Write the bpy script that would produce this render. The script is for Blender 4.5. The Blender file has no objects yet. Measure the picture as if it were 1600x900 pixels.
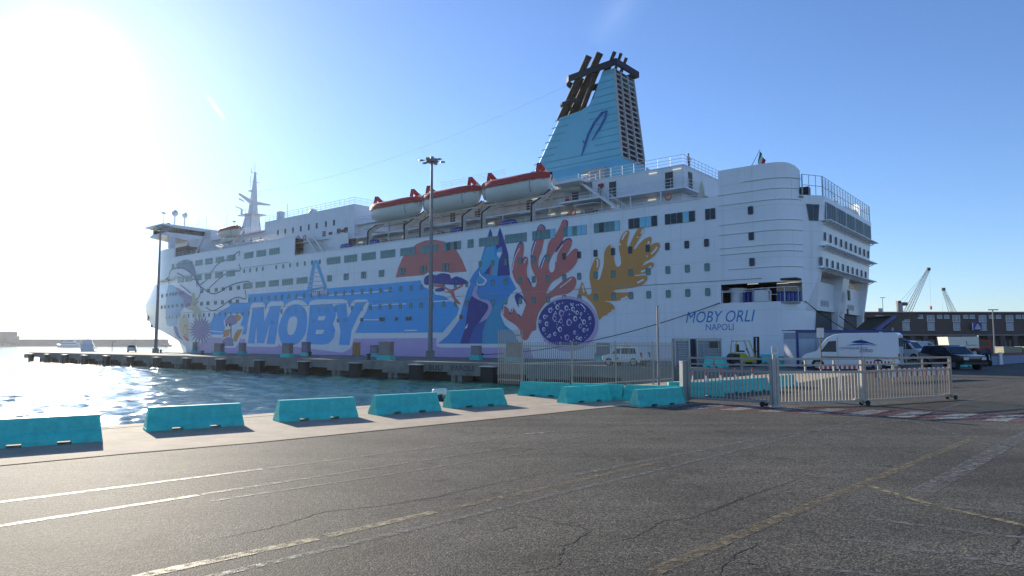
import bpy, bmesh, math, random
from mathutils import Vector, Matrix, geometry
random.seed(7)
R = math.radians
SC = bpy.context.scene
COL = SC.collection

# ------------------------------------------------------------ camera
F = 1080.0; PIT = math.atan(87/1080.0); EYE = 1.8
CP, SP = math.cos(PIT), math.sin(PIT)
cam = bpy.data.cameras.new('camera'); co = bpy.data.objects.new('camera', cam); COL.objects.link(co)
cam.sensor_width = 36; cam.lens = F/1600*36; cam.clip_end = 20000; cam.clip_start = 0.05
co.location = (0, 0, EYE); co.rotation_euler = (math.pi/2+PIT, 0, 0); SC.camera = co

# ------------------------------------------------------------ sky, sun, exposure
SUN_EL = R(18.6); SUN_AZ = R(-33.6)          # azimuth from +Y, negative = towards -X
SDIR = Vector((math.sin(SUN_AZ)*math.cos(SUN_EL), math.cos(SUN_AZ)*math.cos(SUN_EL), math.sin(SUN_EL)))
SKY_STRENGTH = 0.10; SUN_STRENGTH = 4.7
SC.view_settings.view_transform = 'Standard'; SC.view_settings.look = 'None'
SC.view_settings.exposure = 0.66; SC.view_settings.gamma = 1.0; SC.view_settings.use_curve_mapping = False
W = bpy.data.worlds.new('World'); SC.world = W; W.use_nodes = True
def build_world():
    nt = W.node_tree; nt.nodes.clear(); N = nt.nodes.new; L = nt.links.new
    out = N('ShaderNodeOutputWorld'); bg = N('ShaderNodeBackground'); bg.inputs[1].default_value = SKY_STRENGTH
    sky = N('ShaderNodeTexSky'); sky.sky_type = 'NISHITA'; sky.sun_disc = False
    sky.sun_elevation = SUN_EL; sky.sun_rotation = SUN_AZ; sky.air_density = 1.0; sky.dust_density = 0.08; sky.ozone_density = 2.6
    sky.altitude = 0
    tc = N('ShaderNodeTexCoord')
    def dot(v):
        d = N('ShaderNodeVectorMath'); d.operation = 'DOT_PRODUCT'; L(tc.outputs['Generated'], d.inputs[0]); d.inputs[1].default_value = v
        return d.outputs['Value']
    def m(op, a, b=None, clamp=False):
        n = N('ShaderNodeMath'); n.operation = op; n.use_clamp = clamp
        for i, x in enumerate((a, b)):
            if x is None: continue
            if isinstance(x, (int, float)): n.inputs[i].default_value = x
            else: L(x, n.inputs[i])
        return n.outputs[0]
    d = m('MAXIMUM', dot(SDIR), 0.0)
    glow = m('ADD', m('ADD', m('MULTIPLY', m('POWER', d, 900.0), 7.0), m('MULTIPLY', m('POWER', d, 45.0), 2.2)),
             m('MULTIPLY', m('POWER', d, 9.0), 0.5))
    # a short vapour trail and a faint wisp, high in the sky
    def streak(px, py, qx, qy, wid, amt):
        def rayv(x, y):
            u = (x-800)/F; v = (450-y)/F
            return Vector((u, CP-v*SP, SP+v*CP)).normalized()
        a, b = rayv(px, py), rayv(qx, qy); c = ((a+b)/2).normalized(); t = (b-a); ln = t.length/2; t.normalize(); pz = c.cross(t).normalized()
        u = dot(t); u = m('ABSOLUTE', m('SUBTRACT', u, c.dot(t))); v = m('ABSOLUTE', dot(pz))
        mu = m('SUBTRACT', 1.0, m('DIVIDE', u, ln), True); mv = m('SUBTRACT', 1.0, m('DIVIDE', v, wid), True)
        front = m('GREATER_THAN', dot(c), 0.5)
        return m('MULTIPLY', m('MULTIPLY', m('MULTIPLY', m('POWER', mu, 0.6), m('POWER', mv, 1.5)), front), amt)
    st = m('ADD', streak(322, 146, 353, 190, 0.0045, 2.6), streak(925, 70, 1010, -40, 0.035, 0.55))
    add = N('ShaderNodeVectorMath'); add.operation = 'ADD'
    gc = N('ShaderNodeCombineXYZ'); tot = m('ADD', glow, st)
    L(tot, gc.inputs[0]); L(m('MULTIPLY', tot, 0.99), gc.inputs[1]); L(m('MULTIPLY', tot, 0.96), gc.inputs[2])
    L(gc.outputs[0], add.inputs[1])
    wb = N('ShaderNodeVectorMath'); wb.operation = 'MULTIPLY'; L(sky.outputs[0], wb.inputs[0]); wb.inputs[1].default_value = (0.78, 0.92, 1.2)   # camera white balance
    L(wb.outputs[0], add.inputs[0]); L(add.outputs[0], bg.inputs[0]); L(bg.outputs[0], out.inputs[0])
build_world()
sl = bpy.data.lights.new('sun', 'SUN'); sl.energy = SUN_STRENGTH; sl.angle = R(0.53); sl.color = (1.0, 0.90, 0.74)
so = bpy.data.objects.new('sun', sl); COL.objects.link(so)
so.rotation_euler = SDIR.to_track_quat('Z', 'Y').to_euler(); so.location = (0, 0, 60)

# ------------------------------------------------------------ surveying helpers (photograph -> place)
AL = math.atan2(1320, math.hypot(1080, 87))
DX, DY = -math.sin(AL), math.cos(AL); NX, NY = math.cos(AL), math.sin(AL); DIST = 68.0
def ray(px, py):
    u = (px-800)/F; v = (450-py)/F
    return (u, CP-v*SP, SP+v*CP)
def plane(px, py, b=0.0):
    r = ray(px, py); t = (DIST+b)/(r[0]*NX+r[1]*NY); x, y, z = r[0]*t, r[1]*t, r[2]*t+EYE
    return x*DX+y*DY, z
def G(px, py, z=0.0):
    r = ray(px, py); t = (z-EYE)/r[2]; return Vector((r[0]*t, r[1]*t, z))
def dep(px, py, y):
    r = ray(px, py); t = y/r[1]; return Vector((r[0]*t, y, r[2]*t+EYE))
def Wd(s, b, z):                       # ship coordinates (along, inboard, up) -> world
    return Vector((NX*(DIST+b)+DX*s, NY*(DIST+b)+DY*s, z))
def S(s, b, z): return (100-s, b, z)   # ship coordinates -> ferry's own axes
ROTZ = math.atan2(-DY, -DX)

# ------------------------------------------------------------ materials
def lerp(a, b, t): return a+(b-a)*t
MATS = {}
def mat(name, col, rough=0.6, metal=0.0, var=0.12, vscale=3.0, bump=0.0, bscale=30.0, spec=0.5, coat=0.0, streak=0.0):
    if name in MATS: return MATS[name]
    m = bpy.data.materials.new(name); m.use_nodes = True; nt = m.node_tree; N = nt.nodes.new; L = nt.links.new
    p = nt.nodes['Principled BSDF']; p.inputs['Roughness'].default_value = rough; p.inputs['Metallic'].default_value = metal
    p.inputs['Specular IOR Level'].default_value = spec
    if coat: p.inputs['Coat Weight'].default_value = coat; p.inputs['Coat Roughness'].default_value = 0.05
    c = (*col, 1); tc = N('ShaderNodeTexCoord')
    if var:
        n = N('ShaderNodeTexNoise'); n.inputs['Scale'].default_value = vscale; n.inputs['Detail'].default_value = 6; n.inputs['Roughness'].default_value = 0.65
        L(tc.outputs['Object'], n.inputs['Vector'])
        r = N('ShaderNodeMapRange'); r.inputs[1].default_value = 0.3; r.inputs[2].default_value = 0.7
        r.inputs[3].default_value = 1-var; r.inputs[4].default_value = 1+var*0.6
        L(n.outputs['Fac'], r.inputs[0])
        x = N('ShaderNodeVectorMath'); x.operation = 'SCALE'; x.inputs[0].default_value = col; L(r.outputs[0], x.inputs['Scale'])
        last = x.outputs[0]
        if streak:
            mp = N('ShaderNodeMapping'); mp.inputs['Scale'].default_value = (1.3, 1.3, 0.05); L(tc.outputs['Object'], mp.inputs[0])
            n2 = N('ShaderNodeTexNoise'); n2.inputs['Scale'].default_value = 1.2; n2.inputs['Detail'].default_value = 5; L(mp.outputs[0], n2.inputs['Vector'])
            r2 = N('ShaderNodeMapRange'); r2.inputs[1].default_value = 0.55; r2.inputs[2].default_value = 0.8; r2.inputs[3].default_value = 0; r2.inputs[4].default_value = streak
            L(n2.outputs['Fac'], r2.inputs[0])
            mx = N('ShaderNodeMix'); mx.data_type = 'RGBA'; L(r2.outputs[0], mx.inputs[0]); L(last, mx.inputs[6]); mx.inputs[7].default_value = (0.28, 0.2, 0.13, 1)
            last = mx.outputs[2]
        L(last, p.inputs['Base Color'])
    else: p.inputs['Base Color'].default_value = c
    if bump:
        n3 = N('ShaderNodeTexNoise'); n3.inputs['Scale'].default_value = bscale; n3.inputs['Detail'].default_value = 5; L(tc.outputs['Object'], n3.inputs['Vector'])
        bp = N('ShaderNodeBump'); bp.inputs['Strength'].default_value = bump; bp.inputs['Distance'].default_value = 0.02
        L(n3.outputs['Fac'], bp.inputs['Height']); L(bp.outputs[0], p.inputs['Normal'])
    MATS[name] = m; return m
def emis(name, col, st):
    m = mat(name, col, var=0); p = m.node_tree.nodes['Principled BSDF']
    p.inputs['Emission Color'].default_value = (*col, 1); p.inputs['Emission Strength'].default_value = st; return m

def hull_material():
    m = mat('hull_white', (0.84, 0.83, 0.84), rough=0.32, var=0.06, vscale=0.25, streak=0.2)
    nt = m.node_tree; N = nt.nodes.new; L = nt.links.new; p = nt.nodes['Principled BSDF']
    tc = N('ShaderNodeTexCoord')
    sep = N('ShaderNodeSeparateXYZ'); L(tc.outputs['Object'], sep.inputs[0])
    cmb = N('ShaderNodeCombineXYZ'); L(sep.outputs[0], cmb.inputs[0]); L(sep.outputs[2], cmb.inputs[1])
    bk = N('ShaderNodeTexBrick'); bk.inputs['Scale'].default_value = 1.0; bk.inputs['Brick Width'].default_value = 7.5; bk.inputs['Row Height'].default_value = 2.57
    bk.inputs['Mortar Size'].default_value = 0.03; bk.inputs['Mortar Smooth'].default_value = 0.6
    L(cmb.outputs[0], bk.inputs['Vector'])
    n = N('ShaderNodeTexNoise'); n.inputs['Scale'].default_value = 0.9; n.inputs['Detail'].default_value = 2; L(tc.outputs['Object'], n.inputs['Vector'])
    mm = N('ShaderNodeMath'); mm.operation = 'MULTIPLY_ADD'; L(bk.outputs['Fac'], mm.inputs[0]); mm.inputs[1].default_value = -0.25; L(n.outputs['Fac'], mm.inputs[2])
    old = p.inputs['Base Color'].links[0].from_socket
    dk = N('ShaderNodeMapRange'); dk.inputs[3].default_value = 1.0; dk.inputs[4].default_value = 0.86; L(bk.outputs['Fac'], dk.inputs[0])
    sx = N('ShaderNodeVectorMath'); sx.operation = 'SCALE'; L(old, sx.inputs[0]); L(dk.outputs[0], sx.inputs['Scale']); L(sx.outputs[0], p.inputs['Base Color'])
    b = N('ShaderNodeBump'); b.inputs['Strength'].default_value = 0.5; b.inputs['Distance'].default_value = 0.08
    L(mm.outputs[0], b.inputs['Height']); L(b.outputs[0], p.inputs['Normal'])
    return m
M_HULL = hull_material()
M_WHITE = mat('white_paint', (0.76, 0.76, 0.77), 0.4, var=0.06, vscale=0.8, streak=0.12)
M_CREAM = mat('deck_grey', (0.34, 0.35, 0.34), 0.8)
M_GLASS = mat('window_glass', (0.11, 0.25, 0.245), 0.14, var=0.3, vscale=0.4, spec=0.4)
M_GLASS2 = mat('window_glass_skylit', (0.24, 0.58, 0.72), 0.15, var=0.15, vscale=0.5, spec=0.4)  # bright blue puts the sky seen through these panes into the colour
M_DARKGLASS = mat('window_glass_dark', (0.025, 0.042, 0.06), 0.12, var=0.3, spec=0.35)
M_FRAME = mat('window_frame_grey', (0.3, 0.33, 0.34), 0.5, var=0.05)
M_WFRD = mat('window_frame_dark', (0.13, 0.16, 0.17), 0.5, var=0.05)
M_BLACK = mat('black_paint', (0.02, 0.02, 0.022), 0.5, var=0.2)
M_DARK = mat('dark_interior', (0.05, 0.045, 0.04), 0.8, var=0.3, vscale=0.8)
M_DIMGLASS = mat('window_glass_dim', (0.03, 0.05, 0.055), 0.3, var=0.25, spec=0.15)
M_STEEL = mat('galvanised_steel', (0.36, 0.37, 0.38), 0.45, 0.6, var=0.15, vscale=6)
M_POLE = mat('grey_pole_paint', (0.22, 0.22, 0.23), 0.5, 0.3, var=0.12)
M_FENCE = mat('fence_paint', (0.46, 0.41, 0.34), 0.55, 0.1, var=0.2, vscale=9, streak=0.35)
M_RUST = mat('rusty_cream_steel', (0.48, 0.38, 0.29), 0.65, 0.1, var=0.3, vscale=12)
M_RUBBER = mat('rubber', (0.02, 0.02, 0.021), 0.8, var=0.3, vscale=5)
M_ROPE = mat('rope', (0.03, 0.03, 0.035), 0.9, var=0.1)
M_TEAL = mat('teal_concrete_paint', (0.055, 0.57, 0.495), 0.6, var=0.22, vscale=5, bump=0.25, bscale=40)
def scuffed(m, col, lo=.66, hi=.74, sc=7):
    nt = m.node_tree; N = nt.nodes.new; L = nt.links.new; p = nt.nodes['Principled BSDF']; old = p.inputs['Base Color'].links[0].from_socket
    oi = N('ShaderNodeObjectInfo'); tc = N('ShaderNodeTexCoord'); ad = N('ShaderNodeVectorMath'); ad.operation = 'MULTIPLY_ADD'; L(oi.outputs['Random'], ad.inputs[0]); ad.inputs[1].default_value = (31, 17, 9); L(tc.outputs['Object'], ad.inputs[2])
    n = N('ShaderNodeTexNoise'); n.inputs['Scale'].default_value = sc; n.inputs['Detail'].default_value = 9; n.inputs['Roughness'].default_value = .72; L(ad.outputs[0], n.inputs['Vector'])
    r = N('ShaderNodeMapRange'); r.inputs[1].default_value = lo; r.inputs[2].default_value = hi; L(n.outputs['Fac'], r.inputs[0])
    mx = N('ShaderNodeMix'); mx.data_type = 'RGBA'; L(r.outputs[0], mx.inputs[0]); L(old, mx.inputs[6]); mx.inputs[7].default_value = (*col, 1)
    hv = N('ShaderNodeHueSaturation'); L(mx.outputs[2], hv.inputs['Color']); v = N('ShaderNodeMapRange'); L(oi.outputs['Random'], v.inputs[0]); v.inputs[3].default_value = .88; v.inputs[4].default_value = 1.1; L(v.outputs[0], hv.inputs['Value']); L(hv.outputs[0], p.inputs['Base Color'])
scuffed(M_TEAL, (.2, .24, .22), .63, .72)
M_FUNNEL = mat('funnel_blue', (0.17, 0.52, 0.64), 0.4, var=0.06, vscale=0.5)
M_PIPE = mat('sooty_pipe', (0.075, 0.052, 0.034), 0.7, 0.3, var=0.5, vscale=1.5)
M_NAVY = mat('navy_paint', (0.014, 0.015, 0.035), 0.75, var=0.2)
M_RED = mat('red_fabric', (0.42, 0.03, 0.028), 0.65, var=0.15)
M_ORANGE = mat('orange_paint', (0.7, 0.17, 0.05), 0.5, var=0.12)
M_BOAT = mat('boat_gelcoat', (0.68, 0.69, 0.66), 0.35, var=0.06)
M_YELLOW = mat('yellow_paint', (0.55, 0.48, 0.03), 0.45, var=0.15)
M_CONC = mat('pier_concrete', (0.24, 0.23, 0.20), 0.9, var=0.35, vscale=0.7, bump=0.4, bscale=8, streak=0.3)
M_BLUE_TARP = mat('blue_tarpaulin', (0.02, 0.04, 0.25), 0.6, var=0.2)
M_LIGHT = emis('deck_lamp', (1.0, 0.93, 0.75), 0.35)
M_REDW = mat('red_plastic', (0.40, 0.045, 0.04), 0.5, var=0.1)
M_WPLAST = mat('white_plastic', (0.72, 0.70, 0.68), 0.5, var=0.06)

# ------------------------------------------------------------ mesh building
class MB:
    def __init__(s): s.v = []; s.f = []; s.mi = []; s.m = 0
    def add(s, v, f):
        o = len(s.v); s.v += [tuple(x) for x in v]; s.f += [tuple(i+o for i in q) for q in f]; s.mi += [s.m]*len(f); return s
    def box(s, c, d, rz=0.0):
        cx, cy, cz = c; a, b, h = d[0]/2, d[1]/2, d[2]/2; cr, sr = math.cos(rz), math.sin(rz)
        vs = [(cx+x*cr-y*sr, cy+x*sr+y*cr, cz+z) for z in (-h, h) for x, y in ((-a, -b), (a, -b), (a, b), (-a, b))]
        return s.add(vs, [(3, 2, 1, 0), (4, 5, 6, 7), (0, 1, 5, 4), (1, 2, 6, 5), (2, 3, 7, 6), (3, 0, 4, 7)])
    def span(s, a, b):
        return s.box([(a[i]+b[i])/2 for i in range(3)], [abs(b[i]-a[i]) for i in range(3)])
    def loft(s, rings, close=True, cap=True):
        n = len(rings[0]); vs = [p for r in rings for p in r]; fs = []
        for i in range(len(rings)-1):
            for j in range(n if close else n-1):
                k = (j+1) % n; fs.append((i*n+j, i*n+k, (i+1)*n+k, (i+1)*n+j))
        if cap and close: fs.append(tuple(range(n-1, -1, -1))); fs.append(tuple((len(rings)-1)*n+j for j in range(n)))
        return s.add(vs, fs)
    def tube(s, pts, r, n=6, cap=True):
        P = [Vector(p) for p in pts]; rings = []; rr = r if isinstance(r, (list, tuple)) else [r]*len(P); u0 = None
        for i, p in enumerate(P):
            t = (P[min(i+1, len(P)-1)]-P[max(i-1, 0)]).normalized()
            if u0 is None or abs(u0.dot(t)) > 0.98: u0 = Vector((0, 0, 1)) if abs(t.z) < 0.9 else Vector((1, 0, 0))
            u = (u0-t*u0.dot(t)).normalized(); w = t.cross(u); u0 = u
            rings.append([p+(u*math.cos(2*math.pi*k/n)+w*math.sin(2*math.pi*k/n))*rr[i] for k in range(n)])
        return s.loft(rings, True, cap)
    def beam(s, p, q, w, h, up=(0, 0, 1)):
        p, q = Vector(p), Vector(q); t = (q-p).normalized(); u = Vector(up); 
        if abs(t.dot(u)) > 0.97: u = Vector((1, 0, 0))
        x = t.cross(u).normalized()*w/2; y = x.cross(t).normalized()*h/2
        return s.loft([[e-x-y, e+x-y, e+x+y, e-x+y] for e in (p, q)])
    def prism(s, poly, off):            # poly: 3D points, extruded by vector off (concave allowed)
        n = len(poly); P = [Vector(p) for p in poly]; o = Vector(off)
        tr = geometry.tessellate_polygon([P]); vs = P+[p+o for p in P]
        fs = [tuple(t) for t in tr]+[tuple(i+n for i in reversed(t)) for t in tr]+[(i, (i+1) % n, (i+1) % n+n, i+n) for i in range(n)]
        return s.add(vs, fs)
    def lathe(s, prof, c=(0, 0, 0), n=16):
        return s.loft([[(c[0]+r*math.cos(2*math.pi*k/n), c[1]+r*math.sin(2*math.pi*k/n), c[2]+z) for k in range(n)] for r, z in prof])
    def ball(s, c, r, n=12, m=8, sz=1.0):
        return s.lathe([(max(1e-3, r*math.sin(math.pi*i/m)), -r*sz*math.cos(math.pi*i/m)) for i in range(m+1)], c, n)
    def mesh(s, name, mats):
        me = bpy.data.meshes.new(name); me.from_pydata(s.v, [], s.f)
        for m in (mats if isinstance(mats, (list, tuple)) else [mats]): me.materials.append(m)
        if any(s.mi): me.polygons.foreach_set('material_index', s.mi)
        bm = bmesh.new(); bm.from_mesh(me); bmesh.ops.recalc_face_normals(bm, faces=bm.faces); bm.to_mesh(me); bm.free()
        return me
    def build(s, name, mats, parent=None, smooth=False, kind=None, label=None):
        me = s.mesh(name, mats)
        if smooth:
            me.polygons.foreach_set('use_smooth', [True]*len(me.polygons))
            try: me.set_sharp_from_angle(angle=R(40))
            except Exception: pass
        return obj(name, me, parent, kind=kind, label=label)
def obj(name, me, parent=None, loc=None, rot=None, kind=None, label=None):
    o = bpy.data.objects.new(name, me); COL.objects.link(o)
    if parent: o.parent = parent
    if loc is not None: o.location = loc
    if rot is not None: o.rotation_euler = rot
    if kind: o['kind'] = kind
    if label: o['label'] = label
    return o
def tag(o, label, cat, group=None):
    o['label'] = label; o['category'] = cat
    if group: o['group'] = group
    return o
def thing(name, label, cat, loc=(0, 0, 0), rz=0.0, group=None):
    o = bpy.data.objects.new(name, None); COL.objects.link(o); o.location = loc; o.rotation_euler = (0, 0, rz); o.empty_display_size = 0.3
    return tag(o, label, cat, group)
def copy_tree(o, parent=None):
    c = o.copy(); COL.objects.link(c)
    if parent: c.parent = parent
    for ch in list(o.children): copy_tree(ch, c)
    return c
def dup(o, loc, rz, label, group=None):
    c = copy_tree(o); c.location = loc; c.rotation_euler = (0, 0, rz); c['label'] = label
    if group: c['group'] = group
    return c
def text_mesh(txt, mat_, width, height, shear=0.0, bold=0.0, ext=0.0):
    cu = bpy.data.curves.new('txt', 'FONT'); cu.body = txt; cu.shear = shear; cu.offset = bold; cu.extrude = ext; cu.resolution_u = 3
    o = bpy.data.objects.new('txt', cu); COL.objects.link(o)
    dg = bpy.context.evaluated_depsgraph_get(); me = bpy.data.meshes.new_from_object(o.evaluated_get(dg))
    bpy.data.objects.remove(o); xs = [v.co.x for v in me.vertices]; ys = [v.co.y for v in me.vertices]
    x0, x1, y0, y1 = min(xs), max(xs), min(ys), max(ys)
    for v in me.vertices: v.co.x = (v.co.x-x0)/(x1-x0)*width; v.co.y = (v.co.y-y0)/(y1-y0)*height
    me.materials.clear(); me.materials.append(mat_); return me
def crop(x0, y0, sc):
    return lambda *pts: [(x0+a/sc, y0+b/sc) for a, b in pts]
def rail_run(mb, pts, h=1.1, step=1.6, r=0.028, rails=(0.35, 0.7, 1.1), pr=None):
    for a, b in zip(pts[:-1], pts[1:]):
        a, b = Vector(a), Vector(b); n = max(1, round((b-a).length/step))
        for i in range(n+1):
            p = a.lerp(b, i/n); mb.tube([p, p+Vector((0, 0, h))], pr or r*0.9, 4, False)
        for z in rails: mb.tube([a+Vector((0, 0, z*h/1.1)), b+Vector((0, 0, z*h/1.1))], r, 4, False)

# ------------------------------------------------------------ the setting: sea, ground, quay, pier
def asphalt_material():
    m = bpy.data.materials.new('asphalt'); m.use_nodes = True; nt = m.node_tree; N = nt.nodes.new; L = nt.links.new; p = nt.nodes['Principled BSDF']
    tc = N('ShaderNodeTexCoord')
    def noise(s, d, r=0.6):
        n = N('ShaderNodeTexNoise'); n.inputs['Scale'].default_value = s; n.inputs['Detail'].default_value = d; n.inputs['Roughness'].default_value = r; L(tc.outputs['Object'], n.inputs['Vector']); return n.outputs['Fac']
    vor = N('ShaderNodeTexVoronoi'); vor.inputs['Scale'].default_value = 72; L(tc.outputs['Object'], vor.inputs['Vector'])
    cr = N('ShaderNodeValToRGB'); e = cr.color_ramp.elements
    e[0].position = 0.0; e[0].color = (0.024, 0.022, 0.0185, 1); e[1].position = 1.0; e[1].color = (0.20, 0.182, 0.142, 1)
    k = cr.color_ramp.elements.new(0.55); k.color = (0.070, 0.064, 0.050, 1)
    sp = N('ShaderNodeSeparateColor'); L(vor.outputs['Color'], sp.inputs[0]); L(sp.outputs[0], cr.inputs[0])
    big = N('ShaderNodeMapRange'); big.inputs[1].default_value = 0.35; big.inputs[2].default_value = 0.68; big.inputs[3].default_value = 0.72; big.inputs[4].default_value = 1.25
    L(noise(0.35, 8, 0.62), big.inputs[0])
    x = N('ShaderNodeVectorMath'); x.operation = 'SCALE'; L(cr.outputs[0], x.inputs[0]); L(big.outputs[0], x.inputs['Scale'])
    # oil and tyre darkening in drawn-out patches
    mp = N('ShaderNodeMapping'); mp.inputs['Rotation'].default_value = (0, 0, R(-44)); mp.inputs['Scale'].default_value = (0.12, 1.4, 1); L(tc.outputs['Object'], mp.inputs[0])
    n2 = N('ShaderNodeTexNoise'); n2.inputs['Scale'].default_value = 1.0; n2.inputs['Detail'].default_value = 6; L(mp.outputs[0], n2.inputs['Vector'])
    r2 = N('ShaderNodeMapRange'); r2.inputs[1].default_value = 0.35; r2.inputs[2].default_value = 0.7; r2.inputs[3].default_value = 1.2; r2.inputs[4].default_value = 0.78; L(n2.outputs['Fac'], r2.inputs[0])
    y = N('ShaderNodeVectorMath'); y.operation = 'SCALE'; L(x.outputs[0], y.inputs[0]); L(r2.outputs[0], y.inputs['Scale'])
    # worn bloom of moss-green and brown dirt
    r3 = N('ShaderNodeMapRange'); r3.inputs[1].default_value = 0.58; r3.inputs[2].default_value = 0.75; r3.inputs[3].default_value = 0; r3.inputs[4].default_value = 0.35; L(noise(0.22, 5), r3.inputs[0])
    mx = N('ShaderNodeMix'); mx.data_type = 'RGBA'; L(r3.outputs[0], mx.inputs[0]); L(y.outputs[0], mx.inputs[6]); mx.inputs[7].default_value = (0.062, 0.064, 0.038, 1)
    st1 = N('ShaderNodeMapRange'); st1.inputs[1].default_value = 0.6; st1.inputs[2].default_value = 0.7; st1.inputs[3].default_value = 1.0; st1.inputs[4].default_value = 0.6; L(noise(1.3, 4, 0.55), st1.inputs[0])
    st2 = N('ShaderNodeMapRange'); st2.inputs[1].default_value = 0.64; st2.inputs[2].default_value = 0.7; st2.inputs[3].default_value = 1.0; st2.inputs[4].default_value = 0.5; L(noise(3.7, 3, 0.5), st2.inputs[0])
    mm = N('ShaderNodeMath'); mm.operation = 'MULTIPLY'; L(st1.outputs[0], mm.inputs[0]); L(st2.outputs[0], mm.inputs[1])
    sc2 = N('ShaderNodeVectorMath'); sc2.operation = 'SCALE'; L(mx.outputs[2], sc2.inputs[0]); L(mm.outputs[0], sc2.inputs['Scale'])
    L(sc2.outputs[0], p.inputs['Base Color'])
    p.inputs['Roughness'].default_value = 0.75; p.inputs['Specular IOR Level'].default_value = 0.2
    h = N('ShaderNodeMath'); h.operation = 'MULTIPLY_ADD'; L(vor.outputs['Distance'], h.inputs[0]); h.inputs[1].default_value = -0.9
    h2 = N('ShaderNodeMath'); h2.operation = 'MULTIPLY_ADD'; L(noise(160, 3), h2.inputs[0]); h2.inputs[1].default_value = 0.5; L(sp.outputs[1], h2.inputs[2]); L(h2.outputs[0], h.inputs[2])
    b = N('ShaderNodeBump'); b.inputs['Strength'].default_value = 0.55; b.inputs['Distance'].default_value = 0.008; L(h.outputs[0], b.inputs['Height']); L(b.outputs[0], p.inputs['Normal'])
    return m
def water_material():
    m = bpy.data.materials.new('sea_water'); m.use_nodes = True; nt = m.node_tree; N = nt.nodes.new; L = nt.links.new; p = nt.nodes['Principled BSDF']
    p.inputs['Base Color'].default_value = (0.02, 0.12, 0.11, 1); p.inputs['Roughness'].default_value = 0.06; p.inputs['IOR'].default_value = 1.33
    tc = N('ShaderNodeTexCoord'); mp = N('ShaderNodeMapping'); mp.inputs['Rotation'].default_value = (0, 0, R(20)); mp.inputs['Scale'].default_value = (0.75, 1.15, 1); L(tc.outputs['Object'], mp.inputs[0])
    prev = None
    for s, d, dist, st in ((3.0, 3, 0.035, 1.0), (10.0, 2, 0.012, 1.0)):
        n = N('ShaderNodeTexNoise'); n.inputs['Scale'].default_value = s; n.inputs['Detail'].default_value = d; n.inputs['Distortion'].default_value = 0.6; L(mp.outputs[0], n.inputs['Vector'])
        b = N('ShaderNodeBump'); b.inputs['Distance'].default_value = dist; b.inputs['Strength'].default_value = st; L(n.outputs['Fac'], b.inputs['Height'])
        if prev: L(prev.outputs[0], b.inputs['Normal'])
        prev = b
    L(prev.outputs[0], p.inputs['Normal']); return m
M_ASPH = asphalt_material(); M_WATER = water_material()
M_STRIP = mat('pale_concrete', (0.40, 0.325, 0.235), 0.85, var=0.28, vscale=1.6, bump=0.5, bscale=25)
M_PIERTOP = mat('pier_paving', (0.17, 0.16, 0.145), 0.85, var=0.35, vscale=0.5, bump=0.3, bscale=12)
WATER_Z = -1.8
def SW(s, w, z=0.0): return Wd(s, w-DIST, z)
PE = 48.6                                       # the pier face: distance from the eye
Q0 = Vector((-8.93, 15.20, 0)); QD = Vector((16.09, 17.29, 0)).normalized()
def QP(t, off=0.0, z=0.0): return Q0+QD*t+Vector((QD.y, -QD.x, 0))*off+Vector((0, 0, z))
tc_ = (PE-(NX*Q0.x+NY*Q0.y))/(NX*QD.x+NY*QD.y); CORNER = Q0+QD*tc_
def sea():
    import numpy as np
    rng = np.random.default_rng(3); rr = np.concatenate([11.0*np.exp(np.arange(0, 480)*0.0062), 11.0*math.exp(480*0.0062)*np.exp(np.arange(0, 190)*0.02)]); th = np.radians(np.arange(-50, 26.01, 0.1)); Rg, T = np.meshgrid(rr, th, indexing='ij')
    X, Y = Rg*np.sin(T), Rg*np.cos(T); Z = np.zeros_like(X); step = Rg*np.where(Rg < 215, 0.0062, 0.02)
    wind = math.radians(200)
    for k in range(70):
        lam = 0.4*(4.2/0.4)**rng.random(); a = wind+rng.normal(0, 0.65); amp = 0.0046*lam**0.92; kx, ky = 2*math.pi/lam*math.cos(a), 2*math.pi/lam*math.sin(a)
        ph = kx*X+ky*Y+rng.random()*6.283+0.7*np.sin(X*0.11*rng.random()+Y*0.09*rng.random()+rng.random()*6)
        fade = np.clip((lam/step-2.0)/2.0, 0, 1); w = np.sin(ph); Z += amp*fade*(w+0.28*np.cos(2*ph))
    Z *= np.clip(1.25-Rg/900, 0.35, 1)
    n0, n1 = X.shape; V = np.stack([X, Y, Z+WATER_Z], -1).reshape(-1, 3); idx = np.arange(n0*n1).reshape(n0, n1)
    Q = np.stack([idx[:-1, :-1], idx[:-1, 1:], idx[1:, 1:], idx[1:, :-1]], -1).reshape(-1, 4)[:, ::-1]
    me = bpy.data.meshes.new('sea'); me.vertices.add(len(V)); me.vertices.foreach_set('co', V.ravel()); me.loops.add(Q.size); me.loops.foreach_set('vertex_index', Q.ravel()); me.polygons.add(len(Q)); me.polygons.foreach_set('loop_start', np.arange(0, Q.size, 4)); me.polygons.foreach_set('loop_total', np.full(len(Q), 4)); me.polygons.foreach_set('use_smooth', np.ones(len(Q), bool)); me.update(); me.validate(); me.materials.append(M_WATER)
    return obj('sea', me, kind='structure')
SEA = sea()
MB().add([(-9000, -600, WATER_Z-0.6), (9000, -600, WATER_Z-0.6), (9000, 12000, WATER_Z-0.6), (-9000, 12000, WATER_Z-0.6)], [(0, 1, 2, 3)]).build('open_sea', M_WATER, SEA, kind='structure')
def slab(poly, ztop, zbot, name, m, kind='structure'):
    return MB().prism([(p[0], p[1], zbot) for p in poly], (0, 0, ztop-zbot)).build(name, m, kind=kind)
land = [QP(-70), CORNER, SW(13, PE), SW(13, 67.0), SW(16.5, 67.0), SW(16.5, 1500), (3500, 1400, 0), (3500, -500, 0), (-60, -500, 0)]
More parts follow.
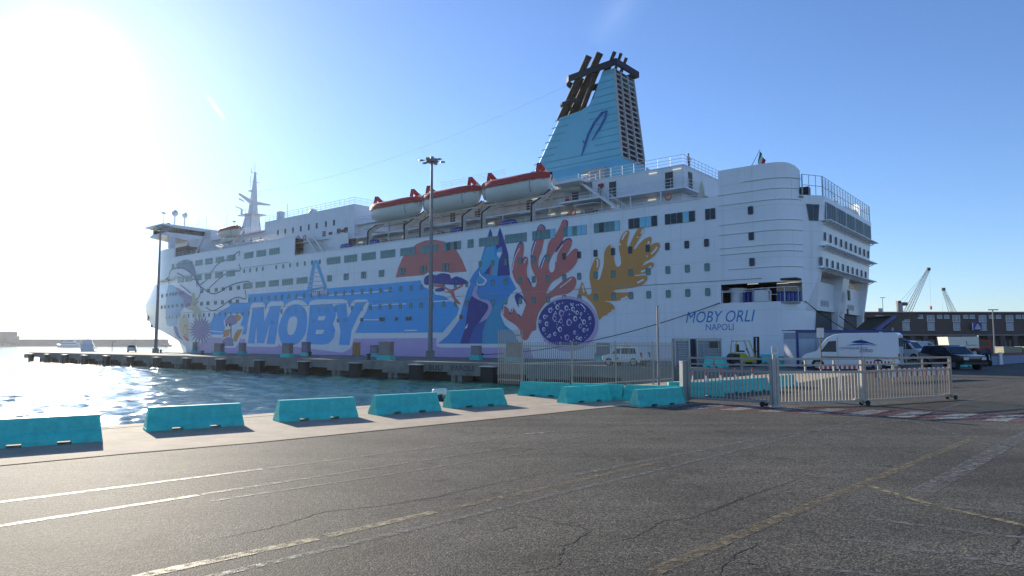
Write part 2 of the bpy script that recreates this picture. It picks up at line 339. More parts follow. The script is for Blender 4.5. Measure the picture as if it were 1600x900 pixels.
road = slab(land, 0.0, -4, 'asphalt_yard', M_ASPH)
ae = [(-34.0, -13.8), (-7.56, 10.39), (-6.30, 11.52), (-4.66, 12.77), (-2.21, 15.08), (0.9, 18.0), (3.48, 20.53), (5.46, 22.3), (9.5, 27.2), (15.0, 34.5), (20.5, 41.5)]
e0 = [QP(-35.0, 0.06), QP(tc_-2.0, 0.06)]
pav = [(p[0], p[1], 0.004) for p in ae]+[(e0[1].x, e0[1].y, 0.004), (e0[0].x, e0[0].y, 0.004)]
tr = geometry.tessellate_polygon([[Vector(p) for p in pav]])
MB().add(pav, [tuple(t) for t in tr]).build('quay_pavement', M_STRIP, kind='structure')
# dark joint with moss between asphalt and pavement
mb = MB()
for a, b in zip(ae[:-3], ae[1:-2]):
    n = max(1, int(math.dist(a, b)/0.7))
    for i in range(n):
        p = Vector((lerp(a[0], b[0], i/n), lerp(a[1], b[1], i/n), 0.008)); q = Vector((lerp(a[0], b[0], (i+1)/n), lerp(a[1], b[1], (i+1)/n), 0.008))
        w = random.uniform(0.02, 0.045); d = Vector((q.y-p.y, p.x-q.x, 0)).normalized()*w
        mb.add([p-d, q-d, q+d, p+d], [(0, 1, 2, 3)])
mb.build('pavement_joint', mat('joint_dirt', (0.03, 0.032, 0.014), 0.9, var=0.5, vscale=3), road, kind='structure')
# coping stones along the quay edge, each with its own joint
cope = mat('coping_concrete', (0.42, 0.345, 0.25), 0.85, var=0.3, vscale=2, bump=0.4)
cm = MB().box((0, 0, -0.03), (1.97, 0.55, 0.076)).mesh('coping_stone', cope)
qy = bpy.data.objects.new('quay_coping', None); COL.objects.link(qy); qy['kind'] = 'structure'
for i in range(-6, int(tc_/2)):
    p = QP(i*2.0+1, 0.27); obj('coping_stone', cm, qy, (p.x, p.y, random.uniform(0.0, 0.006)), (0, 0, math.atan2(QD.y, QD.x)+random.uniform(-0.004, 0.004)))

# painted markings
def paint(name, col, wear=0.5, vs=9):
    m = mat(name, col, 0.6, var=0); nt = m.node_tree; N = nt.nodes.new; L = nt.links.new; p = nt.nodes['Principled BSDF']
    tc = N('ShaderNodeTexCoord'); n = N('ShaderNodeTexNoise'); n.inputs['Scale'].default_value = vs; n.inputs['Detail'].default_value = 8; n.inputs['Roughness'].default_value = 0.75; L(tc.outputs['Object'], n.inputs['Vector'])
    r = N('ShaderNodeMapRange'); r.inputs[1].default_value = 0.62-wear*0.4; r.inputs[2].default_value = 0.82-wear*0.4; L(n.outputs['Fac'], r.inputs[0])
    v = N('ShaderNodeTexVoronoi'); v.inputs['Scale'].default_value = 75; L(tc.outputs['Object'], v.inputs['Vector'])
    b = N('ShaderNodeBump'); b.inputs['Strength'].default_value = 0.4; b.inputs['Distance'].default_value = 0.006; L(v.outputs['Distance'], b.inputs['Height']); L(b.outputs[0], p.inputs['Normal'])
    tb = N('ShaderNodeBsdfTransparent'); mx = N('ShaderNodeMixShader'); L(r.outputs[0], mx.inputs[0]); L(p.outputs[0], mx.inputs[1]); L(tb.outputs[0], mx.inputs[2])
    L(mx.outputs[0], nt.nodes['Material Output'].inputs['Surface']); return m
P_WHITE = paint('road_paint_white', (0.31, 0.30, 0.255), 0.46)
P_FADED = paint('road_paint_faded', (0.175, 0.165, 0.14), 0.6)
P_YEL = paint('road_paint_yellow', (0.32, 0.26, 0.12), 0.52)
P_YELF = paint('road_paint_yellow_faded', (0.22, 0.17, 0.085), 0.6)
P_RED = paint('road_paint_red', (0.19, 0.075, 0.058), 0.5)
def strip(name, pts, w, m, z=0.004):
    P = [Vector((p[0], p[1], z)) for p in pts]; L_, R_ = [], []
    for i, p in enumerate(P):
        t = (P[min(i+1, len(P)-1)]-P[max(i-1, 0)]).normalized(); d = Vector((-t.y, t.x, 0))*(w/2); L_.append(p+d); R_.append(p-d)
    n = len(P); return MB().add(L_+R_, [(i, i+1, n+i+1, n+i) for i in range(n-1)]).build(name, m, road, kind='structure')
def gl(*pts): return [G(*p) for p in pts]
for pts, w, m in (
    (gl((-80, 795), (0, 785), (410, 733)), 0.11, P_WHITE), (gl((415, 732.5), (600, 709), (917, 668), (1010, 656)), 0.10, P_FADED),
    (gl((-90, 836), (0, 822), (310, 774)), 0.11, P_WHITE), (gl((314, 773), (600, 729), (900, 684), (1080, 657)), 0.10, P_FADED),
    (gl((330, 783), (600, 743), (1080, 668)), 0.07, P_FADED),
    (gl((130, 925), (235, 897), (495, 842)), 0.13, P_YEL), (gl((510, 838), (680, 800)), 0.13, P_YEL), (gl((690, 798), (900, 752), (1030, 722)), 0.12, P_YELF),
    (gl((250, 920), (335, 900), (600, 838), (1100, 717), (1346, 655), (1476, 621)), 0.09, P_FADED), (gl((1476, 620), (1600, 598)), 0.16, P_FADED),
    (gl((900, 742), (1200, 683), (1427, 655), (1523, 623), (1640, 594)), 0.12, P_FADED),
    (gl((1020, 895), (1100, 860), (1235, 802), (1347, 757)), 0.14, P_YELF), (gl((1347, 757), (1450, 714), (1527, 683)), 0.14, P_YELF),
    (gl((1347, 756), (1460, 790), (1600, 821), (1700, 842)), 0.09, P_YEL),
    (gl((1440, 769), (1573, 695), (1640, 658)), 0.26, P_FADED), (gl((1433, 660), (1470, 672), (1517, 685), (1640, 710)), 0.10, P_FADED),
    (gl((1317, 842), (1450, 862), (1600, 885)), 0.10, P_FADED), (gl((1370, 812), (1480, 826), (1640, 846)), 0.10, P_FADED), (gl((1250, 884), (1353, 897), (1420, 906)), 0.08, P_FADED),
    (gl((1407, 786), (1500, 793), (1640, 806)), 0.12, P_FADED), (gl((820, 678), (860, 675)), 0.09, P_WHITE)):
    strip('lane_marking', pts, w, m)
za = Vector((11.24, 16.27, 0)); zs = Vector((-0.90, 0.435, 0)); zd = Vector((0.725, 0.69, 0))
pp = [za+zs*9-zd*0.12, za-zs*14-zd*0.12, za-zs*14+zd*2.2, za+zs*9+zd*2.2]
MB().add([(p.x, p.y, 0.004) for p in pp], [(0, 1, 2, 3)]).build('crossing_ground', P_RED, road, kind='structure')
for i in range(-12, 9):
    a = za+zs*i; h = zs.normalized()*0.25
    MB().add([(q.x, q.y, 0.008) for q in (a-h, a+h, a+h+zd*1.95, a-h+zd*1.95)], [(0, 1, 2, 3)]).build('crossing_stripe', P_WHITE, road, kind='structure')
M_CRACK = mat('crack_fill', (0.012, 0.012, 0.011), 0.9, var=0.2)
def crack(pts, w=0.013):
    out = []
    for a, b in zip(pts[:-1], pts[1:]):
        n = max(2, int((b-a).length/0.06))
        for i in range(n):
            q = a.lerp(b, i/n); out.append(q+Vector((random.gauss(0, 0.012), random.gauss(0, 0.012), 0)))
    out.append(pts[-1]); P = out; vs = []; n = len(P)
    for s_ in (1, -1):
        for i, p in enumerate(P):
            t = (P[min(i+1, n-1)]-P[max(i-1, 0)]).normalized(); d = Vector((-t.y, t.x, 0))*(w*random.uniform(0.25, 0.75)*s_*min(1, 0.25+4*min(i, n-1-i)/n)); vs.append((p.x+d.x, p.y+d.y, 0.003))
    MB().add(vs, [(i, i+1, n+i+1, n+i) for i in range(n-1)]).build('crack', M_CRACK, road, kind='structure')
ck = crop(600, 640, 2.6667); c4 = crop(1100, 600, 3)
for pts in (ck((540, 690), (720, 655), (750, 570), (855, 510), (820, 490), (680, 462), (490, 430)), ck((930, 555), (1040, 535), (1160, 465), (1290, 450), (1550, 350)),
            c4((70, 895), (110, 820), (260, 745)), c4((0, 600), (240, 515), (480, 432)), c4((1440, 790), (1480, 700), (1500, 650)), ck((20, 400), (200, 368), (400, 322), (720, 255)),
            crop(0, 640, 2.2857)((760, 465), (1000, 415), (1160, 365), (1350, 345), (1600, 305)), ck((490, 505), (555, 487)), ck((1500, 640), (1565, 648)), c4((190, 840), (260, 850))):
    crack([G(*p) for p in pts])

# the pier: paving, concrete beam, open piles, dark block painting the unlit recess behind
pier = slab([SW(13, PE+0.0), SW(172, PE), SW(172, 66.9), SW(13, 66.9)], -0.002, -0.95, 'pier', M_CONC)
pv = [SW(13, PE+0.9, 0.006), SW(171.5, PE+0.9, 0.006), SW(171.5, 66.7, 0.006), SW(13, 66.7, 0.006)]
MB().add(pv, [(0, 1, 2, 3)]).build('pier_paving', M_PIERTOP, pier, kind='structure')
MB().prism([SW(13, PE+1.6, -3.5), SW(170.5, PE+1.6, -3.5), SW(170.5, 66.0, -3.5), SW(13, 66.0, -3.5)], (0, 0, 2.6)).build('unlit_recess_block', M_DARK, pier, kind='structure')
piles = [56.2, 46.9, 37.2, 27.6]+[56.2+9.75*k for k in range(1, 12)]
for s in piles:
    for d in (-0.45, 0.45):
        MB().prism([SW(s+d-0.28, PE+0.05, -3.5), SW(s+d+0.28, PE+0.05, -3.5), SW(s+d+0.28, PE+1.7, -3.5), SW(s+d-0.28, PE+1.7, -3.5)], (0, 0, 2.6)).build('pile', M_CONC, pier, kind='structure')
for s in [22.9, 32.6]+[42.4+9.75*k for k in range(0, 14)]:   # deeper wall panels hang between the openings
    MB().prism([SW(s+1.0, PE-0.06, -1.25), SW(s+5.6, PE-0.06, -1.25), SW(s+5.6, PE+0.6, -1.25), SW(s+1.0, PE+0.6, -1.25)], (0, 0, 0.9)).build('wall_panel', M_CONC, pier, kind='structure')
M_SUNCAP = mat('fender_sunlit_cap', (0.55, 0.53, 0.5), 0.5, var=0.1)  # pale tone paints the sunlight on the fender tops
FEND = ['black rubber fender block nearest the picket fence, below the painted blue ball', 'black rubber fender block below the foot of the painted mountain', 'black rubber fender block right of the tall lamp mast in the middle', 'black rubber fender block left of the tall lamp mast in the middle']+['black rubber fender block below %s' % q for q in ('the large beige cabinet', 'the last letter of the big word', 'the second half of the big word', 'the first letter of the big word', 'the parasol painting', 'the purple urchin painting')]+['small fender block by the foot of the left lamp mast', 'small fender block below the white hatchback', 'small fender block below the pilot boat', 'outermost small fender block at the tip of the pier']
for k, s in enumerate([42.4+9.75*k for k in range(0, 14)]):
    p = SW(s, PE-0.34); f = thing('dock_fender', FEND[k], 'fender', (p.x, p.y, -0.3), ROTZ, 'rubber fenders along the pier face')
    MB().box((0, 0, -0.85), (1.5, 0.62, 1.6)).build('rubber_block', M_RUBBER, f)
    MB().box((0, -0.05, 0.0), (1.6, 0.8, 0.09)).build('sunlit_cap', M_SUNCAP, f)
    MB().box((0, 0.33, -0.5), (1.9, 0.08, 0.5)).build('mounting_plate', M_STEEL, f)

# ------------------------------------------------------------ the ferry
BEAM = 28.4
def interp(x, pts):
    if x <= pts[0][0]: return pts[0][1]
    for (a, u), (b, v) in zip(pts[:-1], pts[1:]):
        if x <= b: return lerp(u, v, (x-a)/(b-a))
    return pts[-1][1]
def tipz(z): return interp(z, [(-2.5, 172), (0, 174.5), (1.7, 183), (4, 187.5), (6, 190.6), (9, 194.8), (11.5, 196.5), (13.5, 193.5), (15.8, 190.5)])
def hullb(s, z):                     # inset of the plating from the flat side, above the knuckle
    if z > 15.8: return 14.2*min(1, max(0, (s-148)/26))**3
    return 14.2*min(1, max(0, (s-140)/(tipz(z)-140)))**2
def artpt(px, py, lim=171):
    b = 0.0
    for _ in range(40):
        s, z = plane(px, py, b); s = min(s, lim); b = 0.5*b+0.5*hullb(s, z)
    return s, z, b
ferry = thing('ferry', 'big white passenger ferry with sea murals and a light blue funnel', 'ferry',
              Wd(100, 0, 0), ROTZ)
def P(*a): return Vector(S(*a))
# shell plating
ZR = [-2.5, -2.0, -0.5, 1.5, 3.5, 5.9, 7.8, 9.6, 11.5, 13.5, 15.8]
cols = [23.6, 28.15]+[30+6*i for i in range(18)]+[138]; TB = [0, .03, .07, .11, .15, .2, .25, .3, .36, .43, .5, .58, .66, .74, .82, .9, .95, 1.0]
def zk(t): return interp(t, [(0, -0.5), (.07, 1.4), (.15, 2.5), (.3, 3.6), (.5, 5.2), (1, 6.5)])
def colpts(c, t=None):
    out = []
    for i, z in enumerate(ZR):
        if t is None: out.append((c, 0.0, z)); continue
        k = zk(t)
        if i == 0: sub = [(0.0, -2.5), (0.45, None), (0.8, None)]
        zz = z if z >= 9.6 else k+(z+0.5)*(9.6-k)/10.1
        if i == 0:
            zz = -2.5; s = 138+(172-138)*t; b = 14.2*min(1, max(0, (s-142)/30)) if t < 1 else 14.2
            out.append((s, b, zz)); continue
        s = 138+(tipz(zz)-138)*t; out.append((s, hullb(s, zz) if t < 1 else 14.2, zz))
        if i == 1:
            zz = k-0.3*(k+2.5); s = 138+(178-138)*t; out[-1] = (s, 14.2*min(1, max(0, (s-143)/35)) if t < 1 else 14.2, zz)
        if i == 2: out[-1] = (s, hullb(s, max(zz, 0)) if t < 1 else 14.2, zz)
    return out
C_ = [colpts(c) for c in cols]+[colpts(None, t) for t in TB[1:]]
mb = MB(); n = len(ZR)
for side in (0, 1):
    vs = []
    for c in C_: vs += [S(s, b if not side else BEAM-b, z) for s, b, z in c]
    fs = []
    for i in range(len(C_)-1):
        for j in range(n-1):
            if not side and i == 0 and ZR[j] == 5.9: continue
            fs.append((i*n+j, i*n+j+1, (i+1)*n+j+1, (i+1)*n+j))
    mb.add(vs, fs)
hull = mb.build('hull', M_HULL, ferry, smooth=True)
# forecastle deck
mb = MB(); prev = None
for t in TB[1:]:
    s = 138+(190.5-138)*t; b = hullb(s, 15.8) if t < 1 else 14.15; cur = (S(s, b+.02, 15.0), S(s, BEAM-b-.02, 15.0))
    if prev: mb.add([prev[0], prev[1], cur[1], cur[0]], [(0, 1, 2, 3)])
    prev = cur
mb.build('forecastle_deck', M_CREAM, ferry)
# upper side, forward house front
def upside(s0, s1, z0, z1, nm, front=False):
    m = MB(); ss = [lerp(s0, s1, i/14) for i in range(15)]
    for side in (0, 1):
        vs = []
        for s in ss:
            b = hullb(s, 16.5)
            for z, dd in ((z0, 0), (z1, 0), (z1, 0.14), (z0, 0.14)): vs.append(S(s, (b+dd) if not side else BEAM-b-dd, z))
        fs = []
        for i in range(14): fs += [(i*4+j, i*4+(j+1) % 4, (i+1)*4+(j+1) % 4, (i+1)*4+j) for j in range(4)]
        fs += [(0, 1, 2, 3), (56, 57, 58, 59)]; m.add(vs, fs)
    return m.build(nm, M_HULL, ferry, smooth=True)
upside(23.6, 104.6, 15.803, 17.0, 'bulwark'); upside(104.6, 150, 15.803, 20.3, 'upper_side'); upside(150, 173.9, 15.803, 22.5, 'house_front')
mb = MB()
mb.span(S(30.0, -0.10, 16.98), S(104.4, 0.2, 17.08)); mb.span(S(104.8, -0.06, 20.30), S(150, 0.2, 20.38)); mb.build('cap_rail', M_WHITE, ferry)
mb = MB()
for z, a, b in ((8.22, 24, 150), (16.0, 106, 150)): mb.span(S(a, -0.06, z-0.035), S(b, -0.001, z+0.035))
mb.build('rubbing_strake', M_FRAME, hull)
# stern: rounded corner, chamfer, transom
def st(z): return interp(z, [(-2.5, 21.0), (5, 20.3), (9, 19.6), (16.5, 19.05)])
zs_ = [-2.5, 1.5, 5.9, 7.8, 9.1, 11.4, 13.9, 16.5, 17.0, 18.4]
ths = [0, 12, 24, 36, 48, 60, 70, 75]
for side in (0, 1):
    mb = MB(); vs = []; fs = []
    for th in ths:
        a = R(th); s = 23.6-3*math.sin(a); b = 3-3*math.cos(a)
        top = 19.65-0.75*max(0, (th-35)/40)**2
        for z in zs_+[top]: vs.append(S(s, b if not side else BEAM-b, z))
    m = len(zs_)+1
    for i in range(len(ths)-1):
        for j in range(m-1):
            if not side and zs_[j] == 5.9 and i < 6: continue
            fs.append((i*m+j, i*m+j+1, (i+1)*m+j+1, (i+1)*m+j))
    mb.add(vs, fs)
    # thickness seen above the bulwark, and the flat wing forward of the corner
    y0, y1 = (0.0, 0.3) if not side else (BEAM-0.3, BEAM)
    mb.span(S(28.2, y0+0.0005, 17.003), S(23.6, y1, 19.65))
    mb.build('stern_quarter', M_HULL, ferry, smooth=True)
mb = MB()
for side in (0, 1):
    f = (lambda b: b) if not side else (lambda b: BEAM-b)
    vs = []; zz = [-2.5, 5, 9, 16.5]
    for z in zz: vs += [S(20.702, f(2.224), z), S(st(z), f(4.2), z)]
    mb.add(vs, [(2*i, 2*i+1, 2*i+3, 2*i+2) for i in range(3)])
for a, b in ((4.2, 4.62), (12.8, 15.3), (23.7, 24.2)):          # door pillars
    vs = []
    for z in (-2.5, 5, 9.12): vs += [S(st(z), a, z), S(st(z), b, z), S(24, b, z), S(24, a, z)]
    mb.loft([vs[0:4], vs[4:8], vs[8:12]])
vs = [S(st(9.1), 4.2, 9.1), S(st(9.1), 24.2, 9.1), S(st(16.5), 24.2, 16.5), S(st(16.5), 4.2, 16.5)]
mb.prism(vs, (-0.3, 0, 0)); mb.build('transom', M_HULL, ferry)
mb = MB()
for z in (9.25, 11.45, 13.95):
    mb.span(S(st(z)-0.75, 3.9, z), S(st(z)+0.1, 24.9, z+0.10))
    for b in [4+0.95*i for i in range(22)]: mb.beam(P(st(z)-0.7, b, z), P(st(z)-0.02, b, z-0.35), 0.05, 0.08)
mb.build('transom_ledge', M_WHITE, ferry)
for z, e in ((18.09, 25.8), (17.04, 28.3), (15.95, 28.2), (13.93, 28.2), (12.9, 28.2), (11.5, 28.2), (10.85, 28.2), (9.3, 27.4)):
    mb = MB(); ring0, ring1 = [], []
    pts = [(e, 0)]+[(23.6-3*math.sin(R(t)), 3-3*math.cos(R(t))) for t in range(0, 76, 15)]
    rings = []
    for i, (s, b) in enumerate(pts):
        a = max(0, 15*(i-1)); ds, db = -math.sin(R(a)), -math.cos(R(a))
        rings.append([S(s, b, z-0.06), S(s+ds*0.10, b+db*0.10, z+0.0), S(s+ds*0.10, b+db*0.10, z+0.03), S(s, b, z+0.06)])
    mb.loft(rings); mb.build('stern_ledge', M_WHITE, hull)
# vehicle doors and decks inside the transom
for a, b, br in ((4.62, 12.8, 10.2), (15.3, 23.7, 21.0)):
    mb = MB(); mb.span(S(20.65, a+.02, 5.45), S(20.9, b-.02, 8.2)); mb.span(S(20.6, a+.02, 5.2), S(21.2, b-.02, 5.42))
    door = mb.build('ramp_door', M_WHITE, ferry)
    m2 = MB()
    for i in range(6): m2.lathe([(0.001, 0), (0.3, 0)], n=10); 
    m2 = MB()
    for i in range(6):
        c = P(20.63, a+3.1+i*0.52, 6.0); m2.add([(c.x, c.y+0.16*math.cos(k*math.pi/5), c.z+0.38*math.sin(k*math.pi/5)) for k in range(10)], [tuple(range(10))])
    m2.build('lashing_hole', M_FRAME, door)
    mb = MB(); mb.span(S(21.0, a+.02, -2.4), S(21.2, b-.02, 5.19)); mb.build('dark_opening_panel', mat('opening_dark_grey', (0.10, 0.095, 0.095), 0.8), ferry)  # added dark panel, its colour painting the unlit garage opening
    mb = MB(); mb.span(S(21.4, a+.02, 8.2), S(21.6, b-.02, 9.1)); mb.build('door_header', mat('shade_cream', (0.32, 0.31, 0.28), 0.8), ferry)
    mb = MB()
    for i in range(int((b-a-.4)/0.55)): mb.beam(P(20.9, a+0.3+i*0.55, 8.2), P(21.2, a+0.3+i*0.55, 9.05), 0.16, 0.12)
    mb.build('door_comb', M_WHITE, ferry)
mb = MB(); mb.span(S(19.4, 13.2, 6.5), S(19.3, 14.0, 7.6)); mb.span(S(19.5, 13.4, 5.0), S(19.6, 13.9, 5.6)); mb.build('pillar_hatch', M_BLACK, ferry)
# mooring deck behind the quarter opening
mb = MB(); mb.span(S(20.9, 0.3, 5.70), S(28.6, 8, 5.88)); mb.build('mooring_deck', M_CREAM, ferry)
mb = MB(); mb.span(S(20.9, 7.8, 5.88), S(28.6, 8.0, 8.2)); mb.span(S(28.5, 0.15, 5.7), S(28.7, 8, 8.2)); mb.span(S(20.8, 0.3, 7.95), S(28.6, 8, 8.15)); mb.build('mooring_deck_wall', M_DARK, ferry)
for s, b in ((26.2, 2.0), (23.6, 3.2), (22.3, 2.6), (21.8, 4.5)):
    MB().span(S(s, b, 7.86), S(s-1.1, b+0.12, 7.93)).build('deck_light', M_LIGHT, ferry)
MB().lathe([(0.001, 0), (0.9, 0), (0.9, 0.15), (0.75, 0.2), (0.75, 1.35), (0.9, 1.4), (0.9, 1.55), (0.001, 1.55)], S(27.0, 1.5, 5.89), 20).build('mooring_drum', M_WHITE, ferry, smooth=True)
rl = MB().lathe([(0.001, 0), (0.19, 0), (0.15, 0.1), (0.15, 0.8), (0.2, 0.9), (0.2, 1.0), (0.001, 1.0)], n=10).mesh('fairlead_roller', mat('blue_enamel', (0.02, 0.05, 0.28), 0.5, var=0.15))
for s, b in ((25.9, .35), (25.5, .35), (25.1, .35), (22.6, 0.55), (22.25, 0.65), (21.9, 0.95), (21.6, 1.2), (21.3, 1.5), (21.05, 1.8)): obj('fairlead_roller', rl, ferry, S(s, b, 5.9))
mb = MB(); mb.span(S(24.9, 0.12, 5.95), S(22.6, 0.2, 7.05))
for z in (6.2, 6.45, 6.7, 6.95): mb.span(S(24.9, 0.06, z), S(23.9, 0.12, z+0.06))
mb = MB().span(S(24.9, 0.3, 5.95), S(23.55, 0.4, 7.1)); 
for z in (6.15, 6.4, 6.65, 6.9): mb.span(S(24.9, 0.24, z), S(23.55, 0.3, z+0.05))
mb.build('white_louver_box', M_WHITE, ferry)
mb = MB(); mb.tube([P(28.1, 0.0, 7.1), P(23.6, 0.0, 7.25), P(22.1, 0.4, 7.3), P(21.0, 1.35, 7.32)], 0.035)
mb.tube([P(28.3, -0.1, 7.0), P(25, -0.02, 7.0)], 0.03); mb.tube([P(23.4, 0.1, 6.6), P(22.6, 0.3, 6.6)], 0.03)
for s, b in ((28.05, 0.02), (24.9, 0), (23.4, 0.0), (22.0, 0.45), (21.0, 1.4)): mb.tube([P(s, b, 5.9), P(s, b, 7.25)], 0.03)
mb.build('mooring_rail', M_WHITE, ferry)
MB().tube([P(23.35, 0.35, 5.9), P(23.3, 0.35, 6.9), P(23.45, 0.35, 7.1), P(23.75, 0.35, 7.05)], 0.11, 8).build('vent_pipe', mat('pink_white', (0.62, 0.5, 0.5), 0.5), ferry, smooth=True)
MB().ball(S(24.2, 0.5, 7.25), 0.16, 8, 6).build('orange_float', M_ORANGE, ferry, smooth=True)

# decks
mb = MB(); mb.span(S(20.5, 1.9, 16.2), S(104.5, BEAM-1.9, 16.35)); mb.span(S(23.7, 0.15, 16.21), S(104.4, 2.0, 16.36)); mb.build('promenade_deck', M_CREAM, ferry)
mb = MB(); mb.span(S(104.5, 0.15, 20.0), S(152, BEAM-0.15, 20.15)); mb.build('forward_deck', M_CREAM, ferry)
mb = MB(); mb.span(S(34.2, 4.2, 16.36), S(104.6, 24.2, 19.0)); mb.build('promenade_house', M_WHITE, ferry)
mb = MB(); mb.span(S(33.0, 2.3, 19.0), S(97.0, 26.1, 19.2)); mb.build('boat_deck', M_WHITE, ferry)
mb = MB(); mb.span(S(33.4, 3.0, 19.2), S(45.5, 25.4, 21.75)); mb.span(S(45.5, 5.2, 19.2), S(94, 23.2, 21.75)); mb.build('boat_deck_house', M_WHITE, ferry)
mb = MB(); mb.span(S(33.35, 2.95, 21.75), S(46, 25.45, 21.87)); mb.span(S(46, 4.4, 21.75), S(93.4, 24.0, 21.88)); mb.build('top_deck', M_WHITE, ferry)
mb = MB(); mb.span(S(93.4, 4.0, 19.2), S(121, 24.4, 25.3)); mb.build('forward_house', M_WHITE, ferry)
mb = MB(); mb.span(S(121, 7.0, 20.15), S(148, 21.4, 24.3)); mb.span(S(121, 6.4, 24.3), S(148, 22, 24.5)); mb.build('sun_deck_house', M_WHITE, ferry)
mb = MB(); mb.span(S(97.0, 1.2, 19.35), S(118, 4, 19.5)); mb.build('side_gallery', M_WHITE, ferry)
# bridge with its open wings
mb = MB(); mb.span(S(146, 3.4, 20.15), S(160, BEAM-3.4, 24.4)); mb.build('bridge_house', M_WHITE, ferry)
br = MB()
for side in (0, 1):
    f = (lambda b: b) if not side else (lambda b: BEAM-b)
    br.prism([S(150.6, f(-2.0), 25.05), S(150.6, f(3.4), 24.35), S(150.6, f(14.2), 24.35), S(150.6, f(14.2), 25.75), S(150.6, f(-1.5), 25.75)], (-7.0, 0, 0))
br.span(S(148, 7, 24.5), S(157.6, BEAM-7, 26.9)); br = br.build('bridge', M_WHITE, ferry)
mb = MB(); mb.prism([S(150.0, -2.8, 27.15), S(150.0, 0.5, 26.75), S(150.0, BEAM-0.5, 26.75), S(150.0, BEAM+2.8, 27.15), S(150.0, BEAM+2.6, 27.4), S(150.0, -2.6, 27.4)], (-8.2, 0, 0)); mb.build('bridge_roof', M_WHITE, ferry)
mb = MB(); mb.span(S(157.3, -1.3, 25.75), S(157.5, BEAM+1.3, 26.8)); mb.build('bridge_window', M_DARKGLASS, br)
mb = MB()
for i in range(9): mb.span(S(150.75, -1.2+i*0.95, 25.75), S(150.85, -1.1+i*0.95, 26.85))
mb.build('wing_mullion', M_FRAME, br)
mb = MB(); mb.span(S(150.7, 3.0, 25.75), S(150.76, 7.0, 26.7)); mb.build('wing_window', M_DARKGLASS, br)
mb = MB(); mb.span(S(151.6, -0.6, 22.4), S(150.7, 0.5, 25.3)); mb.build('wing_column', M_WHITE, ferry)
# mast
mb = MB()
def rect(s, b, z, ls, lb): return [S(s-ls, b-lb, z), S(s+ls, b-lb, z), S(s+ls, b+lb, z), S(s-ls, b+lb, z)]
mb.loft([rect(143.9, 14.2, 24.4, 2.7, 1.5), rect(143.8, 14.2, 28.0, 2.0, 1.2), rect(143.5, 14.2, 30.6, 1.5, 0.9)])
mb.loft([rect(143.3, 14.2, 30.6, 0.95, 0.75), rect(143.2, 14.2, 33.6, 0.72, 0.55), rect(142.9, 14.2, 37.6, 0.38, 0.33), rect(142.8, 14.2, 40.6, 0.14, 0.14)])
mast = mb.build('mast', M_WHITE, ferry)
MB().span(S(140.6, 12.2, 30.6), S(146.2, 16.0, 30.8)).build('mast_platform', M_WHITE, mast)
mb = MB(); mb.prism([S(143.3, 14.6, 33.9), S(143.3, 14.6, 33.1), S(143.3, 18.2, 33.55), S(143.3, 18.2, 33.75)], (0.7, 0, 0))
mb.prism([S(143.3, 13.8, 33.9), S(143.3, 13.8, 33.0), S(143.3, 10.6, 34.9), S(143.3, 10.6, 35.1)], (0.7, 0, 0)); mb.build('crossarm', M_WHITE, mast)
mb = MB(); mb.tube([P(143, 13.2, 38.4), P(143, 15.6, 38.4)], 0.06); mb.tube([P(143, 13.2, 37), P(143, 13.2, 39.6)], 0.05); mb.tube([P(143, 14.2, 40.2), P(143, 14.2, 42.6)], 0.05)
mb.tube([P(143, 13.3, 40.4), P(143, 15.1, 40.4)], 0.06); mb.tube([P(143, 13.4, 40.0), P(143, 13.4, 41.3)], 0.05); mb.prism([S(143, 13.8, 36.6), S(143, 12.3, 35.9), S(143, 13.8, 35.9)], (0.4, 0, 0)); mb.tube([P(143.2, 14.8, 34.9), P(143.2, 16.2, 36.3)], 0.03); mb.build('signal_yard', M_WHITE, mast)
mb = MB(); mb.beam(P(145.4, 11.2, 32.5), P(145.4, 14.0, 31.9), 0.25, 0.2); mb.tube([P(145.4, 12.7, 30.8), P(145.4, 12.7, 32.2)], 0.25); mb.tube([P(144.3, 11.4, 34.2), P(144.3, 12.6, 33.8)], 0.2); mb.build('radar', M_WHITE, mast)
# domes, lamps and whip aerials
for s, b, z, r in ((154.6, 2.0, 30.75, 0.66), (154.6, 4.2, 30.6, 0.58)):
    mb = MB(); mb.ball(S(s, b, z), r, 14, 10, 1.15); d = mb.build('radome', M_WHITE, ferry, smooth=True); MB().tube([P(s, b, 27.4), P(s, b, z-r)], 0.13).build('radome_post', M_WHITE, d)
mb = MB(); c = P(72.5, 10, 24.9); mb.lathe([(0.9, -3), (1.0, 0), (0.98, .35), (0.85, .7), (0.55, .95), (0.001, 1.08)], c, 16); mb.build('satellite_dome', M_WHITE, ferry, smooth=True)
mb = MB(); mb.lathe([(0.8, -0.2), (0.8, 0.1), (0.6, .5), (0.001, .72)], P(106.5, 4.9, 25.5), 14); mb.build('satellite_dome', M_WHITE, ferry, smooth=True)
mb = MB()
for s, b, z0, z1 in ((154.3, -0.6, 27.4, 30.3), (152, 6, 27.3, 29.6), (151, 7.4, 27.3, 30.2), (146, 9, 24.5, 28.5), (143, 8, 24.5, 30), (134, 7.2, 24.5, 29.5), (139, 7.5, 24.5, 27.8), (137, 8.5, 24.5, 28.0), (131.5, 7, 24.5, 30.5), (115, 5, 25.3, 28.2), (128, 7, 24.5, 26.5)): MB().tube([P(s, b, z0), P(s, b, z1)], 0.04, 5).build('whip_aerial', M_FRAME, ferry)
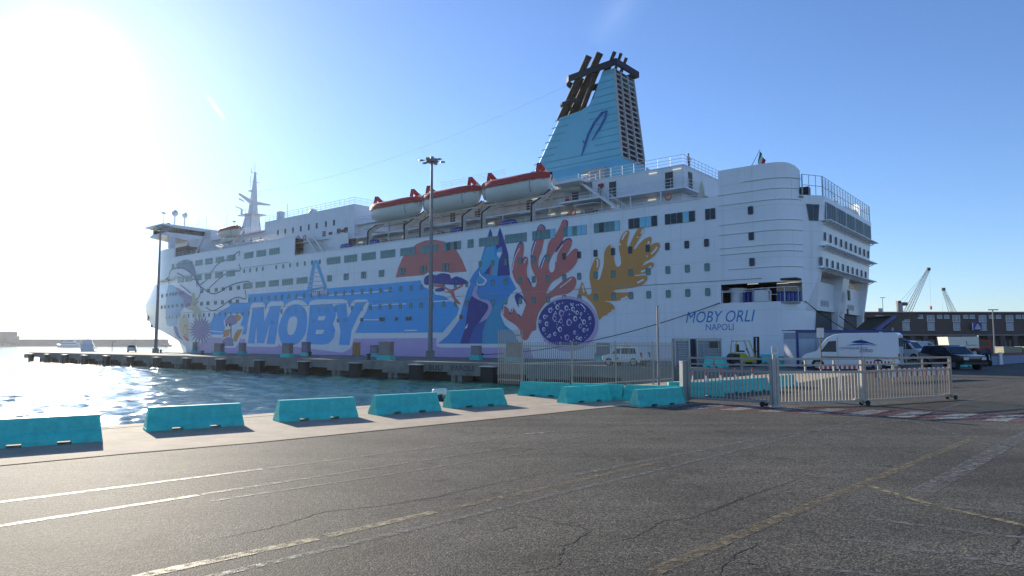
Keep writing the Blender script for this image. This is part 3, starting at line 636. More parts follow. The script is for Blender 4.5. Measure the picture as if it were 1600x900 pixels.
MB().tube([P(154.3, -1.0, 30.4), P(154.3, -0.2, 30.4)], 0.16).build('signal_lamp', M_FRAME, ferry); MB().ball(S(153.6, 0.2, 27.85), 0.45, 8, 6).build('searchlight', M_FRAME, ferry); MB().box(S(139, 7.5, 27.9), (0.6, 0.5, 0.2)).build('aerial_head', M_FRAME, ferry); MB().box(S(137, 8.5, 26.4), (0.5, 0.5, 0.7)).build('aerial_box', M_FRAME, ferry)
MB().span(S(117.5, 4.3, 25.3), S(116.3, 5.3, 26.9)).build('deck_locker', M_WHITE, ferry)
# funnel
fb = lambda z: 11.05+0.045*(z-26)
prof = [(62.0, 26.4), (57.2, 34.2), (52.7, 34.45), (51.4, 34.9), (50.55, 35.9), (49.2, 39.3), (47.35, 39.3), (46.0, 26.4)]
funnel = thing('funnel', '', '', (0, 0, 0)); funnel.parent = ferry; del funnel['label'], funnel['category']
mb = MB(); npf = len(prof)
nprof = [(62.0-1.5, 26.4), (57.2-1.3, 34.2)]+prof[2:]
near = [S(s, fb(z), z) for s, z in nprof]; far = [S(s, BEAM-fb(z), z) for s, z in nprof]
for pl in (near, far):
    for t in geometry.tessellate_polygon([[Vector(p) for p in pl]]): mb.add([pl[i] for i in t], [(0, 1, 2)])
mb.add(near+far, [(i, (i+1) % npf, (i+1) % npf+npf, i+npf) for i in range(1, npf-2)]+[(npf-1, 0, npf, 2*npf-1)])
fr = []
for s_, z in (prof[0], prof[1]):
    k = 1.5 if z < 30 else 1.3; b0 = fb(z); h = 14.2-b0; fr.append([S(s_-k+k*math.sin(a), 14.2-h*math.cos(a)**0.8 if a <= math.pi/2 else 14.2+h*(-math.cos(a))**0.8, z) for a in [math.pi*i/12 for i in range(13)]])
mb.loft(fr, False); mb.add(fr[1], [tuple(range(13))])
mb.loft([rect(54.2, 14.2, 21.88, 10.4, 4.9), rect(54.0, 14.2, 24.9, 10.0, 4.6), rect(54.0, 14.2, 26.42, 8.2, 3.2)])
fc = mb.build('funnel_casing', M_FUNNEL, funnel)
mb = MB()
for k in range(13):
    z = 26.9+k*0.98
    s1 = interp(z, [(26.4, 46.0), (39.3, 47.35)])+0.05
    s0 = interp(z, [(26.4, 61.6), (34.2, 57.0)]) if z < 34.2 else interp(z, [(34.9, 51.3), (35.9, 50.5), (39.3, 49.2)])
    if k in (0, 1): runs = [(s0, s1)]
    elif z < 34.2: runs = [(s0-0.2, s0-3.0), (s1+4.6 if k > 5 else s1+4.0, s1)]
    else: runs = [(s0-0.1, s1)]
    for a, b in runs: mb.span(S(a, fb(z)-0.09, z), S(b, fb(z)+0.02, z+0.10))
mb.build('stiffener', mat('funnel_blue_rib', (0.13, 0.43, 0.55), 0.5, var=0.05), fc)
# the looped emblem on the casing
M_EMB = mat('emblem_blue', (0.02, 0.12, 0.38), 0.5, var=0.05); ef = crop(800, 60, 3.461)
def on_funnel(px, py):
    b = 11.2
    for _ in range(6): s, z = plane(px, py, b); b = fb(z)
    return P(s, b-0.12, z)
mb = MB()
for pts in (ef((378, 635), (392, 590), (415, 520), (445, 460), (490, 402), (515, 394), (505, 430), (480, 480), (435, 552)), ef((385, 552), (395, 575), (404, 540))):
    mb.tube([on_funnel(*p) for p in pts], [0.06]+[0.16]*(len(pts)-2)+[0.06], 6)
mb.build('emblem', M_EMB, fc)
# louvred after face
lo = MB(); zz0, zz1 = 26.45, 39.2
def af(b, z, o=0.0): return P(interp(z, [(26.4, 46.0), (39.3, 47.35)])-o, b, z)
for f in (0, 0.3, 0.66, 1):
    a0, a1 = fb(zz0), BEAM-fb(zz0); c0, c1 = fb(zz1), BEAM-fb(zz1)
    lo.beam(af(lerp(a0, a1, f), zz0, 0.08), af(lerp(c0, c1, f), zz1, 0.08), 0.22, 0.22, up=(1, 0, 0))
M_LOUV = mat('louver_grey', (0.46, 0.43, 0.42), 0.6); lo.build('louver_post', M_LOUV, funnel)
slat = []
for k in range(17):
    z = zz0+0.2+k*0.75; b0 = fb(z); m = MB(); m.beam(af(b0+.1, z, 0.02), af(BEAM-b0-.1, z, 0.02), 0.12, 0.15); m.build('louver_slat', M_LOUV, funnel)
mb = MB(); mb.add([af(fb(zz0)+.02, zz0, -0.25), af(BEAM-fb(zz0)-.02, zz0, -0.25), af(BEAM-fb(37.6)-.02, 37.6, -0.25), af(fb(37.6)+.02, 37.6, -0.25)], [(0, 1, 2, 3)]); mb.build('louver_backing', M_BLACK, funnel)
def ringpath(z, gr):
    p = [(46.9-gr, 11.3-gr), (50.5, 11.2-gr), (53.4, 11.6-gr)]+[(53.8+ (2.3+gr)*math.sin(t), 14.2-(2.7+gr)*math.cos(t)) for t in [math.pi*i/8 for i in range(1, 8)]]+[(53.4, 16.8+gr), (50.5, 17.2+gr), (46.9-gr, 17.1+gr)]
    return [P(s, b, z+ (0.25 if s < 48 else 0)) for s, b in p]
def ringband(z, h, gr, nm, close=True):
    o = ringpath(z, gr); i = ringpath(z, gr-0.35); mb = MB(); n = len(o); rings = []
    for k in range(n): rings.append([o[k], o[k]+Vector((0, 0, h)), i[k]+Vector((0, 0, h)), i[k]])
    if close: rings.append(rings[0])
    mb.loft(rings, cap=not close); return mb.build(nm, M_NAVY, funnel)
ringband(39.25, 0.85, 0.25, 'funnel_ring')
mb = MB()
for k, (s, b, z) in enumerate(((57.6, 11.8, 36.3), (57.6, 16.6, 36.3))): pass
pa = [P(56.4+1.0*math.sin(t)-0.6, 14.2-2.6*math.cos(t), 36.2) for t in [math.pi*i/8 for i in range(9)]]
mb.tube([P(52.5, 11.5, 36.2)]+pa+[P(52.5, 16.9, 36.2)], 0.3, 6); mb.build('pipe_collar', M_NAVY, funnel)
for b, s_top, z_top, r, s0 in ((12.1, 51.7, 42.3, 0.46, None), (13.6, 50.8, 43.0, 0.50, None), (15.0, 51.6, 43.6, 0.42, None), (16.3, 52.6, 42.6, 0.5, None), (12.1, 50.0, 40.6, 0.36, 53.3), (16.2, 51.2, 40.2, 0.34, 55.0), (12.5, 48.9, 40.0, 0.40, 52.2), (13.9, 49.4, 41.2, 0.42, 53.0), (15.2, 50.5, 41.0, 0.4, 54.6), (12.6, 47.8, 42.0, 0.26, 49.6), (14.0, 47.6, 42.2, 0.22, 49.3), (15.4, 47.6, 42.0, 0.24, 49.2), (14.2, 54, 40.2, 0.34, None)):
    z0 = 33.9; sl = 0.62; s0 = s0 or s_top+sl*(z_top-z0)
    if z_top > 41.5 and s_top < 49: z0 = 38.6
    m = MB(); m.tube([P(s0, b, z0), P(s_top, b, z_top)], r, 12); pp_ = m.build('exhaust_pipe', M_PIPE, funnel, smooth=True)
    d = (P(s_top, b, z_top)-P(s0, b, z0)).normalized(); e = P(s_top, b, z_top); m = MB(); m.tube([e-d*0.45, e+d*0.02], r*1.07, 12, False); m.tube([e+d*0.01, e+d*0.015], r*0.9, 12); m.build('pipe_mouth', M_BLACK, pp_, smooth=True)
mb = MB(); mb.tube([P(61.3, 11.5, 26.6), P(56.6, 11.8, 33.8)], 0.03); mb.tube([P(61.6, 12.0, 26.6), P(56.9, 12.3, 33.8)], 0.03)
for k in range(18): t = k/18; mb.tube([P(lerp(61.3, 56.6, t), 11.6, lerp(26.6, 33.8, t)), P(lerp(61.6, 56.9, t), 12.1, lerp(26.6, 33.8, t))], 0.025, 4)
mb.build('funnel_ladder', M_FRAME, funnel)
mb = MB(); a, b = P(56.6, 14.2, 40.0), P(143, 14.2, 36.0)
mb.tube([a.lerp(b, t/14)+Vector((0, 0, -9*t/14*(1-t/14)*1.1)) for t in range(15)], 0.014, 4); mb.build('aerial_wire', M_FRAME, ferry)
MB().span(S(50.5, 9.4, 23.0), S(47.2, 8.6, 25.0)).build('vent_housing', M_FRAME, ferry)
# railings
mb = MB()
rail_run(mb, [P(33.5, 3.1, 21.87), P(46, 3.1, 21.87)], 1.15, 1.5, 0.03); rail_run(mb, [P(33.5, 3.1, 21.87), P(33.5, 14, 21.87)], 1.15, 1.0, 0.03)
rail_run(mb, [P(46, 4.6, 21.88), P(93, 4.6, 21.88)], 1.1, 2.0); rail_run(mb, [P(33.2, 2.4, 19.2), P(50, 2.4, 19.2)], 1.1, 1.5)
rail_run(mb, [P(33.2, 2.4, 19.2), P(33.2, 8, 19.2)], 1.1, 1.5); rail_run(mb, [P(50, 2.4, 19.2), P(97, 2.4, 19.2)], 1.1, 2.4)
rail_run(mb, [P(93.5, 4.1, 25.3), P(121, 4.1, 25.3)], 1.15, 1.35, 0.03); rail_run(mb, [P(93.5, 4.1, 25.3), P(93.5, 12, 25.3)], 1.15, 1.35, 0.03)
rail_run(mb, [P(88, 4.6, 21.9), P(93.3, 4.6, 21.9)], 1.1, 1.3, 0.03); rail_run(mb, [P(121, 6.5, 24.5), P(148, 6.5, 24.5)], 1.1, 1.5); rail_run(mb, [P(150.5, -2.2, 27.4), P(150.5, 10, 27.4)], 0.9, 1.7, 0.02)
rail_run(mb, [P(97, 1.3, 19.5), P(118, 1.3, 19.5)], 1.1, 1.4); rail_run(mb, [P(104.8, 0.25, 20.35), P(150, 0.25, 20.35)], 0.95, 1.8); rail_run(mb, [P(150, 0.3, 22.5), P(160, 1.8, 22.5)], 0.9, 1.5); rail_run(mb, [P(30.5, 0.25, 17.0), P(104.3, 0.25, 17.0)], 0.5, 1.6, 0.025, (0.5, 1.1))
rail_run(mb, [P(62, 6.2, 25.5), P(75, 6.2, 25.5)], 1.0, 2.0, 0.02)
mb.build('railing', M_WHITE, ferry)
# glazed rail round the after terrace
mb = MB(); path = [P(20.5, 2.1, 16.5), P(19.2, 4.3, 16.5), P(19.2, 24.1, 16.5), P(20.5, 26.3, 16.5)]; gl_ = []
for a, b in zip(path[:-1], path[1:]):
    n = max(3, round((b-a).length/1.1))
    for i in range(n+1): p = a.lerp(b, i/n); mb.tube([p, p+Vector((0, 0, 2.0))], 0.032 if i else 0.07, 5, False)
    for z in (0.95, 2.0): mb.tube([a+Vector((0, 0, z)), b+Vector((0, 0, z))], 0.03, 5, False)
mb.build('terrace_rail', mat('rail_blue_grey', (0.42, 0.47, 0.5), 0.45), ferry)
mg = bpy.data.materials.new('clear_glass'); mg.use_nodes = True; pg = mg.node_tree.nodes['Principled BSDF']; pg.inputs['Base Color'].default_value = (0.75, 0.9, 0.95, 1); pg.inputs['Roughness'].default_value = 0.05
pg.inputs['Alpha'].default_value = 0.25
for i in range(18):
    b = 4.35+i*1.1; m = MB(); m.span(S(19.28, b, 16.55), S(19.30, b+1.02, 18.4)); m.build('glass_panel', mg, ferry)
MB().span(S(20.6, 2.0, 16.5), S(28, 2.2, 17.2)).build('terrace_bench', M_BLACK, ferry)
# stairs
def stairs(a, b, w, nm='stairs'):
    a, b = Vector(a), Vector(b); m = MB(); d = Vector((0, w, 0))
    for o in (Vector((0, 0, 0)), d): m.beam(a+o, b+o, 0.06, 0.28); m.tube([a+o+Vector((0, 0, 1)), b+o+Vector((0, 0, 1))], 0.03, 5)
    n = max(4, int(abs(b.z-a.z)/0.22))
    for i in range(1, n): p = a.lerp(b, i/n)+d/2; m.box(p, (0.26, w, 0.04))
    for i in (0, .33, .66, 1):
        for o in (Vector((0, 0, 0)), d): p = a.lerp(b, i)+o; m.tube([p, p+Vector((0, 0, 1))], 0.025, 4)
    return m.build(nm, M_WHITE, ferry)
stairs(P(47.2, 2.5, 21.88), P(43.6, 2.5, 19.2), 0.8); stairs(P(43.2, 1.0, 19.2), P(39.5, 1.0, 16.36), 0.9)
MB().span(S(92.0, 1.75, 16.36), S(104.55, 1.9, 20.0)).build('side_bulkhead', M_WHITE, ferry)
stairs(P(102.3, 0.75, 20.1), P(98.6, 0.75, 16.5), 0.8); stairs(P(100.4, 0.75, 20.1), P(96.8, 0.75, 16.5), 0.8)
mb = MB(); mb.span(S(46, 1.2, 21.6), S(50.2, 4.5, 21.9)); mb.span(S(43.0, 0.9, 19.0), S(49, 2.5, 19.2)); mb.build('stair_landing', M_WHITE, ferry)
# doors, lamps and small fittings on the house sides
dm = MB().box((0, 0, 1.0), (0.95, 0.06, 2.0)).mesh('door', mat('door_dark', (0.06, 0.055, 0.05), 0.5, var=0.2))
for s, b, z in ((35.2, 2.98, 19.22), (42.6, 2.98, 19.22), (49.5, 5.17, 19.22), (57, 5.17, 19.22), (66.5, 5.17, 19.22), (71.5, 5.17, 19.22), (82, 5.17, 19.22), (97.6, 3.97, 19.5), (95.6, 3.97, 19.5), (101.8, 3.97, 19.5), (46, 4.17, 16.38), (60, 4.17, 16.38), (75, 4.17, 16.38), (92, 4.17, 16.38), (132, 6.97, 20.2), (128.5, 6.97, 20.2)):
    obj('door', dm, ferry, S(s, b, z))
obj('door', dm, ferry, S(33.37, 4.6, 19.22), (0, 0, R(90)))
lm = MB().box((0, -0.06, 0), (1.0, 0.1, 0.08)).mesh('deck_light', M_LIGHT)
for s, b, z in ((37.2, 2.98, 21.4), (38, 4.17, 18.6), (50.5, 4.17, 18.55), (48.6, 4.17, 18.4), (56, 5.17, 21.3), (63, 4.17, 18.6), (69, 4.17, 18.5), (77, 5.17, 21.2), (91.8, 4.17, 18.6), (99, 3.97, 18.9), (47.5, 4.36, 23.1), (52.5, 4.17, 18.6), (43, 4.17, 18.4), (34.2, 2.98, 21.4), (81, 4.17, 18.5), (108, 6.97, 23.2)):
    obj('deck_light', lm, ferry, S(s, b, z))
rm = MB().box((0, -0.1, 0), (0.7, 0.2, 0.4)).mesh('fire_box', M_RED)
for s, b, z in ((44.2, 2.98, 21.0), (49.0, 2.9, 19.9), (96.4, 3.97, 21.0), (47.5, 4.17, 17.3), (99.8, 3.97, 20.9)): obj('fire_box', rm, ferry, S(s, b, z))
wm = MB().box((0, -0.01, 0), (0.42, 0.06, 1.0)).mesh('house_window', M_DARKGLASS)
for s in (116.4, 113.9, 111.4, 108.9, 106.4, 104.0, 101.3, 99.0): obj('house_window', wm, ferry, S(s, 3.97, 22.7))
for s in (134, 131, 127.4, 138): obj('house_window', wm, ferry, S(s, 6.97, 22.9))
rg = MB(); rg.loft([[(0.36*math.cos(t)*1+0.09*math.cos(t)*math.cos(u), 0.09*math.sin(u), 0.36*math.sin(t)+0.09*math.sin(t)*math.cos(u)) for u in [k*math.pi/3 for k in range(6)]] for t in [k*math.pi/7 for k in range(15)]], True, False); rgm = rg.mesh('life_ring', mat('ring_orange', (0.62, 0.16, 0.07), 0.6))
for s, b, z in ((33.9, 0.12, 17.75), (48.5, 2.3, 17.6), (108, 1.2, 20.2), (103.5, 1.2, 20.2), (105.4, 1.2, 20.3), (46.5, 0.2, 17.5)): obj('life_ring', rgm, ferry, S(s, b, z))
# stanchions, lockers and pipes along the promenade
stm = MB().box((0, 0, 1.32), (0.12, 0.12, 2.64)).mesh('stanchion', M_WHITE)
for i in range(17): obj('stanchion', stm, ferry, S(36+i*3.9, 2.45, 16.36))
lk = [mat('locker_white', (0.6, 0.6, 0.58), 0.5), mat('locker_rust', (0.26, 0.1, 0.06), 0.6), mat('locker_grey', (0.25, 0.26, 0.27), 0.6)]
for i, s in enumerate((40.5, 45.2, 50.9, 54.6, 59.4, 63.0, 66.9, 70.4, 74.8, 79.2, 82.6, 88.4, 91.6)):
    w, h = 0.5+0.35*(i*7 % 3), 0.9+0.3*(i*5 % 3); MB().span(S(s, 0.9, 16.36), S(s-w, 1.5, 16.36+h)).build('deck_locker', lk[i % 3], ferry)
for s in (47, 55.5, 62.6, 70.8, 79.5, 89): MB().span(S(s, 1.0, 18.55), S(s-3.2, 2.4, 18.62)).build('gallery_plate', M_WHITE, ferry)
for b, z in ((5.1, 20.9), (4.1, 18.2)): MB().tube([P(46.5, b, z), P(92, b, z)], 0.05, 5).build('pipe_run', M_FRAME, ferry)
for s in (51.2, 58.8, 64.6, 69.6, 76.2, 86.0): MB().tube([P(s, 5.05, 19.2), P(s, 5.05, 21.7)], 0.07, 6).build('vent_pipe', M_WHITE, ferry)
# boat davits
M_DAV = mat('davit_cream', (0.62, 0.6, 0.56), 0.5, var=0.15, streak=0.3)
for s in (85.0, 76.6, 73.2, 64.8, 61.2, 52.8):
    mb = MB(); mb.beam(P(s, 0.5, 16.4), P(s, 0.5, 19.2), 0.5, 0.42, up=(1, 0, 0)); mb.beam(P(s, 0.45, 19.1), P(s, 4.6, 21.9), 0.5, 0.4, up=(1, 0, 0)); mb.beam(P(s, 4.4, 19.2), P(s, 4.4, 21.9), 0.3, 0.3, up=(1, 0, 0)); mb.beam(P(s-0.02, 0.7, 19.15), P(s-0.02, 4.4, 19.6), 0.25, 0.2, up=(1, 0, 0))
    mb.beam(P(s, 7.4, 21.7), P(s, 2.75, 24.28), 0.5, 0.62, up=(1, 0, 0)); dv = mb.build('davit', M_DAV, ferry)
    mb = MB(); mb.beam(P(s, 0.22, 17.0), P(s, 0.22, 19.25), 0.3, 0.14, up=(1, 0, 0)); mb.beam(P(s, 0.24, 19.25), P(s, 4.2, 21.95), 0.3, 0.12, up=(1, 0, 0)); mb.build('davit_track', M_BLACK, dv)
    mb = MB(); mb.beam(P(s, 2.8, 24.25), P(s, 1.75, 24.85), 0.42, 0.5, up=(1, 0, 0)); mb.beam(P(s, 1.75, 24.95), P(s, 1.5, 23.8), 0.36, 0.36, up=(1, 0, 0)); mb.build('davit_head', M_RED, dv)
    mb = MB(); mb.tube([P(s, 1.55, 24.4), P(s, 1.55, 23.1)], 0.03, 5); mb.build('fall_wire', M_BLACK, dv)
mb = MB(); c_ = P(49.2, 3.6, 21.3); mb.tube([c_+Vector((-1.2, 0, .4)), c_+Vector((1.6, 0, 0.0))], [0.55, 0.35], 12); mb.build('winch', M_DAV, ferry, smooth=True)

# ------------------------------------------------------------ windows
def rrect(w, h, r, n=3):
    out = []
    for cx, cz, a0 in ((w/2-r, h/2-r, 0), (-w/2+r, h/2-r, 90), (-w/2+r, -h/2+r, 180), (w/2-r, -h/2+r, 270)):
        for k in range(n): a = R(a0+90*k/(n-1)); out.append((cx+r*math.cos(a), cz+r*math.sin(a)))
    return out
def win_mesh(name, w, h, glass, r=0.09, fw=0.028, frame=None):
    o, i = rrect(w+2*fw, h+2*fw, r+fw), rrect(w, h, r); n = len(o); m = MB()
    m.loft([[(x, 0.0, z) for x, z in o], [(x, -0.075, z) for x, z in o], [(x, -0.075, z) for x, z in i], [(x, -0.045, z) for x, z in i]], True, False)
    m.m = 1; m.add([(x, -0.046, z) for x, z in i], [tuple(range(n))])
    return m.mesh(name, [frame or M_WFRD, glass])
W_A = win_mesh('cabin_window', 0.48, 0.78, M_GLASS); W_B = win_mesh('cabin_window', 0.48, 0.78, M_DARKGLASS); W_C = win_mesh('cabin_window', 0.34, 0.7, M_GLASS); W_E = win_mesh('cabin_window', 0.46, 1.02, M_GLASS); W_D = win_mesh('cabin_window', 0.52, 0.55, M_DARKGLASS)
def put_window(me, s, z, name='cabin_window'):
    z2 = z+(0.43*(s-30)/120*max(0, 17-z)/10 if s > 30 else 0)
    b = hullb(s, z2); e = (hullb(s+0.3, z2)-hullb(s-0.3, z2))/0.6
    return obj(name, me, ferry, S(s, b-0.004, z2), (0, 0, math.atan2(-e, 1)))
row = [29.6, 31.8, 34.05, 36.4, 38.6, 40.85, 43.2, 45.5, 47.65, 50.1, 52.3, 54.45, 56.85, 59.05, 61.25, 63.65, 65.8, 68.05, 70.3, 72.6, 74.75, 77.0, 79.3, 81.55, 83.8, 85.9, 88.3, 90.45, 92.6, 94.75, 97.0, 99.35, 101.4, 103.6, 106.0, 108.05]
for s in row[:14]: put_window(W_B if s < 48 else W_A, s, 12.27)
put_window(W_A, 61.25, 12.3)
for s in row+[110.1, 112.3, 114.6, 116.8, 118.8]: put_window(W_A, s, 9.71)
for s in row: put_window(W_A, s, 7.13)
for s in (118.8, 120.9, 122.9, 125.3, 127.4, 129.5, 131.5, 133.7, 135.8, 137.8, 140.2, 142.3, 144.4, 146.4, 148.4, 150.5, 152.6, 154.8): put_window(W_C, s, 7.13)
for s in (63.4, 67.7, 72.2, 76.7, 81.35, 85.6, 90.0, 94.35):
    if s > 64:
        put_window(W_E, s-0.33, 12.33); put_window(W_E, s+0.33, 12.33)
for s in (82, 97.1, 99.3, 101.4, 103.6, 105.8, 107.9, 110.1, 114.5, 116.6, 118.8, 120.9, 95.0):
    if s > 90: put_window(W_C, s, 15.35)
for s in (123.0, 125.7, 128.6, 131.3, 134.3, 136.9, 139.8, 142.7, 145.5, 148.2, 150.7, 153.1, 155.6, 158.2):
    put_window(W_C, s-0.3, 9.55); put_window(W_C, s+0.3, 9.55)
for s in (122.8, 125.7, 128.5, 131.2, 134.3, 137.0, 145.3, 146.8, 149.1, 150.7, 152.4, 154.7, 158.3):
    put_window(W_C, s-0.3, 12.2); put_window(W_C, s+0.3, 12.2)
for s in (62.4, 64.7, 74.8, 75.5, 77.8, 80.75, 81.4, 85.9, 89.7, 90.35, 91.8, 98.5, 110.8): put_window(W_D, s, 5.25)
for s in (142, 143.2): put_window(W_D, s-16.5, 5.0)
PANE = {}
def strip_window(s0, s1, z, h, npane, kinds=None, hull_=True):
    L_ = abs(s0-s1); pw = L_/npane; sm = (s0+s1)/2; z2 = z+(0.43*(sm-30)/120*max(0, 17-z)/10 if sm > 30 else 0)
    b = hullb(sm, z2); e = (hullb(sm+1, z2)-hullb(sm-1, z2))/2
    key = ('strip', round(L_, 1), h)
    if key not in PANE: PANE[key] = MB().box((0, -0.02, 0), (round(L_, 1), 0.04, h+0.06)).mesh('window_strip', M_FRAME)
    o = obj('window_strip', PANE[key], ferry, S(sm, b-0.006, z2), (0, 0, math.atan2(-e, 1)))
    for i in range(npane):
        g = (kinds[i] if kinds else 'g'); k2 = (round(pw, 2), h, g)
        if k2 not in PANE:
            pts = rrect(pw-0.07, h, 0.1); PANE[k2] = MB().prism([(x, -0.041, q) for x, q in pts], (0, -0.02, 0)).mesh('pane', {'g': M_GLASS, 'b': M_GLASS2, 'd': M_DARKGLASS}[g])
        obj('pane', PANE[k2], o, ((i+0.5)*pw-L_/2, 0, 0))
for s1, s0, kk in ((95.1, 91.6, 'ggggg'), (90.6, 87.3, 'ggggg'), (86.2, 82.8, 'ggggg'), (81.7, 78.3, 'ggggg'), (77.2, 73.8, 'ggggg'), (72.8, 69.4, 'ggggg'), (68.2, 64.8, 'gdgdg'), (63.6, 62.5, 'gg'), (61.5, 58.0, 'ggggg'), (57.0, 53.4, 'ggggg'), (52.5, 49.0, 'ggggb'), (47.8, 44.4, 'gbgbb'), (43.4, 39.9, 'gdggb'), (38.8, 35.2, 'ddbbd'), (34.3, 30.8, 'dddbd'), (29.7, 28.55, 'dd')):
    strip_window(s0, s1, 15.24, 1.12, len(kk), kk)
for s1, s0 in ((150.7, 149.6), (148.1, 144.9), (144.4, 141.5), (140.2, 137.2), (136.0, 133.1), (131.8, 128.6), (127.4, 124.3), (121.1, 117.9), (116.8, 113.6), (112.5, 109.2)): strip_window(s0, s1, 18.3, 1.12, 5 if s1-s0 > 2 else 2)
for s1, s0 in ((148.5, 145.3), (144.5, 141.4), (139.9, 137.3), (136.0, 133.4), (131.8, 128.9), (127.5, 124.3)): strip_window(s0, s1, 15.2, 1.1, 5)
for s1, s0 in ((121.2, 117.9), (116.8, 113.5), (112.4, 109.2), (108.1, 104.8), (103.7, 100.5)): strip_window(s0, s1, 12.42, 1.05, 5)
# stern windows
W_T = win_mesh('stern_window', 0.34, 0.82, M_DIMGLASS, r=0.1)
for i in range(10):
    b = 4.9+i*2.03; obj('stern_window', W_T, ferry, S(st(12.9)-0.02, b, 12.5), (0, 0, R(90))); obj('stern_window', W_T, ferry, S(st(10.2)-0.02, b-0.85, 9.95), (0, 0, R(90)))
tb = MB().box((0, -0.02, 0), (3.5, 0.06, 1.75)).mesh('window_strip', M_WHITE); tp = MB().box((0, -0.06, 0), (0.54, 0.05, 1.66)).mesh('pane', M_DIMGLASS)
for i in range(5):
    o = obj('window_strip', tb, ferry, S(19.05, 6.45+3.88*i, 15.1), (0, R(0), R(90)))
    for k in range(5): obj('pane', tp, o, (-1.36+0.68*k, 0, 0))
nb = Vector((0, 0, 0)); ca = math.atan2(4.2-2.22, 20.7-19.15)
mb = MB(); mb.m = 0; mb.prism([(-0.72, -0.03, 0.85), (0.78, -0.03, 0.85), (0.6, -0.03, -0.85), (-0.45, -0.03, -0.85)], (0, -0.03, 0)); 
o = obj('window_strip', mb.mesh('window_strip', M_FRAME), ferry, S(19.92, 3.2, 14.75), (0, 0, ca)); 
for x0, x1, x2, x3 in ((-0.66, 0.0, 0.0, -0.4), (0.06, 0.72, 0.54, 0.06)): obj('pane', MB().prism([(x0, -0.06, 0.8), (x1, -0.06, 0.8), (x2, -0.06, -0.8), (x3, -0.06, -0.8)], (0, -0.02, 0)).mesh('pane', M_DARKGLASS), o)
for z in (12.5, 9.9, 15.1): put_window(W_B, 24.9, z)

# ------------------------------------------------------------ the painted murals and lettering on the side
def pm(name, col): return mat('mural_'+name, col, 0.4, var=0.06, vscale=0.4)
A_BLUE = pm('blue', (0.03, 0.40, 0.82)); A_MID = pm('mid_blue', (0.03, 0.29, 0.68)); A_NAVY = pm('navy', (0.035, 0.035, 0.26)); A_CYAN = pm('cyan', (0.05, 0.36, 0.56)); A_LBLUE = pm('light_blue', (0.06, 0.42, 0.68))
A_CORAL = pm('coral', (0.64, 0.16, 0.14)); A_GOLD = pm('gold', (0.68, 0.285, 0.06)); A_LILAC = pm('lilac', (0.54, 0.40, 0.66)); A_PINK = pm('pink', (0.60, 0.45, 0.62)); A_WHITE = pm('white', (0.84, 0.83, 0.84))
A_SKIN = pm('pale_cyan', (0.24, 0.47, 0.66)); A_MAUVE = pm('mauve', (0.27, 0.22, 0.42)); A_GREY = pm('grey_blue', (0.24, 0.29, 0.40)); A_CREAM = pm('cream', (0.60, 0.55, 0.38)); A_STEEL = pm('steel_blue', (0.05, 0.13, 0.42)); A_LINE = pm('line', (0.05, 0.07, 0.14))
LET = pm('letter_blue', (0.01, 0.21, 0.56))
PAL = [A_BLUE, A_MID, A_NAVY, A_CYAN, A_LBLUE, A_CORAL, A_GOLD, A_LILAC, A_PINK, A_WHITE, A_SKIN, A_MAUVE, A_GREY, A_CREAM, A_STEEL, A_LINE]
def cmr(pts, n=4):
    out = []; m = len(pts)
    for i in range(m):
        p0, p1, p2, p3 = [Vector(pts[(i+k-1) % m]) for k in range(4)]
        for k in range(n):
            t = k/n; out.append(tuple(0.5*((2*p1)+(p2-p0)*t+(2*p0-5*p1+4*p2-p3)*t*t+(3*p1-p0-3*p2+p3)*t**3)))
    return out
def cmo(pts, n=5):
    P_ = [2*Vector(pts[0])-Vector(pts[1])]+[Vector(p) for p in pts]+[2*Vector(pts[-1])-Vector(pts[-2])]; out = []
    for i in range(1, len(P_)-2):
        p0, p1, p2, p3 = P_[i-1:i+3]
        for k in range(n):
            t = k/n; out.append(tuple(0.5*((2*p1)+(p2-p0)*t+(2*p0-5*p1+4*p2-p3)*t*t+(3*p1-p0-3*p2+p3)*t**3)))
    out.append(tuple(pts[-1])); return out
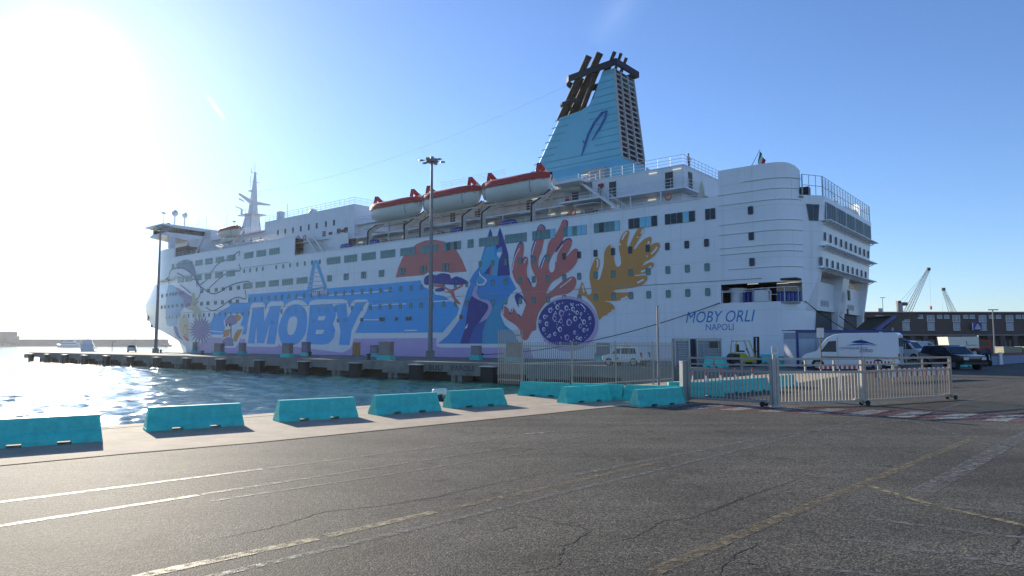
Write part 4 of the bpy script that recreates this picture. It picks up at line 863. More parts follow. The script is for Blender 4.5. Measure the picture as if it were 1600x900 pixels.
class Art:
    def __init__(s, name): s.name = name; s.v = []; s.f = []; s.mi = []; s.layer = 0
    def poly(s, pts, m, smooth=0, layer=None):
        if smooth: pts = cmr(pts, smooth)
        q = [artpt(*p) for p in pts]; s.flat([(a, z) for a, z, b in q], m, layer)
    def flat(s, sz, m, layer=None):
        s.layer = s.layer+1 if layer is None else layer; off = 0.004+0.0035*s.layer
        tr = geometry.tessellate_polygon([[Vector((a, z, 0)) for a, z in sz]])
        if max(a for a, z in sz) > 139:
            bm = bmesh.new(); vs = [bm.verts.new((a, 0, z)) for a, z in sz]
            for t in tr:
                try: bm.faces.new([vs[i] for i in t])
                except ValueError: pass
            for k in range(36): bmesh.ops.bisect_plane(bm, geom=bm.verts[:]+bm.edges[:]+bm.faces[:], plane_co=(139+k, 0, 0), plane_no=(1, 0, 0))
            for z0 in (4, 6, 9, 11.5, 13.5, 15.8): bmesh.ops.bisect_plane(bm, geom=bm.verts[:]+bm.edges[:]+bm.faces[:], plane_co=(0, 0, z0), plane_no=(0, 0, 1))
            bm.verts.index_update(); sz = [(v.co.x, v.co.z) for v in bm.verts]; tr = [[v.index for v in f.verts] for f in bm.faces]; bm.free()
            off += 0.03
        o = len(s.v); s.v += [S(a, hullb(a, z)-off, z) for a, z in sz]; s.f += [tuple(i+o for i in t) for t in tr]; s.mi += [PAL.index(m)]*len(tr)
    def line(s, pts, w, m, smooth=True, layer=None):
        if smooth: pts = cmo(pts)
        q = [artpt(*p) for p in pts]; q = [Vector((a, z)) for a, z, b in q]; L_, R_ = [], []
        for i, p in enumerate(q):
            t = (q[min(i+1, len(q)-1)]-q[max(i-1, 0)]); t = t.normalized() if t.length > 1e-6 else Vector((1, 0)); d = Vector((-t.y, t.x))*w/2; L_.append(p+d); R_.append(p-d)
        s.layer = s.layer+1 if layer is None else layer
        for i in range(len(q)-1): s.flat([tuple(x) for x in (L_[i], L_[i+1], R_[i+1], R_[i])], m, s.layer)
    def build(s, label=None):
        me = bpy.data.meshes.new(s.name); me.from_pydata(s.v, [], s.f)
        for m in PAL: me.materials.append(m)
        me.polygons.foreach_set('material_index', s.mi)
        bm = bmesh.new(); bm.from_mesh(me)
        for f in bm.faces:
            f.normal_update()
            if f.normal.y > 0: f.normal_flip()
        bm.to_mesh(me); bm.free()
        return obj(s.name, me, hull, label=label)
def ell(cx, cy, rx, ry, n=28): return [(cx+rx*math.cos(2*math.pi*k/n), cy+ry*math.sin(2*math.pi*k/n)) for k in range(n)]
k7 = crop(600, 360, 4.285); k5 = crop(380, 380, 5); kb = crop(220, 400, 5); ka1 = crop(780, 320, 6.922); ka2 = crop(780, 430, 6.922); kg = crop(890, 330, 6.922); k3 = crop(740, 320, 3.215)
# lilac boot band and blue field
a = Art('blue_band_painting')
a.poly([(300, 552), (318, 532), (330, 527), (400, 531), (470, 543), (535, 551), (548, 545), (553, 529), (682, 528), (682, 541), (690, 543), (810, 543), (828, 543), (834, 562), (600, 562), (300, 556)], A_LILAC)
a.poly([(302, 552), (318, 532), (330, 527), (352, 528), (338, 540), (328, 554)], A_PINK, 0)
a.poly([(388, 460), (470, 453.7), (600, 443.5), (657, 438), (662, 448), (690, 460), (716, 478), (719, 487), (708, 500), (692, 519.3), (557, 520.5), (329, 523), (328, 508), (333, 495), (343, 487), (358, 479), (362, 472.5), (387.6, 473)], A_BLUE)
a.poly(kb((545, 582), (640, 590), (640, 597), (545, 590)), A_WHITE)
for x0, y0, x1, y1, w in ((418, 424, 470, 424, 8), (655, 409, 1072, 378, 9)): a.poly(k5((x0, y0-w/2), (x1, y1-w/2), (x1, y1+w/2), (x0, y0+w/2)), A_WHITE, layer=9)
for x0, y0, x1, y1, w in ((0, 404, 55, 400, 8), (0, 497, 150, 492, 7), (325, 477, 455, 470, 8), (140, 670, 222, 669, 8)): a.poly(k7((x0, y0-w/2), (x1, y1-w/2), (x1, y1+w/2), (x0, y0+w/2)), A_WHITE, layer=9)
a.poly(k5((945, 594), (1068, 594), (1068, 603), (945, 602)), A_WHITE, layer=9); a.poly(k5((985, 485), (1105, 479), (1105, 486), (985, 493)), A_WHITE, layer=9)
a.build()
# MOBY
a = Art('lettering'); a.layer = 9
a.poly(k5((10, 806), (24, 720), (60, 485), (82, 465), (156, 463), (172, 480), (174, 530), (192, 478), (215, 456), (305, 454), (320, 470), (316, 520), (280, 800), (240, 812)), A_WHITE, layer=10)
a.poly(k5((268, 690), (280, 610), (312, 520), (340, 475), (385, 450), (430, 443), (480, 458), (512, 505), (512, 600), (500, 700), (470, 770), (420, 806), (350, 812), (290, 795)), A_WHITE, 3, layer=11)
a.poly(k5((478, 812), (510, 485), (530, 452), (570, 440), (780, 438), (812, 447), (835, 520), (770, 600), (750, 660), (735, 720), (700, 788), (650, 818), (560, 822)), A_WHITE, layer=12)
a.poly(k5((690, 800), (735, 790), (745, 640), (728, 580), (715, 470), (780, 440), (815, 450), (830, 515), (850, 460), (880, 442), (970, 440), (986, 470), (965, 530), (905, 640), (868, 720), (855, 795), (838, 826), (760, 832)), A_WHITE, layer=13)
a.poly(k5((37, 783), (75, 503), (163, 497), (168, 612), (215, 492), (297, 488), (285, 560), (250, 788), (185, 786), (212, 625), (165, 782), (108, 783), (107, 640), (90, 785)), A_BLUE, layer=14)
a.poly(k5((276, 690), (290, 610), (325, 530), (365, 490), (420, 476), (468, 495), (500, 555), (500, 640), (488, 705), (455, 758), (410, 792), (350, 797), (300, 777)), A_BLUE, 3, layer=14)
a.poly(k5((348, 650), (362, 590), (400, 570), (425, 592), (420, 645), (400, 700), (370, 718), (350, 700)), A_WHITE, 3, layer=15)
a.poly(k5((489, 788), (510, 640), (525, 485), (695, 475), (722, 500), (727, 565), (704, 630), (722, 680), (710, 740), (668, 785), (620, 793)), A_BLUE, layer=14)
a.poly(k5((585, 602), (590, 572), (648, 567), (640, 592), (620, 604)), A_WHITE, layer=15); a.poly(k5((566, 711), (572, 677), (636, 676), (624, 708)), A_WHITE, layer=15)
a.poly(k5((750, 796), (762, 680), (742, 590), (718, 482), (808, 470), (820, 582), (878, 467), (965, 460), (900, 570), (850, 680), (832, 796)), A_BLUE, layer=14)
a.build()
# little lattice tower
a = Art('tower_painting'); a.layer = 9
a.poly(k5((520, 380), (650, 345), (652, 397), (525, 412)), A_WHITE); a.poly(k5((500, 368), (548, 142), (568, 128), (588, 142), (655, 345), (640, 372), (625, 350), (520, 372)), A_LBLUE); a.poly(k5((542, 352), (568, 160), (630, 340)), A_WHITE)
for i in range(5):
    y = 190+i*35; w = 8+i*14; a.poly(k5((570-w, y), (570+w, y-2), (570+w, y+5), (570-w, y+7)), A_PINK, layer=14)
for y in (358, 372, 398): a.poly(k5((522, y+5), (648, y-4), (648, y), (522, y+9)), A_STEEL, layer=14)
for i in range(7): a.poly(k5((528+17*i, 376), (536+17*i, 375), (536+17*i, 394), (528+17*i, 395)), A_CORAL if i % 2 else A_STEEL, layer=13)
a.build()
# red sun
a = Art('sun_painting'); a.poly(k7((78, 316), (95, 250), (125, 180), (170, 128), (220, 90), (275, 68), (330, 62), (400, 72), (450, 100), (490, 140), (525, 200), (555, 276), (450, 284), (290, 297)), A_CORAL); a.build()
# mountain
a = Art('mountain_painting'); a.layer = 4
a.poly([(676, 541), (686, 532), (700, 518), (712, 500), (717, 484), (723, 464), (729, 440), (737, 426), (746, 414), (753, 390), (762, 360), (766, 353), (771, 362), (773, 376), (776, 372), (779, 354), (783, 352), (788, 368), (792, 380), (796, 400), (797, 430), (811, 449), (803, 462), (795, 470), (785, 490), (793, 508), (808, 518), (814, 540)], A_WHITE)
a.poly([(684, 537), (700, 524), (717, 501), (721, 486), (727, 465), (733, 440), (740, 428), (749, 416), (756, 390), (764, 362), (766, 357), (769, 364), (772, 383), (776, 374), (780, 357), (782, 356), (787, 370), (790, 380), (795, 400), (795, 428), (807, 451), (798, 460), (790, 472), (781, 490), (789, 508), (804, 520), (811, 537)], A_MID)
a.poly(k7((655, 280), (640, 240), (690, 105), (715, 60), (740, 105), (742, 190), (690, 290)), A_LBLUE); a.poly(k7((688, 110), (705, 20), (714, -12), (724, 20), (738, 100)), A_NAVY)
a.poly(k7((760, 305), (772, 190), (750, 100), (768, 10), (780, -14), (800, 55), (830, 150), (845, 300)), A_NAVY); a.poly(k7((668, 292), (700, 250), (740, 195), (745, 290)), A_NAVY)
a.poly(k7((710, 302), (738, 200), (765, 120), (790, 108), (795, 150), (768, 210), (758, 302)), A_LBLUE); a.poly(k7((757, 160), (764, 142), (773, 150), (782, 140), (789, 152), (773, 186)), A_WHITE); a.poly(k7((705, 300), (716, 240), (735, 200), (722, 300)), A_CORAL)
a.poly(k7((637, 270), (655, 302), (690, 330), (682, 355), (660, 370), (625, 365), (625, 330), (640, 312)), A_WHITE, 3); a.poly(k7((625, 330), (640, 305), (660, 318), (676, 332), (668, 352), (630, 358)), A_LBLUE, 3)
a.poly(k7((830, 440), (770, 478), (735, 510), (722, 550), (682, 615), (662, 680), (660, 758), (905, 758), (875, 700), (815, 650), (780, 580), (790, 500), (830, 470)), A_CYAN)
a.poly(k7((590, 440), (612, 450), (645, 472), (690, 490), (702, 512), (685, 548), (640, 610), (600, 662), (570, 757), (512, 757), (545, 650), (560, 540), (570, 480)), A_NAVY)
a.poly(k7((570, 757), (600, 660), (640, 615), (690, 592), (662, 680), (660, 757)), A_STEEL)
a.poly(k7((596, 440), (600, 400), (614, 372), (632, 376), (622, 420), (650, 458), (700, 468), (726, 505), (720, 545), (690, 592), (640, 618), (690, 545), (703, 510), (690, 488), (645, 470)), A_PINK, 2)
a.poly(k7((545, 650), (565, 622), (560, 650), (545, 662)), A_WHITE)
a.build()
# pine tree
a = Art('pine_painting'); a.layer = 12
a.poly(k7((250, 345), (262, 305), (290, 285), (350, 275), (440, 282), (490, 298), (570, 322), (580, 360), (560, 400), (545, 450), (525, 520), (505, 580), (470, 620), (430, 660), (340, 770), (358, 745), (470, 600), (505, 545), (500, 505), (440, 445), (345, 430), (325, 385)), A_WHITE)
a.poly(k7((268, 345), (280, 308), (320, 294), (350, 300), (385, 287), (440, 295), (452, 322), (485, 308), (525, 320), (560, 340), (556, 358), (500, 366), (430, 362), (330, 358), (285, 366)), A_NAVY, 3)
a.poly(k7((345, 392), (400, 382), (406, 405), (350, 410)), A_NAVY, 2)
a.poly(k7((330, 362), (388, 360), (396, 372), (450, 397), (488, 382), (535, 358), (530, 375), (470, 407), (480, 450), (515, 488), (502, 498), (462, 455), (445, 420), (395, 412), (438, 407), (400, 385), (340, 376)), A_CORAL)
for i in range(26):
    x = 285+random.random()*260; y = 312+random.random()*40; a.poly(k7((x, y), (x+5, y), (x+5, y+9), (x, y+9)), A_STEEL, layer=17)
a.build()
# red coral
a = Art('coral_painting'); a.layer = 12
body = ka2((285, 705), (312, 685), (332, 645), (355, 607), (400, 588), (402, 500), (430, 405), (480, 330), (555, 252), (620, 222), (720, 205), (780, 178), (825, 122), (836, 60), (820, 22), (780, 15), (700, 55), (640, 102), (565, 172), (525, 196), (513, 185), (555, 100), (600, 55))+\
    ka1((640, 795), (690, 760), (735, 732), (790, 690), (840, 620), (856, 560), (858, 500), (840, 474), (800, 485), (745, 545), (722, 555), (755, 500), (782, 440), (787, 390), (765, 372), (720, 382), (672, 430), (632, 500), (610, 600), (602, 690), (577, 732), (545, 716), (537, 650), (560, 580), (600, 510), (650, 450), (682, 390), (712, 320), (737, 240), (738, 188), (710, 160), (680, 178), (640, 260), (612, 320), (562, 372), (530, 430), (507, 540), (462, 640), (437, 695), (424, 650), (430, 580), (457, 500), (482, 400), (498, 300), (492, 242), (465, 228), (430, 260), (410, 330), (380, 400), (356, 480), (342, 580), (346, 660), (375, 740), (402, 790), (405, 850), (385, 892), (350, 870), (310, 790), (298, 700), (314, 630), (312, 580), (294, 563), (270, 590), (250, 612), (262, 540), (269, 470), (262, 430), (237, 412), (206, 460), (166, 560), (140, 660), (145, 740), (180, 830))+\
    ka2((225, 120), (255, 200), (290, 300), (280, 350), (265, 390), (252, 425), (232, 452), (205, 430), (170, 372), (150, 350), (125, 412), (97, 360), (62, 335), (35, 360), (45, 430), (90, 480), (180, 540), (222, 592), (245, 680))
a.poly(body, A_CORAL, 3, layer=12)
a.poly(ka2((170, 240), (178, 208), (205, 195), (240, 212), (280, 262), (297, 325), (265, 262), (228, 242), (206, 282), (218, 350), (192, 310)), A_NAVY, 2, layer=13)
for pts in (ka1((150, 640), (170, 545), (206, 440), (236, 408), (264, 432)), ka1((346, 570), (360, 470), (400, 350), (412, 285), (430, 235), (465, 218), (495, 250), (497, 300)), ka1((735, 250), (740, 190), (722, 165)), ka1((612, 510), (660, 440), (720, 380), (765, 368), (787, 392)), ka1((690, 390), (662, 432), (630, 475)), ka1((250, 615), (262, 585), (285, 562)), ka1((505, 540), (470, 600), (440, 690)), ka1((310, 790), (350, 868)), ka2((205, 420), (235, 455)), ka2((110, 405), (125, 415), (140, 365))): a.line(pts, 0.16, A_NAVY, layer=14)
for pts in (ka1((145, 710), (165, 590), (195, 520), (225, 470)), ka1((355, 540), (375, 470), (400, 395)), ka1((625, 290), (660, 220), (672, 185)), ka1((615, 620), (635, 520), (690, 430)), ka1((455, 690), (495, 570)), ka2((660, 135), (720, 90), (785, 35)), ka2((50, 420), (52, 355)), ka2((138, 400), (155, 355)), ka1((270, 630), (295, 585)), ka1((520, 420), (532, 380))): a.line(pts, 0.13, A_WHITE, layer=15)
a.build()
# sea urchin shell
a = Art('urchin_shell_painting'); a.layer = 14
a.poly([ka2((748, 530))[0]]and [(x, y) for x, y in [ka2((750+322*math.cos(t), 525+298*math.sin(t)))[0] for t in [2*math.pi*k/36 for k in range(36)]]], A_PINK, layer=15)
a.poly([ka2((733+308*math.cos(t), 515+258*math.sin(t)))[0] for t in [2*math.pi*k/40 for k in range(40)]], A_STEEL if False else A_NAVY, layer=16)
for x, y, r in ((632, 345, 24), (555, 380, 24), (675, 410, 32), (730, 355, 25), (800, 365, 22), (845, 405, 20), (600, 465, 27), (495, 450, 21), (515, 525, 22), (670, 495, 23), (757, 510, 34), (825, 470, 25), (920, 505, 24), (985, 465, 18), (880, 550, 23), (485, 585, 20), (660, 585, 25), (605, 635, 20), (550, 655, 17), (735, 672, 28), (820, 620, 18), (845, 675, 17), (885, 685, 19), (920, 595, 20), (445, 500, 17), (890, 415, 14), (490, 705, 12), (665, 735, 13), (960, 590, 13), (605, 300, 12), (800, 315, 12), (620, 415, 10)):
    e = [ka2((x+r*0.85*math.cos(t), y+r*1.15*math.sin(t)))[0] for t in [2*math.pi*k/14 for k in range(14)]]; a.poly(e, A_PINK if r in (32, 27, 34, 28, 23) else A_WHITE, layer=17)
    e = [ka2((x+r*0.15+r*0.5*math.cos(t), y+r*0.1+r*0.72*math.sin(t)))[0] for t in [2*math.pi*k/12 for k in range(12)]]; a.poly(e, A_NAVY, layer=18)
for i in range(70):
    t, q = random.random()*6.283, math.sqrt(random.random())*0.93; x, y = 733+300*q*math.cos(t), 515+250*q*math.sin(t); r = random.uniform(4, 8)
    a.poly([ka2((x+r*math.cos(k*1.2566), y+1.3*r*math.sin(k*1.2566)))[0] for k in range(5)], A_WHITE, layer=17)
a.line(ka2((880, 310), (905, 330), (938, 370)), 0.12, A_WHITE, layer=19); a.build()
# golden coral
a = Art('gold_coral_painting'); a.layer = 12
gold = k3((632, 577), (650, 560), (690, 545), (709, 525), (702, 503), (680, 490), (655, 484), (720, 482), (770, 470), (800, 446), (780, 440), (720, 440), (705, 433), (720, 427), (800, 416), (850, 400), (872, 376))+\
    kg((842, 740), (842, 710), (820, 694), (775, 695), (715, 703), (712, 690), (780, 680), (830, 668), (880, 622), (912, 592), (905, 558), (870, 554), (825, 575), (792, 592), (815, 550), (870, 520), (930, 470), (972, 400), (976, 357), (950, 340), (905, 352), (865, 378), (886, 330), (886, 288), (862, 277), (805, 306), (750, 360), (712, 412), (698, 395), (722, 350), (770, 270), (802, 195), (795, 182), (752, 180), (715, 230), (672, 318), (640, 390), (622, 350), (640, 270), (648, 225), (625, 206), (592, 228), (556, 278), (541, 340), (535, 400), (546, 460), (556, 520), (556, 580), (522, 602), (497, 578), (482, 500), (477, 400), (455, 362), (422, 374), (392, 410), (374, 470), (370, 580), (345, 680), (322, 738), (300, 740), (302, 660), (322, 600), (326, 540), (310, 506), (282, 508), (250, 570), (226, 640), (218, 720), (230, 800), (240, 870))+\
    k3((588, 447), (575, 452), (560, 420), (548, 388), (540, 400), (526, 448), (560, 460), (600, 500), (620, 540))
a.poly(gold, A_GOLD, 3, layer=12)
for pts in (kg((570, 310), (590, 265), (622, 225)), kg((775, 245), (795, 195)), kg((850, 360), (862, 325)), kg((885, 465), (925, 425), (950, 385)), kg((300, 610), (308, 560), (298, 520)), kg((462, 395), (452, 368)), kg((735, 775), (780, 752), (805, 738)), kg((775, 655), (820, 640)), kg((860, 612), (885, 598)), kg((835, 490), (845, 482)), kg((545, 370), (550, 350)), kg((735, 290), (742, 275)), k3((675, 552), (695, 540), (703, 525)), k3((740, 476), (775, 462)), k3((556, 440), (548, 405))): a.line(pts, 0.2, A_WHITE, layer=14)
a.build()
# figure with a headscarf at the bow, shells, parasol
a = Art('headscarf_portrait_painting'); a.layer = 3
a.poly(kb((215, 235), (270, 238), (285, 300), (330, 335), (342, 400), (305, 440), (292, 520), (255, 545), (205, 540), (195, 440), (200, 340)), A_SKIN, 2)
a.poly(kb((272, 245), (300, 252), (400, 318), (396, 388), (350, 405), (335, 335), (290, 300)), A_MAUVE)
a.poly(kb((275, 80), (300, 48), (340, 30), (385, 32), (415, 70), (437, 170), (360, 108)), A_GREY, 2)
a.poly(kb((258, 545), (283, 560), (302, 620), (332, 655), (300, 640), (268, 600)), A_STEEL, 2)
for pts in (kb((225, 235), (218, 180), (240, 110), (300, 92), (360, 110), (430, 175), (440, 240)), kb((285, 132), (350, 165)), kb((310, 225), (350, 255), (392, 292)), kb((430, 170), (450, 222), (500, 262), (560, 295), (620, 280), (680, 240), (760, 210), (845, 200), (850, 240)), kb((465, 225), (520, 180), (570, 100), (615, 55), (690, 20), (770, -35), (765, 0)), kb((535, 250), (600, 190), (650, 150), (720, 120), (778, 112), (768, 60)), kb((510, 400), (560, 428), (620, 402), (700, 345), (760, 322), (822, 335), (815, 262)), kb((448, 205), (470, 260), (455, 320), (430, 345)), kb((450, 215), (430, 180), (385, 190))): a.line(pts, 0.2, A_LINE, layer=10)
a.poly(kb((400, 290), (418, 284), (426, 345), (456, 352), (432, 380), (462, 412), (484, 492), (438, 442), (425, 550), (414, 430), (352, 408), (372, 390), (405, 386)), A_CREAM, layer=8)
a.poly(kb((288, 540), (300, 480), (340, 443), (372, 470), (392, 560), (386, 640), (365, 668), (330, 650), (300, 600)), A_WHITE, 2, layer=6); a.poly(kb((296, 540), (308, 490), (340, 455), (365, 478), (382, 560), (377, 630), (360, 650), (330, 635), (308, 595)), A_CREAM, 2, layer=7)
a.poly(kb((330, 590), (345, 535), (362, 545), (368, 600), (350, 625)), A_GOLD, 2, layer=8); a.poly(kb((335, 590), (348, 550), (358, 558), (362, 598), (350, 612)), A_CREAM, 2, layer=9); a.poly(kb((332, 622), (358, 632), (378, 650), (372, 668), (350, 655)), A_CORAL, 2, layer=9)
sp = []
for k in range(44):
    t = 2*math.pi*k/44; r = (62 if k % 2 else random.uniform(88, 118)); r *= 1.25 if 0.6 < t < 2.4 and k % 2 == 0 else 1; sp.append(kb((470+r*0.95*math.cos(t), 575+r*math.sin(t)))[0])
a.poly(sp, A_MAUVE, layer=8)
a.poly(kb((622, 716), (640, 650), (660, 560), (648, 510), (690, 452), (775, 450), (803, 478), (780, 540), (812, 560), (760, 690), (738, 716)), A_WHITE, layer=11)
a.poly(kb((658, 518), (680, 475), (718, 460), (748, 480), (756, 520), (722, 540), (690, 535)), A_MAUVE, 2, layer=12); a.poly(kb((735, 463), (765, 459), (790, 476), (776, 502), (755, 512)), A_GOLD, layer=13)
a.poly(kb((703, 535), (711, 535), (710, 640), (702, 640)), A_NAVY, layer=13); a.poly(kb((655, 580), (705, 570), (690, 622), (642, 640)), A_GOLD, layer=12); a.poly(kb((738, 602), (762, 575), (800, 570), (747, 672), (720, 660)), A_GOLD, layer=12); a.poly(kb((630, 703), (640, 655), (682, 632), (720, 645), (728, 703)), A_MAUVE, layer=14)
a.build()
# names on the quarter
for txt, s0, z0, w, h, sh in (('MOBY ORLI', 32.1, 3.98, 7.35, 1.16, 0.28), ('NAPOLI', 29.9, 3.16, 2.95, 0.66, 0.0)):
    me = text_mesh(txt, LET, w, h, sh, 0.0); o = obj('lettering', me, hull, S(s0, -0.012, z0), (math.pi/2, R(0.0), 0))

# ------------------------------------------------------------ lifeboats hanging from the davits
def lifeboat(L_, beam, hh, label, s, b, z, can, group):
    t = thing('lifeboat', label, 'lifeboat', Wd(s, b, z), ROTZ, group)
    xs = [-1, -.94, -.84, -.68, -.45, -.2, 0, .2, .45, .68, .84, .94, 1]
    def w(x): return max(0.03, (1-abs(x)**2.6))**0.6
    rings = []
    for x in xs:
        k = w(x)*beam/2; keel = 0.55*max(0, abs(x)-0.55)**1.4*hh*1.5; g = hh*(0.78+0.10*abs(x)**2)
        rings.append([(x*L_/2*(1-0.07*(1-q)*abs(x)), y*k, lerp(keel, g, q)) for y, q in ((-1.0, 1), (-1.0, .8), (-.93, .5), (-.72, .2), (-.2, .02), (.2, .02), (.72, .2), (.93, .5), (1.0, .8), (1.0, 1))])
    MB().loft(rings, True, True).build('hull', M_BOAT, t, smooth=True)
    rings = []
    for x in xs:
        k = w(x)*beam/2*1.04+0.02; g = hh*(0.77+0.10*abs(x)**2); up = hh*0.17*max(0.25, (1-abs(x)**5))
        rings.append([(x*L_/2*1.01, y*k, g-0.15*hh*(1-q)+up*max(0, q-0.4)) for y, q in ((-1.02, 0.0), (-1.0, 0.6), (-.95, 1.05), (-.75, 1.35), (-.35, 1.5), (0, 1.52), (.35, 1.5), (.75, 1.35), (.95, 1.05), (1.0, .6), (1.02, 0))])
    MB().loft(rings, False).build('canopy', can, t, smooth=True)
    m = MB(); m.beam((-L_*.43, 0, -0.02), (L_*.43, 0, -0.02), 0.14, 0.2); m.build('keel', M_DAV, t)
    m = MB()
    for i in range(9):
        x = -0.8+0.2*i; y = -w(x)*beam/2-0.03; y2 = -w(x+.1)*beam/2-0.03; y3 = -w(min(.98, x+.2))*beam/2-0.03
        m.tube([(x*L_/2, y, hh*.8), ((x+.1)*L_/2, y2, hh*.62), (min(.97, x+.2)*L_/2, y3, hh*.8)], 0.02, 4)
    m.build('grab_line', M_ROPE, t)
    m = MB()
    for x in (-.74, .74): m.box((x*L_/2, 0, hh*1.04), (0.3, 0.25, 0.3))
    m.loft([[(0.42*L_/2-.5, -.45, hh*.98), (0.42*L_/2+.5, -.45, hh*.98), (0.42*L_/2+.5, .45, hh*.98), (0.42*L_/2-.5, .45, hh*.98)], [(0.42*L_/2-.3, -.3, hh*1.09), (0.42*L_/2+.35, -.3, hh*1.09), (0.42*L_/2+.35, .3, hh*1.09), (0.42*L_/2-.3, .3, hh*1.09)]]); m.build('lifting_hook', can, t)
    m = MB()
    for x in (-.7, .62):
        y = -w(x)*beam/2-0.03; m.tube([(x*L_/2, y, hh*.7), (x*L_/2-.1, y*0.98, hh*.45), (x*L_/2-.2, y*.7, hh*.17)], 0.03, 4)
    m.build('skate_strap', M_BLACK, t)
    return t
GB = 'red topped lifeboats on the ferry'
lifeboat(11.7, 3.7, 2.95, 'red topped lifeboat nearest the funnel, rightmost of the three', 56.6, 1.6, 20.55, M_RED, GB)
lifeboat(11.7, 3.7, 2.95, 'red topped lifeboat half hidden by the tall lamp mast, middle of the three', 68.4, 1.6, 20.55, M_RED, GB)
lifeboat(11.7, 3.7, 2.95, 'red topped lifeboat nearest the radar mast, leftmost of the three', 80.1, 1.6, 20.55, M_RED, GB)
lifeboat(7.4, 2.5, 2.1, 'small rescue boat with faded orange top just behind the bridge wing', 129.2, 1.3, 22.6, mat('faded_orange', (0.5, 0.13, 0.06), 0.6), GB)
mb = MB()
for s in (131.2, 127.2): mb.beam(P(s, 0.6, 20.3), P(s, 1.4, 22.6), 0.35, 0.5); mb.beam(P(s-3, 0.6, 20.3), P(s-1, 2.6, 23.8), 0.3, 0.3)
mb.span(S(131.5, 0.7, 21.9), S(127, 2.2, 22.55)); mb.build('rescue_cradle', M_DAV, ferry)
MB().beam(P(149, 0.6, 20.4), P(144.8, 0.7, 22.9), 0.35, 0.4).build('deck_crane', M_DAV, ferry); MB().beam(P(141.5, .6, 20.4), P(137.5, .6, 24.2), 0.25, 0.3).build('deck_crane', M_DAV, ferry)
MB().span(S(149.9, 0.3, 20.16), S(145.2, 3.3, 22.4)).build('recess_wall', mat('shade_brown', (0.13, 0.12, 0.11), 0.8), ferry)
rp = MB(); rp.tube([(-0.7, 0, 0.36), (-0.62, 0, 0.36), (0.62, 0, 0.36), (0.7, 0, 0.36)], [0.25, 0.34, 0.34, 0.25], 12); rpm = rp.mesh('canister', M_WPLAST)
rk = MB(); rk.span((-0.5, -0.3, 0), (-0.4, 0.3, 0.1)); rk.span((0.4, -0.3, 0), (0.5, 0.3, 0.1)); rkm = rk.mesh('cradle', M_STEEL)
for i in range(10):
    p = Wd(130-i*1.55, 0.75, 20.38+ (0.0)); t = thing('life_raft_canister', '%s white life raft canister from the lifeboats in the row on the forward deck edge' % ('first second third fourth fifth sixth seventh eighth ninth tenth'.split()[9-i]), 'life raft', p, ROTZ, 'white life raft canisters along the forward deck')
    obj('canister', rpm, t); obj('cradle', rkm, t); p.z += 0.62
for s, lb in ((84.4, 'blue tarpaulin cover below the leftmost lifeboat'), (66.3, 'blue tarpaulin cover under the lifeboat by the lamp mast'), (57.0, 'rounded blue tarpaulin cover under the rightmost lifeboat'), (91.2, 'dark blue tarpaulin cover left of the lifeboats')):
    t = MB(); t.loft([[(x*1.2, y, z) for y, z in ((-.45*k, 0), (-.45*k, .6*k), (-.3*k, .95*k), (.3*k, .95*k), (.45*k, .6*k), (.45*k, 0))] for x, k in ((-1, .7), (-.85, .95), (-.3, 1), (.3, 1.05), (.85, .95), (1, .65))])
    o = t.build('tarpaulin_cover', M_BLUE_TARP, smooth=True); o.location = Wd(s, 0.8, 16.95); o.rotation_euler = (0, 0, ROTZ); tag(o, lb, 'cover', 'blue covers on the promenade')
# parasol, flag
t = thing('parasol', 'closed cream parasol standing on the after deck behind the rail', 'parasol', Wd(30.6, 1.3, 16.36), ROTZ)
MB().tube([(0, 0, 0), (0, 0, 2.9)], 0.04).build('pole', M_WHITE, t); MB().lathe([(.30, .9), (.34, 1.2), (.22, 2.2), (.05, 2.8), (.001, 2.85)], n=10).build('canopy', mat('cream_cloth', (0.6, 0.56, 0.44), 0.8), t, smooth=True)
t = thing('flag', 'green white and red flag on its staff at the stern of the ferry', 'flag', Wd(27.3, 9.5, 18.6), ROTZ)
MB().tube([(-2.6, 0, 0.6), (0.2, 0, 5.2)], 0.05).build('staff', M_WHITE, t)
mf = MB(); PALF = [mat('flag_green', (0.0, 0.20, 0.10), 0.8), mat('flag_white', (0.7, 0.7, 0.7), 0.8), mat('flag_red', (0.45, 0.03, 0.04), 0.8)]
gr = {}
for i in range(13):
    for j in range(7):
        u, v = i/12, j/6; gr[i, j] = (0.15+0.75*u*0.8-0.35*v+0.06*math.sin(7*u+2*v), 0.12*math.sin(9*u+1.5*v), 5.0-1.25*v*0.8-1.1*u)
for i in range(12):
    mf.m = i//4
    for j in range(6): mf.add([gr[i, j], gr[i+1, j], gr[i+1, j+1], gr[i, j+1]], [(0, 1, 2, 3)])
mf.build('cloth', PALF, t, smooth=True)

